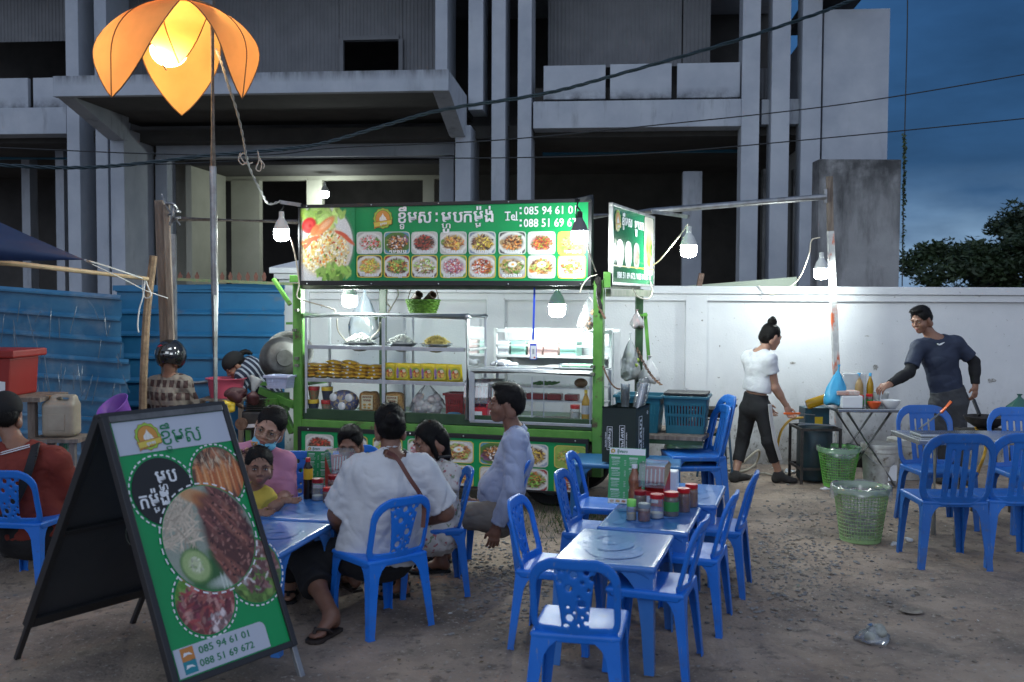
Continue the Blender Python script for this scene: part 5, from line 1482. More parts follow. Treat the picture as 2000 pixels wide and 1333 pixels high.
# --- sandwich board
TR, TL, RFt = at(441, 790, 4.67), at(196, 817, 4.14), gz(618, 1316)
aex = nrm(V((TR.x-TL.x, TR.y-TL.y, 0))); TL.z = TR.z = (TL.z+TR.z)/2
up = TR-RFt; up = nrm(up-aex*up.dot(aex))
AL = (TR-TL).dot(aex); AHh = (TR-RFt).dot(up)
AF = Frame(TL, aex, up)
if AF.ez.dot(EYE-TL) < 0: AF.ez = -AF.ez
print('board', AL, AHh, tuple(TL), tuple(TR))
ab = thing('sandwich_board', 'folding sandwich board with a green food poster, standing in front at the left', 'sandwich board', ((TL.x+TR.x)/2, (TL.y+TR.y)/2, 0), math.atan2(aex.y, aex.x))
M_fr = mat('board_frame', (0.030, 0.030, 0.033), rough=.4, metal=.2)
M_lip = mat('alu_lip', (.20, .20, .20), rough=.45, metal=.7, col2=(.12, .12, .12), nscale=12)
pb0 = AF.px(386, 1333); pb1 = AF.px(585, 1226)
BV = (pb0[1]+pb1[1])/2-.035            # bottom edge of the poster frame
b = MB(); b.fbox(AF, .012, AL-.012, BV+.012, -.012, -.018, -.003); pan = b.build('poster_panel', M_signgreen, ab)
for nm, (a, b_, c, d), m in (('frame', (0, .030, BV, 0), M_fr), ('frame', (AL-.028, AL, BV, 0), M_fr), ('frame', (.031, AL-.029, -.028, 0), M_lip), ('frame', (.031, AL-.029, BV, BV+.028), M_fr)):
 q = MB(); q.fbox(AF, a, b_, c, d, -.026, .010); q.build(nm, m, ab, bev=.004)
for u in (.02, AL-.015):
 q = MB(); q.bar(AF.pt(u, BV, -.012), AF.pt(u, -AHh, -.012), .028, .022, AF.ez); q.build('leg', M_steel, ab, bev=.003)
bexd = nrm(V((-aex.y, aex.x, 0)))
if bexd.dot(EYE-TL) > 0: bexd = -bexd
BKt = TL+bexd*.03; drop = V((bexd.x*.70, bexd.y*.70, -TL.z)); upb = nrm(-drop)
BK = Frame(BKt, aex, upb)
if BK.ez.dot(EYE-TL) < 0: BK.ez = -BK.ez
bl = drop.length
M_bk = mat('board_back', (.035, .038, .046), rough=.5, col2=(.05, .053, .06), nscale=3)
q = MB(); q.fbox(BK, .02, AL-.02, -bl*.83, -.02, -.006, .0); q.build('back_panel', M_bk, ab)
for (a, b_, c, d) in ((0, .03, -bl*.85, 0), (AL-.03, AL, -bl*.85, 0), (.031, AL-.031, -bl*.85, -bl*.81), (.031, AL-.031, -bl*.46, -bl*.44), (.031, AL-.031, -.03, 0)):
 q = MB(); q.fbox(BK, a, b_, c, d, -.02, .02); q.build('frame', M_fr, ab, bev=.003)
for u in (.02, AL-.02):
 q = MB(); q.bar(BK.pt(u, -bl*.85, 0), BK.pt(u, -bl, 0), .026, .02, BK.ez); q.build('leg', M_fr, ab, bev=.003)
q = MB(); c = BK.pt(AL*.55, -bl*.45, .03); q.tube(spline([c+V((-.15, 0, .0)), c, c+V((.02, -.02, -.06)), c+V((0, -.02, -.10)), c+V((-.02, -.02, -.05)), c+V((.01, 0, 0)), c+V((.2, .05, .01))], 6), .0025, 5); q.build('tie_wire', M_steel, ab)
q = MB(); q.fbox(AF, 0, AL, .0005, .02, -.06, .0); q.build('hinge_cap', M_fr, ab, bev=.004)
def ap(px, py): return AF.px(px, py)
def strip(mb, pts, w): mb.poly([AF.pt(u, v, w) for u, v in pts])
h0 = ap(234.7, 897)[1]; h1 = ap(450, 857)[1]; hv = (h0+h1)/2
U0, U1 = .040, AL-.030
wq = MB(); strip(wq, [(U0, hv), (U1, hv), (U1, -.03), (U0, -.03)], .0005); wq.build('poster_header', mat('poster_white', (.50, .54, .62), rough=.35, coat=.2), pan)
wq = MB(); nb = [ap(371, 1272), ap(505, 1204), ap(517, 1222), ap(517, 1258)]
v0 = BV+.034; vt = (nb[0][1]+nb[1][1])/2; ue = nb[2][0]
pts = [(U0, v0), (ue, v0), (ue, vt-.03)] + [(ue-.03+.03*math.cos(a), vt-.03+.03*math.sin(a)) for a in (.4, .8, 1.2)] + [(ue-.03, vt), (U0, vt)]
strip(wq, pts, .0005); wq.build('phone_box', MATS['poster_white'], pan)
eu, ev = ap(288, 853); emblem(pan, AF, eu, ev, .062, .002, -.02)
lt = MB(); a0, a1 = ap(318, 866), ap(388, 836)
khmer(lt, AF, KH_NAME, a0[0], a1[0], (a0[1]+a1[1])/2-.035, (a0[1]+a1[1])/2+.03, .0025, .0); lt.build('lettering', M_green_ink, pan, kind='stuff')
def disc(cu, cv_, r, m, w, nm):
 q = MB(); q.poly([AF.pt(cu+r*math.cos(2*math.pi*k/48), cv_+r*math.sin(2*math.pi*k/48), w) for k in range(48)]); return q.build(nm, m, pan)
def dashes(cu, cv_, r, w, n=34, a0=0, a1=2*math.pi):
 q = MB()
 for k in range(n):
  s0 = a0+(a1-a0)*k/n; s1 = s0+(a1-a0)/n*.58
  vs = []
  for i in range(4):
   t_ = s0+(s1-s0)*i/3
   for rr in (r-.0035, r+.0035): vs.append(AF.pt(cu+rr*math.cos(t_), cv_+rr*math.sin(t_), w))
  q.add(vs, [(2*i, 2*i+1, 2*i+3, 2*i+2) for i in range(3)])
 q.build('dashed_ring', M_white_ink, pan, kind='stuff')
kb = ap(320, 960); disc(*kb, .150, M_black_ink, .0008, 'black_disc'); dashes(*kb, .162, .001)
def aphoto(px, py, r, cvs, w):
 u, v = ap(px, py); dashes(u, v, r+.012, w)
 disc(u, v, r+.004, M_signgreen, w+.0003, 'photo_backing')
 q = MB(); photo_into(q, AF, u, v, r, r, w+.0008, cvs, 2); q.build('food_photo', M_print, pan)
MEAT = ((.13, .045, .035), (.20, .07, .05), (.09, .03, .03), (.26, .10, .07), (.17, .06, .05))
c1 = Canvas(80, 80, (.12, .06, .04), 301); c1.bits(60, 0, .5, (.9, .5), .07, ((.40, .16, .08), (.5, .34, .22), (.2, .1, .06)), 2.5)
for k in range(7): c1.ell(-.75+k*.26, -.1-.12*(k % 2), .13, .62, ((.55, .17, .05), (.62, .23, .07), (.48, .13, .04))[k % 3], .12*(k-3)*.3, .25); c1.ell(-.75+k*.26-.03, -.1, .03, .5, (.72, .38, .18), .0, .5)
for k in range(26): c1.ell(c1.r.uniform(-.9, .9), c1.r.uniform(.3, .95), .015, .2, ((.05, .03, .02), (.6, .5, .35))[k % 2], c1.r.uniform(-.5, .5), .3)
aphoto(426, 929, .135, np.flipud(np.flipud(c1.grain(.08))), .0010)
c2 = Canvas(80, 80, (.16, .05, .04), 302); c2.ell(-.75, .6, .5, .5, (.14, .26, .05), 0, .3); c2.bits(60, -.7, .6, (.4, .4), .09, (GR, (.2, .35, .08)), 1.6); c2.ell(-.35, .85, .3, .2, (.5, .2, .1), 0, .2)
c2.bits(240, .1, -.15, (.95, .8), .055, ((.30, .05, .05), (.42, .12, .10), (.14, .03, .04), (.50, .25, .22), (.22, .04, .06)), 3); c2.bits(50, .3, -.75, (.5, .3), .06, ((.6, .5, .5), (.25, .15, .15)), 1.6)
aphoto(401, 1172, .145, c2.grain(.08), .0010)
c3 = Canvas(80, 80, (.10, .16, .05), 303); c3.bits(80, 0, -.7, (1, .5), .10, ((.14, .26, .05), (.22, .36, .08), (.08, .15, .03)), 1.6); c3.bits(160, .1, .15, (.85, .8), .06, ((.22, .10, .09), (.12, .05, .05), (.40, .24, .22), (.16, .08, .07), (.30, .12, .12)), 2.6)
c3.bits(24, 0, .1, (.7, .7), .04, ((.5, .45, .42), (.15, .3, .05)), 3)
aphoto(496, 1114, .145, c3.grain(.08), .0010)
cm = Canvas(130, 130, (.30, .34, .28), 304); cm.bits(40, .3, -.7, (.8, .5), .16, ((.04, .14, .04), (.06, .20, .06)), 3); cm.ell(.25, -.86, .5, .12, (.45, .52, .45), .0, .3)
for k in range(8): cm.ell(.0+k*.08, -.86, .02, .16, (.60, .66, .58), 0, .3)
for k in range(150):
 cm.ell(cm.r.uniform(-1, -.25), cm.r.uniform(.0, .95), .26*cm.r.uniform(.5, 1.2), .016, np.array((.56, .47, .36))*cm.r.uniform(.6, 1.25), cm.r.uniform(0, 3.1), .3)
cm.ell(-.05, .80, .40, .14, (.55, .30, .14), -.4, .2); cm.ell(.1, .62, .34, .17, (.42, .16, .06), -.8, .2)
cm.ell(.42, -.05, .52, .95, (.10, .035, .03), .12, .15)
for k in range(20):
 x, y = cm.r.uniform(.05, .85), cm.r.uniform(-.8, .85)
 cm.ell(x, y, .42*cm.r.uniform(.6, 1.1), .085, MEAT[k % 5], -.95+cm.r.uniform(-.3, .3), .25)
 cm.ell(x-.02, y+.03, .30, .018, np.array(MEAT[k % 5])*2.0, -.95, .4)
cm.bits(160, .42, 0, (.5, .85), .02, ((.32, .15, .12), (.06, .02, .02), (.24, .09, .07)), 2)
cm.ell(-.46, -.46, .36, .30, (.10, .22, .06), -.9, .08); cm.ell(-.46, -.45, .31, .26, (.36, .48, .20), -.9, .1); cm.ell(-.46, -.45, .16, .13, (.55, .60, .36), -.9, .3); cm.bits(20, -.46, -.45, (.17, .15), .02, ((.62, .66, .46), (.3, .42, .18)), 2.2)
aphoto(410, 1050, .232, cm.grain(.05), .0022)
lt = MB(); i0 = ap(344, 925); u, v = kb
khmer(lt, AF, KH_FOOD, u-.022, u+.082, v+.035, v+.088, .0016, .02); khmer(lt, AF, KH_ORDER, u-.125, u+.015, v-.058, v-.005, .0016, .02)
lt.build('lettering', M_white_ink, pan, kind='stuff')
lt = MB(); vb = v0; hb = vt-v0
text_into(lt, AF, '085 94 61 01', U0+.115, U0+.115+.26, vb+hb*.60, vb+hb*.86, .0015, .012); text_into(lt, AF, '088 51 69 672', U0+.105, U0+.105+.28, vb+hb*.17, vb+hb*.42, .0015, .012)
lt.build('lettering', M_green_ink, pan, kind='stuff')
for vv, m in ((vb+hb*.73, mat('orange_icon', (.55, .22, .05), rough=.4)), (vb+hb*.30, mat('teal_icon', (.02, .24, .30), rough=.4))):
 q = MB(); strip(q, [(U0+.03, vv-.027), (U0+.092, vv-.027), (U0+.092, vv+.027), (U0+.03, vv+.027)], .0015); io = q.build('phone_icon', m, pan)
 q = MB(); strip(q, [(U0+.038, vv-.008), (U0+.06, vv-.002), (U0+.084, vv-.006), (U0+.07, vv+.006), (U0+.045, vv+.008)], .002); q.build('icon_mark', M_white_ink, io)
# --- lotus-shaped lantern on its pole
def trans_fabric(name, col, tw=.6):
 m = bpy.data.materials.new(name); m.use_nodes = True
 n, l = m.node_tree.nodes, m.node_tree.links; n.clear()
 o = n.new('ShaderNodeOutputMaterial'); d = n.new('ShaderNodeBsdfDiffuse'); t = n.new('ShaderNodeBsdfTranslucent'); mx = n.new('ShaderNodeMixShader')
 tcn = n.new('ShaderNodeTexCoord'); nz = n.new('ShaderNodeTexNoise'); nz.inputs['Scale'].default_value = 5; nz.inputs['Detail'].default_value = 6
 r = n.new('ShaderNodeValToRGB'); r.color_ramp.elements[0].color = (*[c*.86 for c in col], 1); r.color_ramp.elements[1].color = (*col, 1)
 r.color_ramp.elements[0].position, r.color_ramp.elements[1].position = .3, .6
 l.new(tcn.outputs['Object'], nz.inputs['Vector']); l.new(nz.outputs['Fac'], r.inputs['Fac'])
 l.new(r.outputs['Color'], d.inputs[0]); l.new(r.outputs['Color'], t.inputs[0]); mx.inputs[0].default_value = tw
 l.new(d.outputs[0], mx.inputs[1]); l.new(t.outputs[0], mx.inputs[2]); l.new(mx.outputs[0], o.inputs[0])
 MATS[name] = m; return m
M_petal = trans_fabric('amber_fabric', (.87, .45, .17), .5)
M_petal_in = trans_fabric('pale_amber_fabric', (.84, .50, .17), .5)
M_wire = mat('petal_wire', (.16, .075, .03), rough=.6)
LC = at(352, 8, 6.75)
lan = thing('lotus_lantern', 'large lit orange lotus-shaped fabric lantern hanging at the top of a steel pole', 'lantern', (LC.x, LC.y, LC.z))
def petal(az, R, drop, halfw, m, r0=.05, tip_in=.12, cup=.35, sag_=0.0, n=18, k=10):
 ca, sa = math.cos(az), math.sin(az)
 P = []
 for i in range(n+1):
  s_ = i/n
  a = s_*math.pi*.5
  r = r0+(R-r0)*math.sin(min(1, s_*1.35)*math.pi/2)-tip_in*max(0, s_-.55)**1.4*3
  z = -drop*(1-math.cos(s_*math.pi*.5))**.92 + .0
  w = halfw*math.sin(math.pi*min(1, (s_*.96+.04))**.95)**.85
  row = []
  for j in range(k+1):
   t_ = -1+2*j/k
   rr = r-cup*w*(t_*t_)*.6
   x, y = rr*ca-w*t_*sa, rr*sa+w*t_*ca
   row.append(LC+V((x, y, z-.04*w*t_*t_)))
  P.append(row)
 b = MB(); vs = [p for row in P for p in row]
 b.add(vs, [(i*(k+1)+j, i*(k+1)+j+1, (i+1)*(k+1)+j+1, (i+1)*(k+1)+j) for i in range(n) for j in range(k)])
 o = b.build('petal', m, lan, smooth=3.0)
 b = MB(); b.tube([r_[0] for r_ in P]+[r_[-1] for r_ in reversed(P)][1:], .0042, 5); b.build('rim_wire', M_wire, o, smooth=True)
 b = MB(); b.tube([r_[k//2]+V((ca, sa, 0))*.004 for r_ in P], .0038, 5); b.build('rib_wire', M_wire, o, smooth=True)
 return o
petal(R_(232), .50, .70, .40, M_petal, tip_in=.0, cup=.3)
petal(R_(-20), .53, .66, .25, M_petal, tip_in=.05)
petal(R_(108), .52, .66, .27, M_petal_in, tip_in=.05)
petal(R_(266), .29, .40, .25, M_petal_in, tip_in=.27, cup=.6)
petal(R_(184), .24, .44, .10, M_petal_in, tip_in=.15)
b = MB(); b.ball(at(330, 100, 6.76), .115, 24, 14, (1.05, 1, .9)); b.build('globe', mat('lit_globe', (.9, .8, .6), emit=(1.0, .72, .38), estr=LANTERN_E), lan, smooth=3.0)
b = MB(); b.lathe([(.05, -.02), (.06, .02), (.03, .05), (.02, .1)], 14, LC); b.build('cap', M_wire, lan, smooth=True)
q0 = at(417, 300, 7.02)
b = MB(); b.tube([(q0.x, q0.y, 0), (q0.x, q0.y, 1.7), (q0.x-.004, q0.y, 2.6)], .025, 12); b.build('pole', M_steel, lan, smooth=True)
b = MB(); b.tube([(q0.x-.004, q0.y, 2.58), (q0.x, q0.y, LC.z+.10)], .021, 12); b.build('pole', mat('rusty_pole', (.15, .11, .09), rough=.6, metal=.5, col2=(.3, .27, .24), nscale=16), lan, smooth=True)
b = MB(); b.bar((q0.x, q0.y, LC.z+.08), LC+V((0, 0, .08)), .03, .03); b.build('arm', M_steel, lan)
# --- posts, pipes, tarpaulin at the left
def post(pts, r, m, name, label, sides=8, cat='post', group=None, sq=None):
 b = MB()
 if sq: b.bar(pts[0], pts[-1], sq[0], sq[1], (0, 1, 0))
 else: b.tube(spline(pts, 6), r, sides)
 return b.build(name, m, label=label, cat=cat, smooth=not sq, bev=.004 if sq else 0, group=group)
g1 = gz(322, 940); 
post([(at(331, 640, 8.6).x, 8.6, 0), at(322, 600, 8.6), at(312, 392, 8.6)], 0, M_wood, 'wooden_post', 'tall grey weathered wooden post with a clamp, left of the lantern pole', sq=(.075, .06))
post([(at(335, 640, 8.54).x, 8.54, 1.2), at(325, 400, 8.54)], 0, M_wood, 'wooden_plank', 'grey plank nailed beside the tall weathered post', sq=(.05, .04), cat='plank')
post([(at(276, 790, 8.4).x, 8.4, 0), at(279, 790, 8.4), at(283, 680, 8.38), at(288, 600, 8.42), at(300, 500, 8.4)], .034, M_bark, 'branch_post', 'crooked bare branch standing as a post before the blue fence')
post([(at(339, 700, 8.9).x, 8.9, 0), at(338, 458, 8.9)], 0, M_steel, 'steel_post', 'slim whitish steel post beside the weathered wooden post', sq=(.05, .05))
b = MB(); b.tube([at(342, 428, 8.6), at(580, 434, 9.3)], .022, 8); b.build('steel_pipe', mat('rusty_pole', (.15, .11, .09)), label='rusty horizontal pipe from the wooden post to behind the banner', cat='pipe', smooth=True)
b = MB(); b.tube([at(1150, 424, 9.2), at(1270, 413, 9.35), at(1612, 385, 9.62)], .030, 10); b.build('steel_pipe', M_steel, label='long grey horizontal pipe from behind the side sign to the tall post at the wall', cat='pipe', smooth=True)
tp = thing('tall_post', 'tall narrow post by the wall, wooden above and flaking white and orange below', 'post', (at(1640, 900, 9.7).x, 9.7, 0))
M_flake = mat('flaking_paint', (.62, .62, .60), rough=.7, col2=(.40, .40, .40), nscale=8); layer(M_flake, (.62, .13, .05), scale=6, lo=.54, hi=.60, stretch=(1, 1, .35), detail=8)
pa_, pb2, pc2 = at(1620, 345, 9.66), at(1622, 452, 9.66), at(1634, 722, 9.68)
b = MB(); b.bar((at(1642, 900, 9.7).x, 9.7, 0), pb2, .06, .05, (0, 1, 0)); b.build('lower_post', M_flake, tp, bev=.003)
b = MB(); b.bar(pb2-V((0, -.002, .03)), pa_, .055, .046, (0, 1, 0)); b.build('upper_post', M_wood, tp, bev=.003)
b = MB(); b.bar(at(1612, 370, 9.62), at(1612, 398, 9.62), .03, .03); b.build('bracket', M_steel, tp, bev=.003)
b = MB()
for (p, q) in (((325, 398), (346, 408)), ((330, 420), (352, 414)), ((334, 436), (352, 425)), ((338, 400), (333, 440))):
 b.tube(spline([at(*p, 8.5), at((p[0]+q[0])/2+3, (p[1]+q[1])/2-4, 8.46), at(*q, 8.5)], 5), .012, 6)
b.tube(spline([at(316, 380, 8.55), at(322, 395, 8.5), at(330, 412, 8.5), at(352, 440, 8.48)], 5), .008, 6)
b.build('pipe_clamp', M_steel, label='tangle of bent wire and clamp lashing the pipe to the wooden post', cat='clamp', kind='stuff')
M_tarp = mat('navy_tarpaulin', (0.010, 0.028, 0.085), rough=.5, col2=(0.016, 0.04, 0.11), nscale=3, bump=.2, bscale=12)
b = MB(); corners = (at(-260, 320, 6.4), at(166, 508, 6.4), at(-260, 505, 6.1), at(-30, 513, 6.2))
rows = 14; vs = []
for i in range(rows+1):
 s_ = i/rows
 topp = corners[0].lerp(corners[1], s_); bot = corners[2].lerp(corners[3], min(1, s_*1.35)).lerp(corners[1], max(0, (s_-.35)/.65)**1.2)
 for j in range(9):
  t_ = j/8; p = topp.lerp(bot, t_); p = p+V((0, -.28*math.sin(math.pi*t_)*(1-s_), -.03*math.sin(math.pi*t_)*(1-s_)+.012*math.sin(t_*16+s_*5)*(1-s_))); vs.append(p)
b.add(vs, [(i*9+j, i*9+j+1, (i+1)*9+j+1, (i+1)*9+j) for i in range(rows) for j in range(8)])
c0, c2 = corners[0], corners[2]; b.add([c0, V((-7.5, 6.6, c0.z+.3)), V((-7.5, 2.8, 2.9)), V((-3.1, 3.9, 2.75)), V((-3.9, 5.9, c2.z+.1)), c2], [(0, 1, 2, 3, 4, 5)])  # unseen extension of the sheet, added to shade the left side
b.build('tarpaulin', M_tarp, label='dark navy tarpaulin stretched to a point at the left edge', cat='tarpaulin', smooth=3.0)
post([at(-250, 490, 6.3), at(0, 513, 6.6), at(150, 529, 7.4), at(288, 545, 8.3)], [.020]*7+[.018]*6+[.016]*6, M_bamboo, 'bamboo_pole', 'bamboo pole running under the navy tarpaulin to the branch post', cat='pole')
def rope(pts, label, r=.006):
 b = MB(); b.tube(spline(pts, 7), r, 6); return b.build('rope', M_rope, label=label, cat='rope', smooth=True, group='white ropes at the tarpaulin')
rope([at(166, 508, 6.4), at(225, 526, 7.3), at(280, 545, 8.25)], 'white rope from the tarpaulin point to the bamboo pole end')
rope([at(168, 511, 6.42), at(240, 545, 7.4), at(285, 568, 8.3), at(328, 583, 8.5)], 'thin lower white cord from the tarpaulin point to the wooden posts', .004)
rope([at(280, 545, 8.3), at(278, 560, 8.3), at(282, 580, 8.28), at(290, 582, 8.28), at(295, 575, 8.28), at(288, 558, 8.3), at(284, 545, 8.3)], 'white rope loop hanging at the branch post')
rope([at(283, 548, 8.28), at(279, 580, 8.26), at(272, 605, 8.26), at(269, 635, 8.26), at(271, 650, 8.26)], 'long loose white rope end with a knot by the branch post')
# --- people
def skin(name, c):
 return mat(name, c, rough=.48, col2=tuple(min(1, x*1.18) for x in c), nscale=22, sss=.12, bump=.08, bscale=160)
SK_A = skin('skin_brown', (.25, .125, .080)); SK_B = skin('skin_tan', (.38, .21, .145)); SK_C = skin('skin_deep', (.19, .092, .060))
M_hair = mat('black_hair', (.004, .0035, .0035), rough=.5, spec=.25, col2=(.010, .008, .007), nscale=30, stretch=(9, 9, 1), bump=.7, bscale=38)
M_lip = mat('lip', (.26, .07, .06), rough=.45); M_brow = mat('eyebrow_hair', (.02, .014, .012), rough=.7)
M_eyew = mat('eye_white', (.62, .60, .58), rough=.2); M_iris = mat('iris', (.012, .008, .006), rough=.12)
def cloth(name, c, c2=None, b=.6, rough=.85, **k): return mat(name, c, rough=rough, col2=c2 or tuple(x*.94 for x in c), nscale=7, bump=b, bscale=14, stretch=(1, 1, 1.8), **k)
def lerp(a, b, t): return a+(b-a)*t
def hand_ops(B, w, d, side, curl=.5, s=1.0, spread=.16, k=.004):
 """palm and five fingers: w wrist, d direction of the hand, side = direction from little finger to thumb"""
 d = nrm(d); side = nrm(side-d*side.dot(d)); pn = nrm(d.cross(side))    # fingers curl towards pn
 p0 = w+d*.012*s
 B.cone(p0-d*.03*s, p0+d*.02*s, .026*s, .024*s, k=.012, lat=side, ratio=1.25)
 B.cone(p0, p0+d*.065*s, .0145*s, .0135*s, k=.010, lat=side, ratio=2.7)
 L = [.062, .070, .066, .050]
 for i in range(4):
  o = (1.5-i)*.0195*s
  b0 = p0+d*(.072*s-abs(i-1.2)*.004*s)+side*o
  dd = nrm(d+side*(1.5-i)*spread*.35)
  a1, a2, a3 = curl*.7, curl*1.7, curl*2.4
  q = b0
  for a, f, r0, r1 in ((a1, .42, .0092, .0086), (a2, .32, .0086, .0080), (a3, .26, .0080, .0066)):
   nd = dd*math.cos(a)+pn*math.sin(a); e = q+nd*L[i]*f*1.15*s
   B.cone(q, e, r0*s, r1*s, k=k); q = e
 t0 = p0+side*.026*s+d*.012*s
 t1 = t0+nrm(side*.75+d*.75+pn*.25)*.034*s; t2 = t1+nrm(d+pn*(.3+curl*.6)+side*(.25-curl*.3))*.030*s
 B.cone(t0-side*.012*s, t1, .0125*s, .0105*s, k=.008); B.cone(t1, t2, .0100*s, .0080*s, k=k)
class Person:
 def __init__(s, label, base, sk, rz=0.0, group=None):
  s.t = thing('person', label, 'person', base, rz, group); s.sk = sk; s.parts = []; s.sd = sum(map(ord, label))
 def head(s, c, fwd, up, sc=1.0, child=False, hair='short', hat=None, eyes=True, mouth=True, female=False, gaze=None):
  c = V(c); f = nrm(fwd); u = nrm(V(up)-f*V(up).dot(f)); r = nrm(f.cross(u))
  s.hc, s.hf, s.hu, s.hr, s.hs = c, f, u, r, sc
  R = np.array([[r.x, f.x, u.x], [r.y, f.y, u.y], [r.z, f.z, u.z]])
  P = lambda x, y, z: c+r*(x*sc)+f*(y*sc)+u*(z*sc)
  s.P = P; B = Body()
  el = lambda x, y, z, a, b_, c_, k=.02, op='u': B.ell(P(x, y, z), (a*sc, b_*sc, c_*sc), R, k*sc, op)
  ch = 1 if child else 0
  el(0, -.014, .034, .074+.003*ch, .092, .084)
  el(0, .022, -.030, .060+.004*ch, .066, .074-.010*ch, .03)
  el(0, .058, -.088+.016*ch, .026, .026, .022, .03)
  for x in (-1, 1):
   el(x*.036, .052, -.030, .026+.005*ch, .028, .026, .02)           # cheek
   el(x*.030, .078, .026, .024, .012, .010, .016)                   # brow
   el(x*.031, .094, .006, .018, .016, .0115, .010, 's')             # eye socket
   el(x*.031, .074, .006, .0155, .0135, .0135, .004)                # eyeball and lids
   el(x*.074, -.006, -.004, .010, .020, .030, .008)                 # ear
   el(x*.066, -.030, -.052, .018, .03, .03, .025)                   # jaw angle
  B.cone(P(0, .084, .018), P(0, .100-.006*ch, -.020), .007*sc, .0115*sc, k=.010*sc)
  for x in (-1, 1): el(x*.0125, .092, -.026, .0085, .010, .008, .006)
  el(0, .074, -.056, .026, .016, .020, .012)                           # muzzle
  el(0, .0895, -.0535, .021, .0075, .0048, .003); el(0, .088, -.0630, .018, .0080, .0055, .003)
  B.cone(P(-.018, .094, -.0583), P(.018, .094, -.0583), .0016*sc, k=.002*sc, op='s')
  s.parts.append((B, .0042*sc))
  s.neck0 = P(0, -.018, -.060)
  if eyes:
   for x in (-1, 1):
    m = MB(); cc = P(x*.031, .0775, .0055); Rm = Matrix(((r.x, f.x, u.x), (r.y, f.y, u.y), (r.z, f.z, u.z)))
    m.ball(cc, .0115*sc, 12, 8, (1.12, .95, .55+.12*ch), Rm); e = m.build('eye', M_eyew, s.t, smooth=3.0)
    g = gaze or (0, 0)
    m = MB(); m.ball(cc+f*.0068*sc+r*g[0]*sc+u*g[1]*sc, .0062*sc, 10, 7, (1, .75, .95), Rm); m.build('iris', M_iris, e, smooth=3.0)
    m = MB(); m.tube([P(x*.018, .089, .0115), P(x*.031, .0905, .0145), P(x*.044, .083, .0105)], [.0018*sc, .0022*sc, .0016*sc], 5); m.build('eyelash', M_brow, s.t, smooth=True)
    m = MB(); m.tube([P(x*.013, .0905, .024), P(x*.028, .0925, .031), P(x*.046, .080, .026)], [.0030*sc, .0036*sc, .0018*sc], 6); m.build('eyebrow', M_brow, s.t, smooth=True)
  if mouth:
   m = MB(); Rm = Matrix(((r.x, f.x, u.x), (r.y, f.y, u.y), (r.z, f.z, u.z)))
   m.ball(P(0, .0915, -.0532), .020*sc, 12, 7, (1, .36, .21), Rm); m.ball(P(0, .0900, -.0635), .0175*sc, 12, 7, (1, .44, .30), Rm); m.build('lips', M_lip, s.t, smooth=3.0)
  H = Body(); hl = lambda x, y, z, a, b_, c_, k=.015, op='u': H.ell(P(x, y, z), (a*sc, b_*sc, c_*sc), R, k*sc, op)
  if hair:
   th = {'short': .009, 'buzz': .005, 'tied': .006, 'bob': .008, 'bun': .006}.get(hair, .007)
   hl(0, -.018, .040, .076+th, .090+th, .082+th)
   if hair in ('short',):
    hl(0, .025, .108, .058, .055, .022, .02); hl(.02, .050, .100, .04, .03, .018, .02)
   if hair in ('bob', 'tied', 'bun'): hl(0, -.055, -.02, .066+th, .055, .060, .03)
   if hair == 'bob':
    for x in (-1, 1): H.cone(P(x*.072, .02, .03), P(x*.070, .01, -.10), .020*sc, .016*sc, k=.02*sc)
    H.cone(P(0, -.075, .0), P(0, -.075, -.13), .05*sc, .035*sc, k=.03*sc, lat=r, ratio=1.5)
   hl(0, -.07, -.01, .066, .045, .055, .03)
   hl(0, .120, -.030, .094, .094, .122, .005, 's')
   if hair != 'bob':
    for x in (-1, 1): hl(x*.085, .026, -.035, .03, .046, .050, .006, 's')
   if hair == 'bun':
    hl(0, -.03, .140, .046, .044, .040, .006); hl(.026, -.045, .160, .030, .028, .026, .004); hl(-.026, -.02, .156, .028, .028, .028, .004); hl(0, -.03, .178, .024, .026, .018, .004)
   if hair == 'tied': hl(0, -.118, .02, .036, .030, .036, .012)
   if hair == 'pony':
    H.cone(P(0, -.10, .05), P(0, -.15, -.06), .03*sc, .02*sc, k=.015*sc)
   v, fc = H.mesh(.0048*sc)
   v = wrinkle(v, .0022*sc, 110, s.sd, fc)
   nr = vnormals(v, fc)
   me = fast_mesh('hair', v.copy(), fc); link_mesh('hair', me, M_hair, s.t)
   rs = np.random.default_rng(s.sd+1); idx = rs.integers(0, len(v), 900); lk = MB()
   knot = np.array({'bun': P(0, -.02, .135), 'tied': P(0, -.13, .02)}.get(hair, P(0, -.03, .13)))
   un, fn_, cc_ = np.array(u), np.array(f), np.array(c)
   for i in idx:
    q0 = v[i]; n0 = nr[i]
    if hair in ('bun', 'tied'): d = knot-q0
    elif hair == 'bob': d = -un+.25*(q0-cc_)/.1
    else: d = (q0-knot)+fn_*.05*sc*(1 if (q0-cc_) @ un > .06*sc else 0)
    d = d+rs.normal(size=3)*.25*np.linalg.norm(d); d = d-n0*(d @ n0); L = np.linalg.norm(d)
    if L < 1e-5: continue
    d /= L; L = min(L, (.05 if hair in ('bun', 'tied', 'bob') else .026)*sc*rs.uniform(.6, 1.2)); sd_ = np.cross(d, n0)*.0016*sc
    lift = (.0012 if hair in ('bun', 'tied') else .004)*rs.uniform(.4, 1.5)*sc
    pts = [q0+d*L*t_+n0*(lift*t_*(1.4-t_)-.5*L*L*t_*t_/.09/sc*.55+.0006) for t_ in (0, .4, .75, 1)]
    vs = []
    for k, q in enumerate(pts): w_ = sd_*(1, 1.1, .8, .25)[k]; vs += [q-w_, q+w_]
    lk.add(vs, [(0, 1, 3, 2), (2, 3, 5, 4), (4, 5, 7, 6)])
   lk.build('hair_locks', M_hair, s.t, kind='stuff')
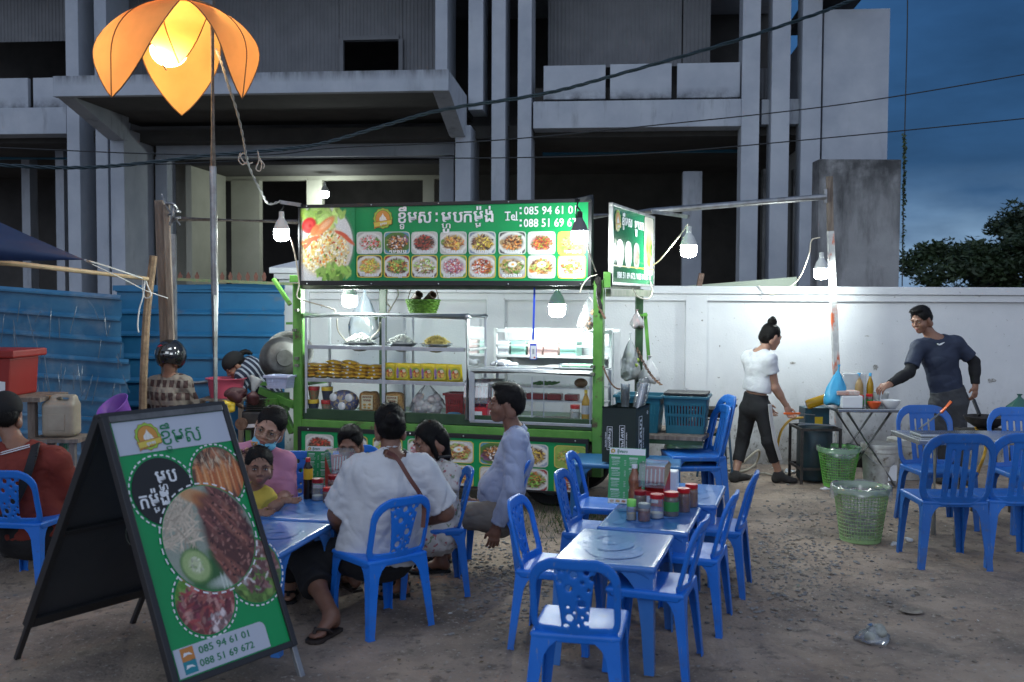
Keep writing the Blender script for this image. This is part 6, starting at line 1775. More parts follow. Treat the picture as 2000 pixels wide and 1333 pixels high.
   rr = np.random.default_rng(s.sd); st = MB()
   for _ in range(110):
    a, b_ = rr.uniform(0, 6.28), rr.uniform(.15, 1.25)
    x, y, z = math.sin(b_)*math.cos(a), math.sin(b_)*math.sin(a), math.cos(b_)
    if y > .25 and z < .75: continue
    q0 = P(x*(.074+th), -.018+y*(.088+th), .040+z*(.081+th))
    t_ = V(rr.normal(size=3))*.5+(q0-c).normalized()*.35-u*.25
    q1 = q0+t_.normalized()*.022*sc
    st.tube([q0, q0.lerp(q1, .5)+(q0-c).normalized()*.003, q1], [.0014*sc, .0011*sc, .0004*sc], 3, caps=False)
   st.build('stray_hair', M_hair, s.t, kind='stuff')
  return s
 def torso(s, pel, chest, shL, shR, sc=1.0, fat=1.0, belly=0.0, neck=None):
  pel, chest, shL, shR = V(pel), V(chest), V(shL), V(shR)
  lat = nrm(shR-shL); s.lat, s.pel, s.chest, s.shL, s.shR, s.ts, s.fat = lat, pel, chest, shL, shR, sc, fat
  ax = nrm(chest-pel); fw = nrm(lat.cross(V(ax))*-1); s.fw = fw
  mid = pel.lerp(chest, .5); s.mid = mid; s.belly = belly
  s.neckb = (shL+shR)/2+ax*.045*sc
  B = Body(); s._torso(B, 0.0)
  if hasattr(s, 'neck0'):
   B.cone(s.neckb-ax*.03*sc, s.neck0, .056*sc, .050*sc, k=.03)
  s.B = B
  return s
 def _torso(s, B, e, lo=0.0, hi=True, loose=0.0):
  sc, fat, lat = s.ts, s.fat, s.lat
  w = .092*sc*fat
  ax = nrm(s.chest-s.pel)
  B.cone(s.pel-ax*.02*sc, s.mid, (.112*fat*sc)+e+loose, w+e+loose, k=.04, lat=lat, ratio=1.42)
  B.cone(s.mid, s.chest, w+e+loose, .112*sc*(.6+.4*fat)+e, k=.05, lat=lat, ratio=1.42)
  if hi:
   B.cone(s.shL.lerp(s.shR, .10)-ax*.015*sc, s.shL.lerp(s.shR, .90)-ax*.015*sc, .060*sc+e, k=.05)
   B.cone(s.chest, s.neckb-ax*.02*sc, .095*sc+e, .055*sc+e, k=.05, lat=lat, ratio=1.2)
  if hi:
   for sh in (s.shL, s.shR):
    B.cone(sh.lerp(s.neckb, .15)+ax*.005*sc, s.neckb+ax*.018*sc, .052*sc+e, .044*sc+e, k=.04)
  if s.belly:
   q = s.mid+s.fw*.05*sc-ax*.03*sc
   B.ell(q, [(.12*fat*sc+s.belly*.5+e)]*3, None, .06)
 def arm(s, side, el, wr, hd, thumb, curl=.5, fat=1.0, hs=1.0):
  sh = s.shL if side == 'L' else s.shR
  el, wr = V(el), V(wr); sc = s.ts
  B = s.B; B.cone(sh, el, .050*sc*fat, .039*sc*fat, k=.03); B.cone(el, wr, .040*sc*fat, .026*sc*fat, k=.015)
  B.cone(el, el.lerp(wr, .4), .040*sc*fat, .040*sc*fat, k=.02)
  H = Body(); hand_ops(H, wr, V(hd), V(thumb), curl, sc*hs); s.parts.append((H, .0038*sc*hs))
  setattr(s, 'arm'+side, (sh, el, wr)); setattr(s, 'af'+side, fat); return s
 def leg(s, side, hip, kn, an, toe, fat=1.0, foot=True):
  hip, kn, an, toe = V(hip), V(kn), V(an), V(toe); sc = s.ts; B = s.B
  B.cone(hip, kn, .086*sc*fat, .056*sc*fat, k=.03); B.cone(kn, an, .052*sc*fat, .034*sc*fat, k=.015)
  cb = kn.lerp(an, .30); bk = nrm((an-kn).cross(s.lat)) if abs((an-kn).normalized().dot(s.lat)) < .95 else V((0, 0, 0))
  B.cone(kn.lerp(an, .12), kn.lerp(an, .5), .054*sc*fat, .046*sc*fat, k=.03)
  if foot:
   fd = nrm(V((toe.x-an.x, toe.y-an.y, 0))); fl = V((0, 0, 1)).cross(fd)
   gz_ = toe.z
   B.cone(an, V((an.x, an.y, gz_+.035*sc))-fd*.025*sc, .033*sc, .032*sc, k=.02)
   ball = V((toe.x, toe.y, gz_+.018*sc))-fd*.05*sc
   B.cone(an-V((0, 0, .02)), ball, .036*sc, .020*sc, k=.02, lat=fl, ratio=1.25)
   B.cone(ball, V((toe.x, toe.y, gz_+.014*sc)), .020*sc, .012*sc, k=.01, lat=fl, ratio=2.1)
   if foot == 'bare':
    for i in range(5):
     o = (i-2)*.014*sc; q = V((toe.x, toe.y, gz_+.012*sc))+fl*o-fd*(.012+abs(i-1)*.007)*sc
     B.cone(q-fd*.02*sc, q+fd*.012*sc, .0075*sc, .0070*sc, k=.004)
  setattr(s, 'leg'+side, (hip, kn, an)); return s
 def finish(s, h=.0085):
  s.body = body_obj('body', [(s.B, h)]+s.parts, s.sk, s.t)
  return s
 def top(s, m, sleeve=.6, hem=None, e=.012, wr=.006, loose=.004, name='shirt', neckcut=.0, forearm=None, sl_w=.014, collar=None, h=.0085):
  """shirt over the trunk; sleeve = share of the upper arm covered (over 1 reaches into the forearm)"""
  G = Body(); s._torso(G, e, loose=loose)
  for q in ('L', 'R'):
   if not hasattr(s, 'arm'+q): continue
   sh, el, wr_ = getattr(s, 'arm'+q); sc = s.ts
   if sleeve > 0:
    tt = min(1, sleeve); af = getattr(s, 'af'+q); G.cone(sh, sh.lerp(el, tt), .056*sc*af+e, (.044*sc*af+e+sl_w*(1 if sleeve < 1 else .3)), k=.03, flat='b' if sleeve < 1 else '')
    G.ell(tuple(sh), [.054*sc*min(af, 1.05)+e]*3, None, .03)
    if sleeve > 1: G.cone(el, el.lerp(wr_, sleeve-1), .048*sc*af+e, .036*sc*af+e, k=.02, flat='b')
  ax = nrm(s.chest-s.pel)
  G.cut(s.pel+ax*((-.03 if hem is None else hem)*s.ts), -ax)
  nb = s.neckb+ax*(.005-neckcut)*s.ts
  G.ell(nb+ax*.035*s.ts, (.075*s.ts+neckcut*.5, .075*s.ts+neckcut*.5, .045*s.ts), None, .008, 's')
  o = body_obj(name, [(G, h)], m, s.t, wr=wr, seed=s.sd)
  return o
 def bottom(s, m, to=1.0, e=.012, wr=.005, name='trousers', flare=.0, waist=.10, h=.0085):
  """trousers: to = 1 ends at the knee, 2 at the ankle"""
  G = Body(); sc, fat = s.ts, s.fat; ax = nrm(s.chest-s.pel)
  G.cone(s.pel-ax*.03*sc, s.pel+ax*waist*sc, .114*fat*sc+e, .100*fat*sc+e, k=.04, lat=s.lat, ratio=1.42, flat='b')
  for q in ('L', 'R'):
   if not hasattr(s, 'leg'+q): continue
   hip, kn, an = getattr(s, 'leg'+q)
   t1 = min(1, to)
   G.cone(hip, hip.lerp(kn, t1), .090*sc*fat+e, .060*sc*fat+e+flare*(0 if to > 1 else 1), k=.04, flat='b' if to < 1 else '')
   if to > 1: G.cone(kn, kn.lerp(an, to-1), .060*sc*fat+e, .050*sc*fat+e+flare, k=.025, flat='b')
  return body_obj(name, [(G, h)], m, s.t, wr=wr, seed=s.sd+5)
 def shoes(s, m, toes, name='shoe'):
  for q, toe in zip(('L', 'R'), toes):
   hip, kn, an = getattr(s, 'leg'+q); toe = V(toe); sc = s.ts
   fd = nrm(V((toe.x-an.x, toe.y-an.y, 0))); fl = V((0, 0, 1)).cross(fd); g = toe.z
   G = Body(); ball = V((toe.x, toe.y, g+.030*sc))-fd*.06*sc
   G.cone(an+V((0, 0, .0)), V((an.x, an.y, g+.04*sc))-fd*.03*sc, .043*sc, .042*sc, k=.02)
   G.cone(an-V((0, 0, .03)), ball, .048*sc, .034*sc, k=.03, lat=fl, ratio=1.2)
   G.cone(ball, V((toe.x, toe.y, g+.026*sc)), .034*sc, .024*sc, k=.02, lat=fl, ratio=1.5)
   G.cut((0, 0, g+.004), (0, 0, -1)); G.cut((0, 0, an.z+.035), (0, 0, 1))
   body_obj(name, [(G, .0065)], m, s.t)
 def sandals(s, m, toes):
  for q, toe in zip(('L', 'R'), toes):
   hip, kn, an = getattr(s, 'leg'+q); toe = V(toe); sc = s.ts
   fd = nrm(V((toe.x-an.x, toe.y-an.y, 0))); fl = V((0, 0, 1)).cross(fd); g = toe.z
   F = Frame(V((an.x, an.y, g))-fd*.06*sc, fd, fl, (0, 0, 1)); L = (toe-an).to_2d().length+.09*sc
   out = [(0, -.03), (0, .03), (.04, .038), (L*.5, .036), (L*.8, .05), (L*.95, .036), (L, .0), (L*.95, -.036), (L*.8, -.05), (L*.5, -.036), (.04, -.038)]
   b = MB(); b.prism([(u, v*sc) for u, v in out], F, -.014, .004); b.build('sandal', m, s.t, bev=.004)
   b = MB(); mid = F.pt(L*.62, 0, .055*sc)
   for v in (-.045, .045): b.tube(spline([F.pt(L*.45, v*sc, .01), F.pt(L*.6, v*.8*sc, .035*sc), F.pt(L*.8, 0, .045*sc), F.pt(L*.86, 0, .008)], 5), .008*sc, 6)
   b.build('strap', m, s.t, smooth=True)
def J(Y0):
 return lambda px, py, dy=0.0: at(px, py, Y0+dy)
j = J(9.1); g0 = gz(1478, 938)
p = Person('woman with a high bun in a white crop top, walking along the wall', (g0.x, g0.y, 0), SK_B)
p.head(j(1506, 659, .02), (.86, .40, -.30), (.16, .1, 1), .98, hair='bun', female=True)
p.torso(j(1474, 792, .02), j(1485, 716), j(1463, 700, .13), j(1503, 703, -.13), .92, .84)
p.arm('R', j(1514, 757, -.10), j(1537, 795, -.06), (.35, -.05, -1), (.8, .4, .2), .75)
p.arm('L', j(1475, 752, .22), j(1500, 790, .32), (.5, .2, -1), (.6, .4, 0), .5)
tL, tR = gz(1462, 938), gz(1553, 944)
p.leg('L', j(1462, 800, .06), j(1450, 865, .10), j(1436, 925, .0), (tL.x, tL.y+.02, .012)); p.leg('R', j(1490, 800, -.06), j(1501, 862, -.10), j(1521, 924, -.02), (tR.x, tR.y, .012))
p.finish()
p.top(cloth('white_tee', (.66, .67, .70)), sleeve=.48, hem=.145, e=.014, wr=.005, loose=.014)
p.bottom(cloth('black_jersey', (.010, .010, .012), (.016, .016, .018), .2), to=1.62, e=.014, wr=.0035, waist=.12)
p.shoes(cloth('dark_shoe', (.03, .028, .027)), [(tL.x, tL.y+.02, 0), (tR.x, tR.y, 0)])
hip, kn, an = p.legR; o = nrm(V((.55, -.83, 0))); sd_ = nrm(V((.83, .55, 0)))
b = MB()
for k in (-1, 0, 1):
 q = spline([hip+o*.108+sd_*(k*.016-.03)+V((0, 0, .06)), hip.lerp(kn, .25)+o*.100+sd_*(k*.016-.02), hip.lerp(kn, .6)+o*.088+sd_*(k*.016-.01), kn+o*.080+sd_*k*.016, kn.lerp(an, .55)+o*.074+sd_*k*.016], 5)
 for u_, v_ in zip(q[:-1], q[1:]): b.bar(u_, v_+(v_-u_)*.05, .010, .006, o)
b.build('side_stripe', mat('white_stripe', (.62, .60, .58), rough=.8), p.t, kind='stuff')
t = thing('lighter', 'orange-handled gas lighter held in the hand of the woman in the crop top', 'lighter', j(1545, 809, -.08))
a, c, d = j(1531, 808, -.10), j(1562, 808, -.02), j(1592, 811, .06)
b = MB(); b.bar(a, c, .018, .02); b.build('handle', mat('orange_plastic', (.85, .16, .03), rough=.3), t, bev=.005)
b = MB(); b.bar(c, d, .008, .008); b.build('barrel', M_steel, t)
j = J(9.15); g0 = gz(1850, 945)
p = Person('man in a tight navy long-sleeved shirt reaching over the steel prep table', (g0.x, g0.y, 0), SK_A)
p.head(j(1799, 625, -.04), (-.78, -.52, -.34), (-.08, 0, 1), 1.0, hair='short', gaze=(0, -.001))
p.torso(j(1853, 780, .02), j(1836, 700), j(1868, 671, -.02), j(1793, 679, -.02), 1.0, .95)
p.arm('R', j(1776, 728, -.10), j(1737, 751, -.22), (-.9, -.3, -.35), (0, .9, .5), .7)
p.arm('L', j(1903, 708, -.02), j(1905, 752, -.05), (-.05, -.1, -1), (-.8, -.5, 0), .45)
a1, a2 = gz(1835, 940), gz(1872, 943)
p.leg('R', j(1838, 792), j(1836, 860, -.02), V((a1.x, a1.y, .08)), (a1.x-.06, a1.y-.17, .012)); p.leg('L', j(1866, 792), j(1872, 860, -.02), V((a2.x, a2.y, .08)), (a2.x+.02, a2.y-.18, .012))
p.finish()
M_navy = cloth('navy_stretch', (.016, .024, .050), (.022, .032, .064), .15, rough=.7); M_blk = cloth('black_sleeve', (.008, .008, .010), None, .1)
p.top(M_navy, sleeve=.75, hem=-.02, e=.010, wr=.004, loose=.0)
for q in 'LR':
 sh, el, wr_ = getattr(p, 'arm'+q); G = Body(); G.cone(sh.lerp(el, .6), el, .052, .050, k=.02); G.cone(el, el.lerp(wr_, .45), .050, .050, k=.02); G.cone(el.lerp(wr_, .3), el.lerp(wr_, .97), .050, .038, k=.02, flat='b'); body_obj('arm_sleeve', [(G, .008)], M_blk, p.t, wr=.002)
p.bottom(cloth('charcoal_trousers', (.045, .047, .052)), to=2.0, e=.016, wr=.006)
p.shoes(cloth('dark_shoe', (.03, .028, .027)), [(a2.x+.02, a2.y-.18, 0), (a1.x-.06, a1.y-.17, 0)])
F_ = Frame(j(1838, 672, -.135), (1, .05, 0), (0, 0, 1)); b = MB()
b.prism([(-.030, -.002), (-.018, -.014), (.0, -.011), (.034, .014), (-.004, -.001), (-.018, -.004), (-.024, .004)], F_, -.02, .004); b.build('chest_mark', M_white_ink, p.t)
j = J(6.15); g0 = gz(985, 1080)
p = Person('man in a pale blue striped shirt sitting sideways with one arm hanging down', (g0.x, g0.y, 0), SK_C)
p.head(j(988, 789, -.02), (-1, -.05, .02), (.05, 0, 1), 1.03, hair='short')
p.torso(j(978, 1003, .02), j(1004, 900), j(1006, 862, -.165), j(1006, 862, .165), .97, .95, belly=.02)
p.arm('L', j(1003, 955, -.22), j(968, 1032, -.16), (-.15, .0, -1), (-.9, -.2, 0), .5, 1.05)
p.arm('R', j(985, 960, .22), j(930, 985, .20), (-1, -.1, -.1), (0, 0, 1), .4, 1.05)
k1, k2 = j(868, 1010, -.10), j(872, 1005, .14)
f1, f2 = V((k1.x-.02, k1.y, .085)), V((k2.x-.02, k2.y, .085))
p.leg('L', j(965, 1008, -.09), k1, f1, (f1.x-.17, f1.y-.02, .012)); p.leg('R', j(965, 1008, .11), k2, f2, (f2.x-.17, f2.y+.02, .012))
p.finish()
M_stripe = mat('striped_shirt', (.34, .40, .56), rough=.8, bump=.3, bscale=20)
n_, l_ = M_stripe.node_tree.nodes, M_stripe.node_tree.links
wv = n_.new('ShaderNodeTexWave'); wv.wave_type = 'BANDS'; wv.bands_direction = 'X'; wv.inputs['Scale'].default_value = 44; wv.inputs['Distortion'].default_value = .8
rp = n_.new('ShaderNodeValToRGB'); rp.color_ramp.elements[0].color = (.24, .29, .46, 1); rp.color_ramp.elements[1].color = (.42, .47, .60, 1); rp.color_ramp.elements[0].position, rp.color_ramp.elements[1].position = .25, .55
tcx = n_.new('ShaderNodeTexCoord'); l_.new(tcx.outputs['Object'], wv.inputs['Vector']); l_.new(wv.outputs['Fac'], rp.inputs['Fac']); l_.new(rp.outputs['Color'], n_['Principled BSDF'].inputs['Base Color'])
p.top(M_stripe, sleeve=1.88, hem=-.05, e=.013, wr=.008, loose=.004)
G = Body(); c0 = p.neckb
an_ = nrm(V(p.neck0)-c0); G.cone(c0+an_*.0, c0+an_*.052+V((-.004, 0, -.004)), .079, .067, k=.01, flat='ab'); G.cone(c0-an_*.05, c0+an_*.09, .066, .059, k=.004, op='s')
body_obj('collar', [(G, .006)], M_stripe, p.t, wr=.002)
p.bottom(cloth('khaki_trousers', (.20, .175, .15)), to=1.85, e=.016, wr=.007)
p.sandals(M_rubber, [(f1.x-.17, f1.y-.02, .02), (f2.x-.17, f2.y+.02, .02)])
j = J(5.12); g0 = gz(725, 1225)
p = Person('woman in a white T-shirt seated back to us, brown strap over her shoulder', (g0.x, g0.y, 0), SK_C)
p.head(j(761, 834, .10), (-.25, .93, -.28), (-.02, .1, 1), .98, hair='tied', eyes=False, mouth=False, female=True)
p.torso(j(738, 1075, .06), j(762, 948, .03), j(702, 920, .0), j(822, 920, .06), 1.0, 1.12)
p.arm('L', j(660, 1005, .06), j(668, 1042, .30), (-.3, 1, -.1), (.6, .2, .5), .5, 1.25)
p.arm('R', j(868, 1000, .12), j(800, 1020, .38), (-.8, .5, 0), (0, .3, 1), .5, 1.25)
k1 = j(590, 1088, .16); f1 = gz(640, 1240)
p.leg('L', j(705, 1085, .08), k1, V((f1.x+.015, f1.y+.02, .10)), (f1.x-.05, f1.y-.165+.05, .015), 1.12, foot='bare')
k2 = j(660, 1080, .62); f2 = V((k2.x+.10, k2.y-.05, .10))
p.leg('R', j(765, 1085, .16), k2, f2, (f2.x-.10, f2.y+.14, .015), 1.12, foot='bare')
p.finish()
M_wt = cloth('white_cotton', (.60, .61, .63), None, .4)
p.top(M_wt, sleeve=.85, hem=-.03, e=.021, wr=.010, loose=.014, sl_w=.022)
p.bottom(cloth('black_jersey', (.010, .010, .012)), to=1.55, e=.013, wr=.005, flare=.02)
p.sandals(mat('dark_sandal', (.03, .02, .016), rough=.7), [(f1.x-.05, f1.y-.115, .012), (f2.x-.10, f2.y+.14, .012)])
b = MB(); pts = [j(757, 884, -.02), j(775, 895, -.105), j(800, 935, -.135), j(820, 965, -.125), j(828, 990, -.09), j(826, 1030, -.10)]
sp_ = spline(pts, 6)
for a, c in zip(sp_[:-1], sp_[1:]): b.bar(a, c+(c-a)*.12, .022, .006, (0, -1, .2))
b.build('bag_strap', mat('brown_leather', (.12, .04, .03), rough=.6), p.t)
j = J(5.72); g0 = gz(840, 1150)
p = Person('girl with long dark hair in a pale floral dress, looking down at the table', (g0.x, g0.y, 0), SK_A)
p.head(j(838, 862, .0), (-.82, -.46, -.34), (0, 0, 1), .92, child=True, hair='bob', female=True)
p.torso(j(858, 1035, .02), j(856, 950), j(880, 925, -.08), j(825, 925, .12), .80, .92)
p.arm('L', j(870, 985, -.15), j(825, 1010, -.20), (-.9, -.2, .1), (0, -.2, 1), .5, .9, .9)
p.arm('R', j(815, 985, .14), j(780, 990, .10), (-.9, -.2, .1), (0, .2, 1), .5, .9, .9)
k1, k2 = j(778, 1050, -.16), j(785, 1045, .08); f1, f2 = V((k1.x+.02, k1.y, .08)), V((k2.x, k2.y, .08))
p.leg('L', j(850, 1048, -.07), k1, f1, (f1.x-.12, f1.y-.02, .012)); p.leg('R', j(850, 1048, .09), k2, f2, (f2.x-.12, f2.y+.02, .012))
p.finish()
M_flor = mat('floral_cotton', (.55, .52, .50), rough=.85, bump=.3, bscale=20)
layer(M_flor, (.40, .13, .15), scale=32, lo=.60, hi=.64, detail=2); layer(M_flor, (.20, .26, .16), scale=27, lo=.62, hi=.66, detail=2)
G = Body(); p._torso(G, .012, loose=.014)
for q in 'LR':
 sh, el, _ = getattr(p, 'arm'+q); G.cone(sh, sh.lerp(el, .55), .055, .06, k=.03, flat='b')
 hip, kn, an = getattr(p, 'leg'+q); G.cone(hip, hip.lerp(kn, .98), .10, .105, k=.06, flat='b')
G.cone(p.pel, p.pel.lerp(p.legL[1].lerp(p.legR[1], .5), .9)-V((0, 0, .03)), .12, .11, k=.06, lat=(0, 1, 0), ratio=1.3, flat='b')
body_obj('dress', [(G, .0085)], M_flor, p.t, wr=.009, seed=4)
p.sandals(M_rubber, [(f1.x-.12, f1.y-.02, .01), (f2.x-.12, f2.y+.02, .01)])
b = MB(); c = j(868, 893, -.09); b.bar(c-V((.035, 0, 0)), c+V((.035, .02, .002)), .03, .012); b.build('hair_clip', M_black, p.t, bev=.004)
j = J(5.92); g0 = gz(500, 1110)
p = Person('woman in pink with round glasses and a blue mask under her chin', (g0.x, g0.y, 0), SK_B)
p.head(j(527, 836, -.12), (-.04, -.97, -.22), (.36, 0, 1), 1.03, hair='tied', female=True, gaze=(.001, 0))
p.torso(j(505, 1045, .0), j(508, 935, -.02), j(556, 905, .0), j(452, 890, .02), .95, .98)
p.arm('L', j(560, 968, -.06), j(540, 985, -.30), (-.35, -.7, -.5), (-.9, 0, .3), .4)
p.arm('R', j(438, 950, -.08), j(470, 905, -.28), (.6, -.2, .5), (0, 0, 1), .7)
k1, k2 = j(560, 1062, -.42), j(470, 1062, -.42); f1, f2 = V((k1.x, k1.y+.10, .08)), V((k2.x, k2.y+.10, .08))
p.leg('L', j(530, 1055), k1, f1, (f1.x+.02, f1.y-.17, .012)); p.leg('R', j(480, 1055), k2, f2, (f2.x-.02, f2.y-.17, .012))
p.finish()
p.top(cloth('pink_knit', (.56, .24, .36)), sleeve=1.12, hem=-.03, e=.013, wr=.007, neckcut=.035)
p.bottom(cloth('black_jersey', (.010, .010, .012)), to=1.9, e=.016)
p.sandals(M_rubber, [(f1.x+.02, f1.y-.17, .01), (f2.x-.02, f2.y-.17, .01)])
M_mask = mat('surgical_mask', (.16, .48, .66), rough=.8)
P = p.P; G = Body()
G.ell(P(0, .036, -.084), (.071, .069, .042), np.array([[p.hr.x, p.hf.x, p.hu.x], [p.hr.y, p.hf.y, p.hu.y], [p.hr.z, p.hf.z, p.hu.z]]), .004)
G.ell(P(0, .034, -.032), (.080, .078, .036), np.array([[p.hr.x, p.hf.x, p.hu.x], [p.hr.y, p.hf.y, p.hu.y], [p.hr.z, p.hf.z, p.hu.z]]), .003, 's')
G.cut(P(0, .02, 0), tuple(-p.hf), .003)
body_obj('face_mask', [(G, .0042)], M_mask, p.t)
b = MB()
for x in (-1, 1): b.tube(spline([P(x*.062, .04, -.075), P(x*.073, .015, -.03), P(x*.078, -.012, .0), P(x*.072, -.025, .02)], 5), .0025, 5)
b.build('mask_loop', M_whitep, p.t, smooth=True)
gl_ = MB()
for x in (-1, 1):
 pts = [P(x*.033+.025*math.cos(a), .094-.006*abs(math.cos(a)), -.001+.023*math.sin(a)) for a in [2*math.pi*k/20 for k in range(20)]]
 gl_.tube(pts, .0016, 5, closed=True); gl_.tube([P(x*.058, .088, .004), P(x*.078, .0, .008)], .0014, 5)
gl_.tube([P(-.009, .097, .002), P(0, .099, .005), P(.009, .097, .002)], .0015, 5)
sp_o = gl_.build('spectacles', mat('gold_wire', (.55, .42, .30), rough=.25, metal=.9), p.t, smooth=True)
for x in (-1, 1):
 b = MB(); b.poly([P(x*.033+.024*math.cos(a), .093, -.001+.022*math.sin(a)) for a in [2*math.pi*k/20 for k in range(20)]]); b.build('lens', M_glass, sp_o)
t = thing('chopsticks', 'dark chopsticks holding a bite of food at the mouth of the woman in pink', 'chopsticks', j(480, 880, -.3))
for dz in (0, 6):
 b = MB(); b.tube([j(450, 894+dz, -.30), j(494, 873+dz*.4, -.34)], [.006, .004], 6); b.build('chopstick', M_black, t)
b = MB(); r_ = random.Random(4)
for k in range(14): b.ball(j(496+r_.uniform(-6, 7), 869+r_.uniform(-5, 5), -.34+r_.uniform(-.01, .01)), .008, 6, 4, (1, .7, .8))
b.build('bite_of_food', mat('fried_food', (.55, .28, .10), rough=.6), t, kind='stuff')
j = J(5.55); g0 = gz(500, 1120)
p = Person('small child in a yellow top peering out beside the sandwich board', (g0.x, g0.y, 0), SK_A)
p.head(j(506, 913, -.06), (.30, -.93, -.05), (.05, 0, 1), .93, child=True, hair='tied', gaze=(.001, 0))
p.torso(j(488, 1040, .05), j(495, 985, .02), j(520, 972, .0), j(478, 965, .04), .62, 1.0)
p.arm('L', j(534, 992, -.02), j(556, 977, .02), (1, .15, -.1), (0, .8, .5), .15, 1.05, .95)
p.arm('R', j(480, 1004, -.12), j(504, 1001, -.20), (1, -.1, -.1), (0, .8, .5), .2, 1.05, .95)
f1, f2 = gz(505, 1118), gz(480, 1118)
p.leg('L', j(497, 1045, .05), V((f1.x, f1.y, .25)), V((f1.x, f1.y, .06)), (f1.x+.03, f1.y-.10, .012)); p.leg('R', j(480, 1045, .05), V((f2.x, f2.y, .25)), V((f2.x, f2.y, .06)), (f2.x, f2.y-.10, .012))
p.finish(.0065)
p.top(cloth('yellow_cotton', (.62, .46, .07)), sleeve=.4, hem=-.04, e=.009, wr=.004, h=.0065); p.bottom(cloth('grey_shorts', (.12, .12, .14)), to=.9, e=.010, h=.0065)
j = J(6.3); g0 = gz(680, 1060)
p = Person('diner with short dark hair, mostly hidden behind the red cutlery dispenser', (g0.x, g0.y, 0), SK_A)
p.head(j(684, 868, -.04), (-.05, -.95, -.30), (0, 0, 1), .95, child=True, hair='short')
p.torso(j(684, 1010, .04), j(684, 935), j(715, 920), j(653, 920), .74, .95)
p.arm('L', j(722, 960, -.06), j(705, 975, -.22), (-.4, -1, -.1), (-.5, 0, 1), .4); p.arm('R', j(646, 960, -.06), j(662, 975, -.22), (.4, -1, -.1), (.5, 0, 1), .4)
k1, k2 = j(705, 1018, -.34), j(662, 1018, -.34); f1, f2 = V((k1.x, k1.y+.06, .07)), V((k2.x, k2.y+.06, .07))
p.leg('L', j(697, 1015), k1, f1, (f1.x, f1.y-.13, .012)); p.leg('R', j(671, 1015), k2, f2, (f2.x, f2.y-.13, .012))
p.finish(); p.top(cloth('slate_cotton', (.06, .07, .09)), sleeve=.6, e=.012); p.bottom(cloth('grey_shorts', (.12, .12, .14)), to=1.0)
t = place('b', p.pel.x, p.pel.y+.06, 0, -1, 'blue bubble-hole chair under the diner behind the dispenser')
j = J(5.95); g0 = gz(50, 1120)
p = Person('man in a dark red shirt, strap across his back, at the left edge', (g0.x, g0.y, 0), SK_A)
p.head(j(12, 812, .06), (-.35, .92, -.12), (-.08, .05, 1), 1.06, hair='buzz', eyes=False, mouth=False)
p.torso(j(58, 1030, .02), j(48, 920, .0), j(-22, 895, .05), j(108, 900, -.04), 1.08, 1.22)
p.arm('R', j(138, 965, .06), j(120, 985, .32), (-.4, 1, 0), (0, .2, 1), .5, 1.1); p.arm('L', j(-42, 970, .12), j(-20, 985, .36), (.3, 1, 0), (0, .2, 1), .5, 1.1)
k1, k2 = j(20, 1030, .45), j(115, 1030, .42); f1, f2 = V((k1.x, k1.y, .08)), V((k2.x, k2.y, .08))
p.leg('L', j(35, 1035), k1, f1, (f1.x, f1.y+.16, .012)); p.leg('R', j(85, 1035), k2, f2, (f2.x, f2.y+.16, .012))
p.finish()
M_redc = cloth('dark_red_cotton', (.21, .030, .018), (.17, .024, .016), .4)
p.top(M_redc, sleeve=.9, hem=-.03, e=.016, wr=.010, loose=.01)
b = MB(); c0 = p.neckb+V((0, -.02, .01))
for dz, m_ in ((0, 0), (.012, 0)):
 b.tube([c0+V((-.09+.18*k/10, -.055-.03*math.sin(math.pi*k/10), -.02+dz+.05*k/10)) for k in range(11)], .0035, 5)
b.build('collar_trim', M_white_ink, p.t, kind='stuff')
p.bottom(cloth('black_jersey', (.010, .010, .012)), to=1.9, e=.016)
p.shoes(cloth('dark_shoe', (.03, .028, .027)), [(f1.x, f1.y+.16, 0), (f2.x, f2.y+.16, 0)])
b = MB(); pts = spline([j(70, 868, -.06), j(64, 892, -.165), j(52, 930, -.185), j(32, 975, -.185), j(4, 1015, -.16), j(-20, 1030, -.10)], 6)
for a, c in zip(pts[:-1], pts[1:]): b.bar(a, c+(c-a)*.12, .05, .010, (0, -1, .3))
b.build('bag_strap', mat('black_webbing', (.016, .017, .02), rough=.8), p.t)
G = Body(); R3 = np.array([[p.hr.x, p.hf.x, p.hu.x], [p.hr.y, p.hf.y, p.hu.y], [p.hr.z, p.hf.z, p.hu.z]])
G.ell(p.P(0, -.016, .048), (.097, .115, .100), R3, .01); G.cut(p.P(0, 0, .012), tuple(-p.hu), .004); G.cone(p.P(-.04, .10, .03), p.P(.04, .10, .03), .035, k=.01, lat=tuple(p.hf), ratio=1.6)
body_obj('cap', [(G, .006)], cloth('black_cap', (.010, .010, .011), None, .2), p.t)
j = J(8.55); gm = gz(335, 960)
p = Person('person in a glossy black helmet and plaid shirt by the blue fence', (at(330, 900, 8.55).x, 8.55, 0), SK_A)
p.head(j(334, 699, .0), (.15, .97, -.22), (0, .1, 1), 1.02, hair=None, eyes=False, mouth=False)
p.torso(j(330, 862, .02), j(331, 775, .0), j(300, 752, .02), j(362, 750, .0), .94, .98)
p.arm('L', j(286, 800, .10), j(296, 815, .36), (0, 1, -.1), (1, 0, .2), .7); p.arm('R', j(378, 798, .10), j(370, 812, .36), (0, 1, -.1), (-1, 0, .2), .7)
k1, k2 = j(305, 880, .42), j(360, 880, .42); f1, f2 = V((k1.x, k1.y-.1, .28)), V((k2.x, k2.y-.1, .28))
p.leg('L', j(315, 868, .04), k1, f1, (f1.x, f1.y+.16, .22)); p.leg('R', j(348, 868, .04), k2, f2, (f2.x, f2.y+.16, .22))
p.finish()
M_plaid = mat('plaid_shirt', (.2, .1, .08), rough=.85, bump=.35, bscale=20)
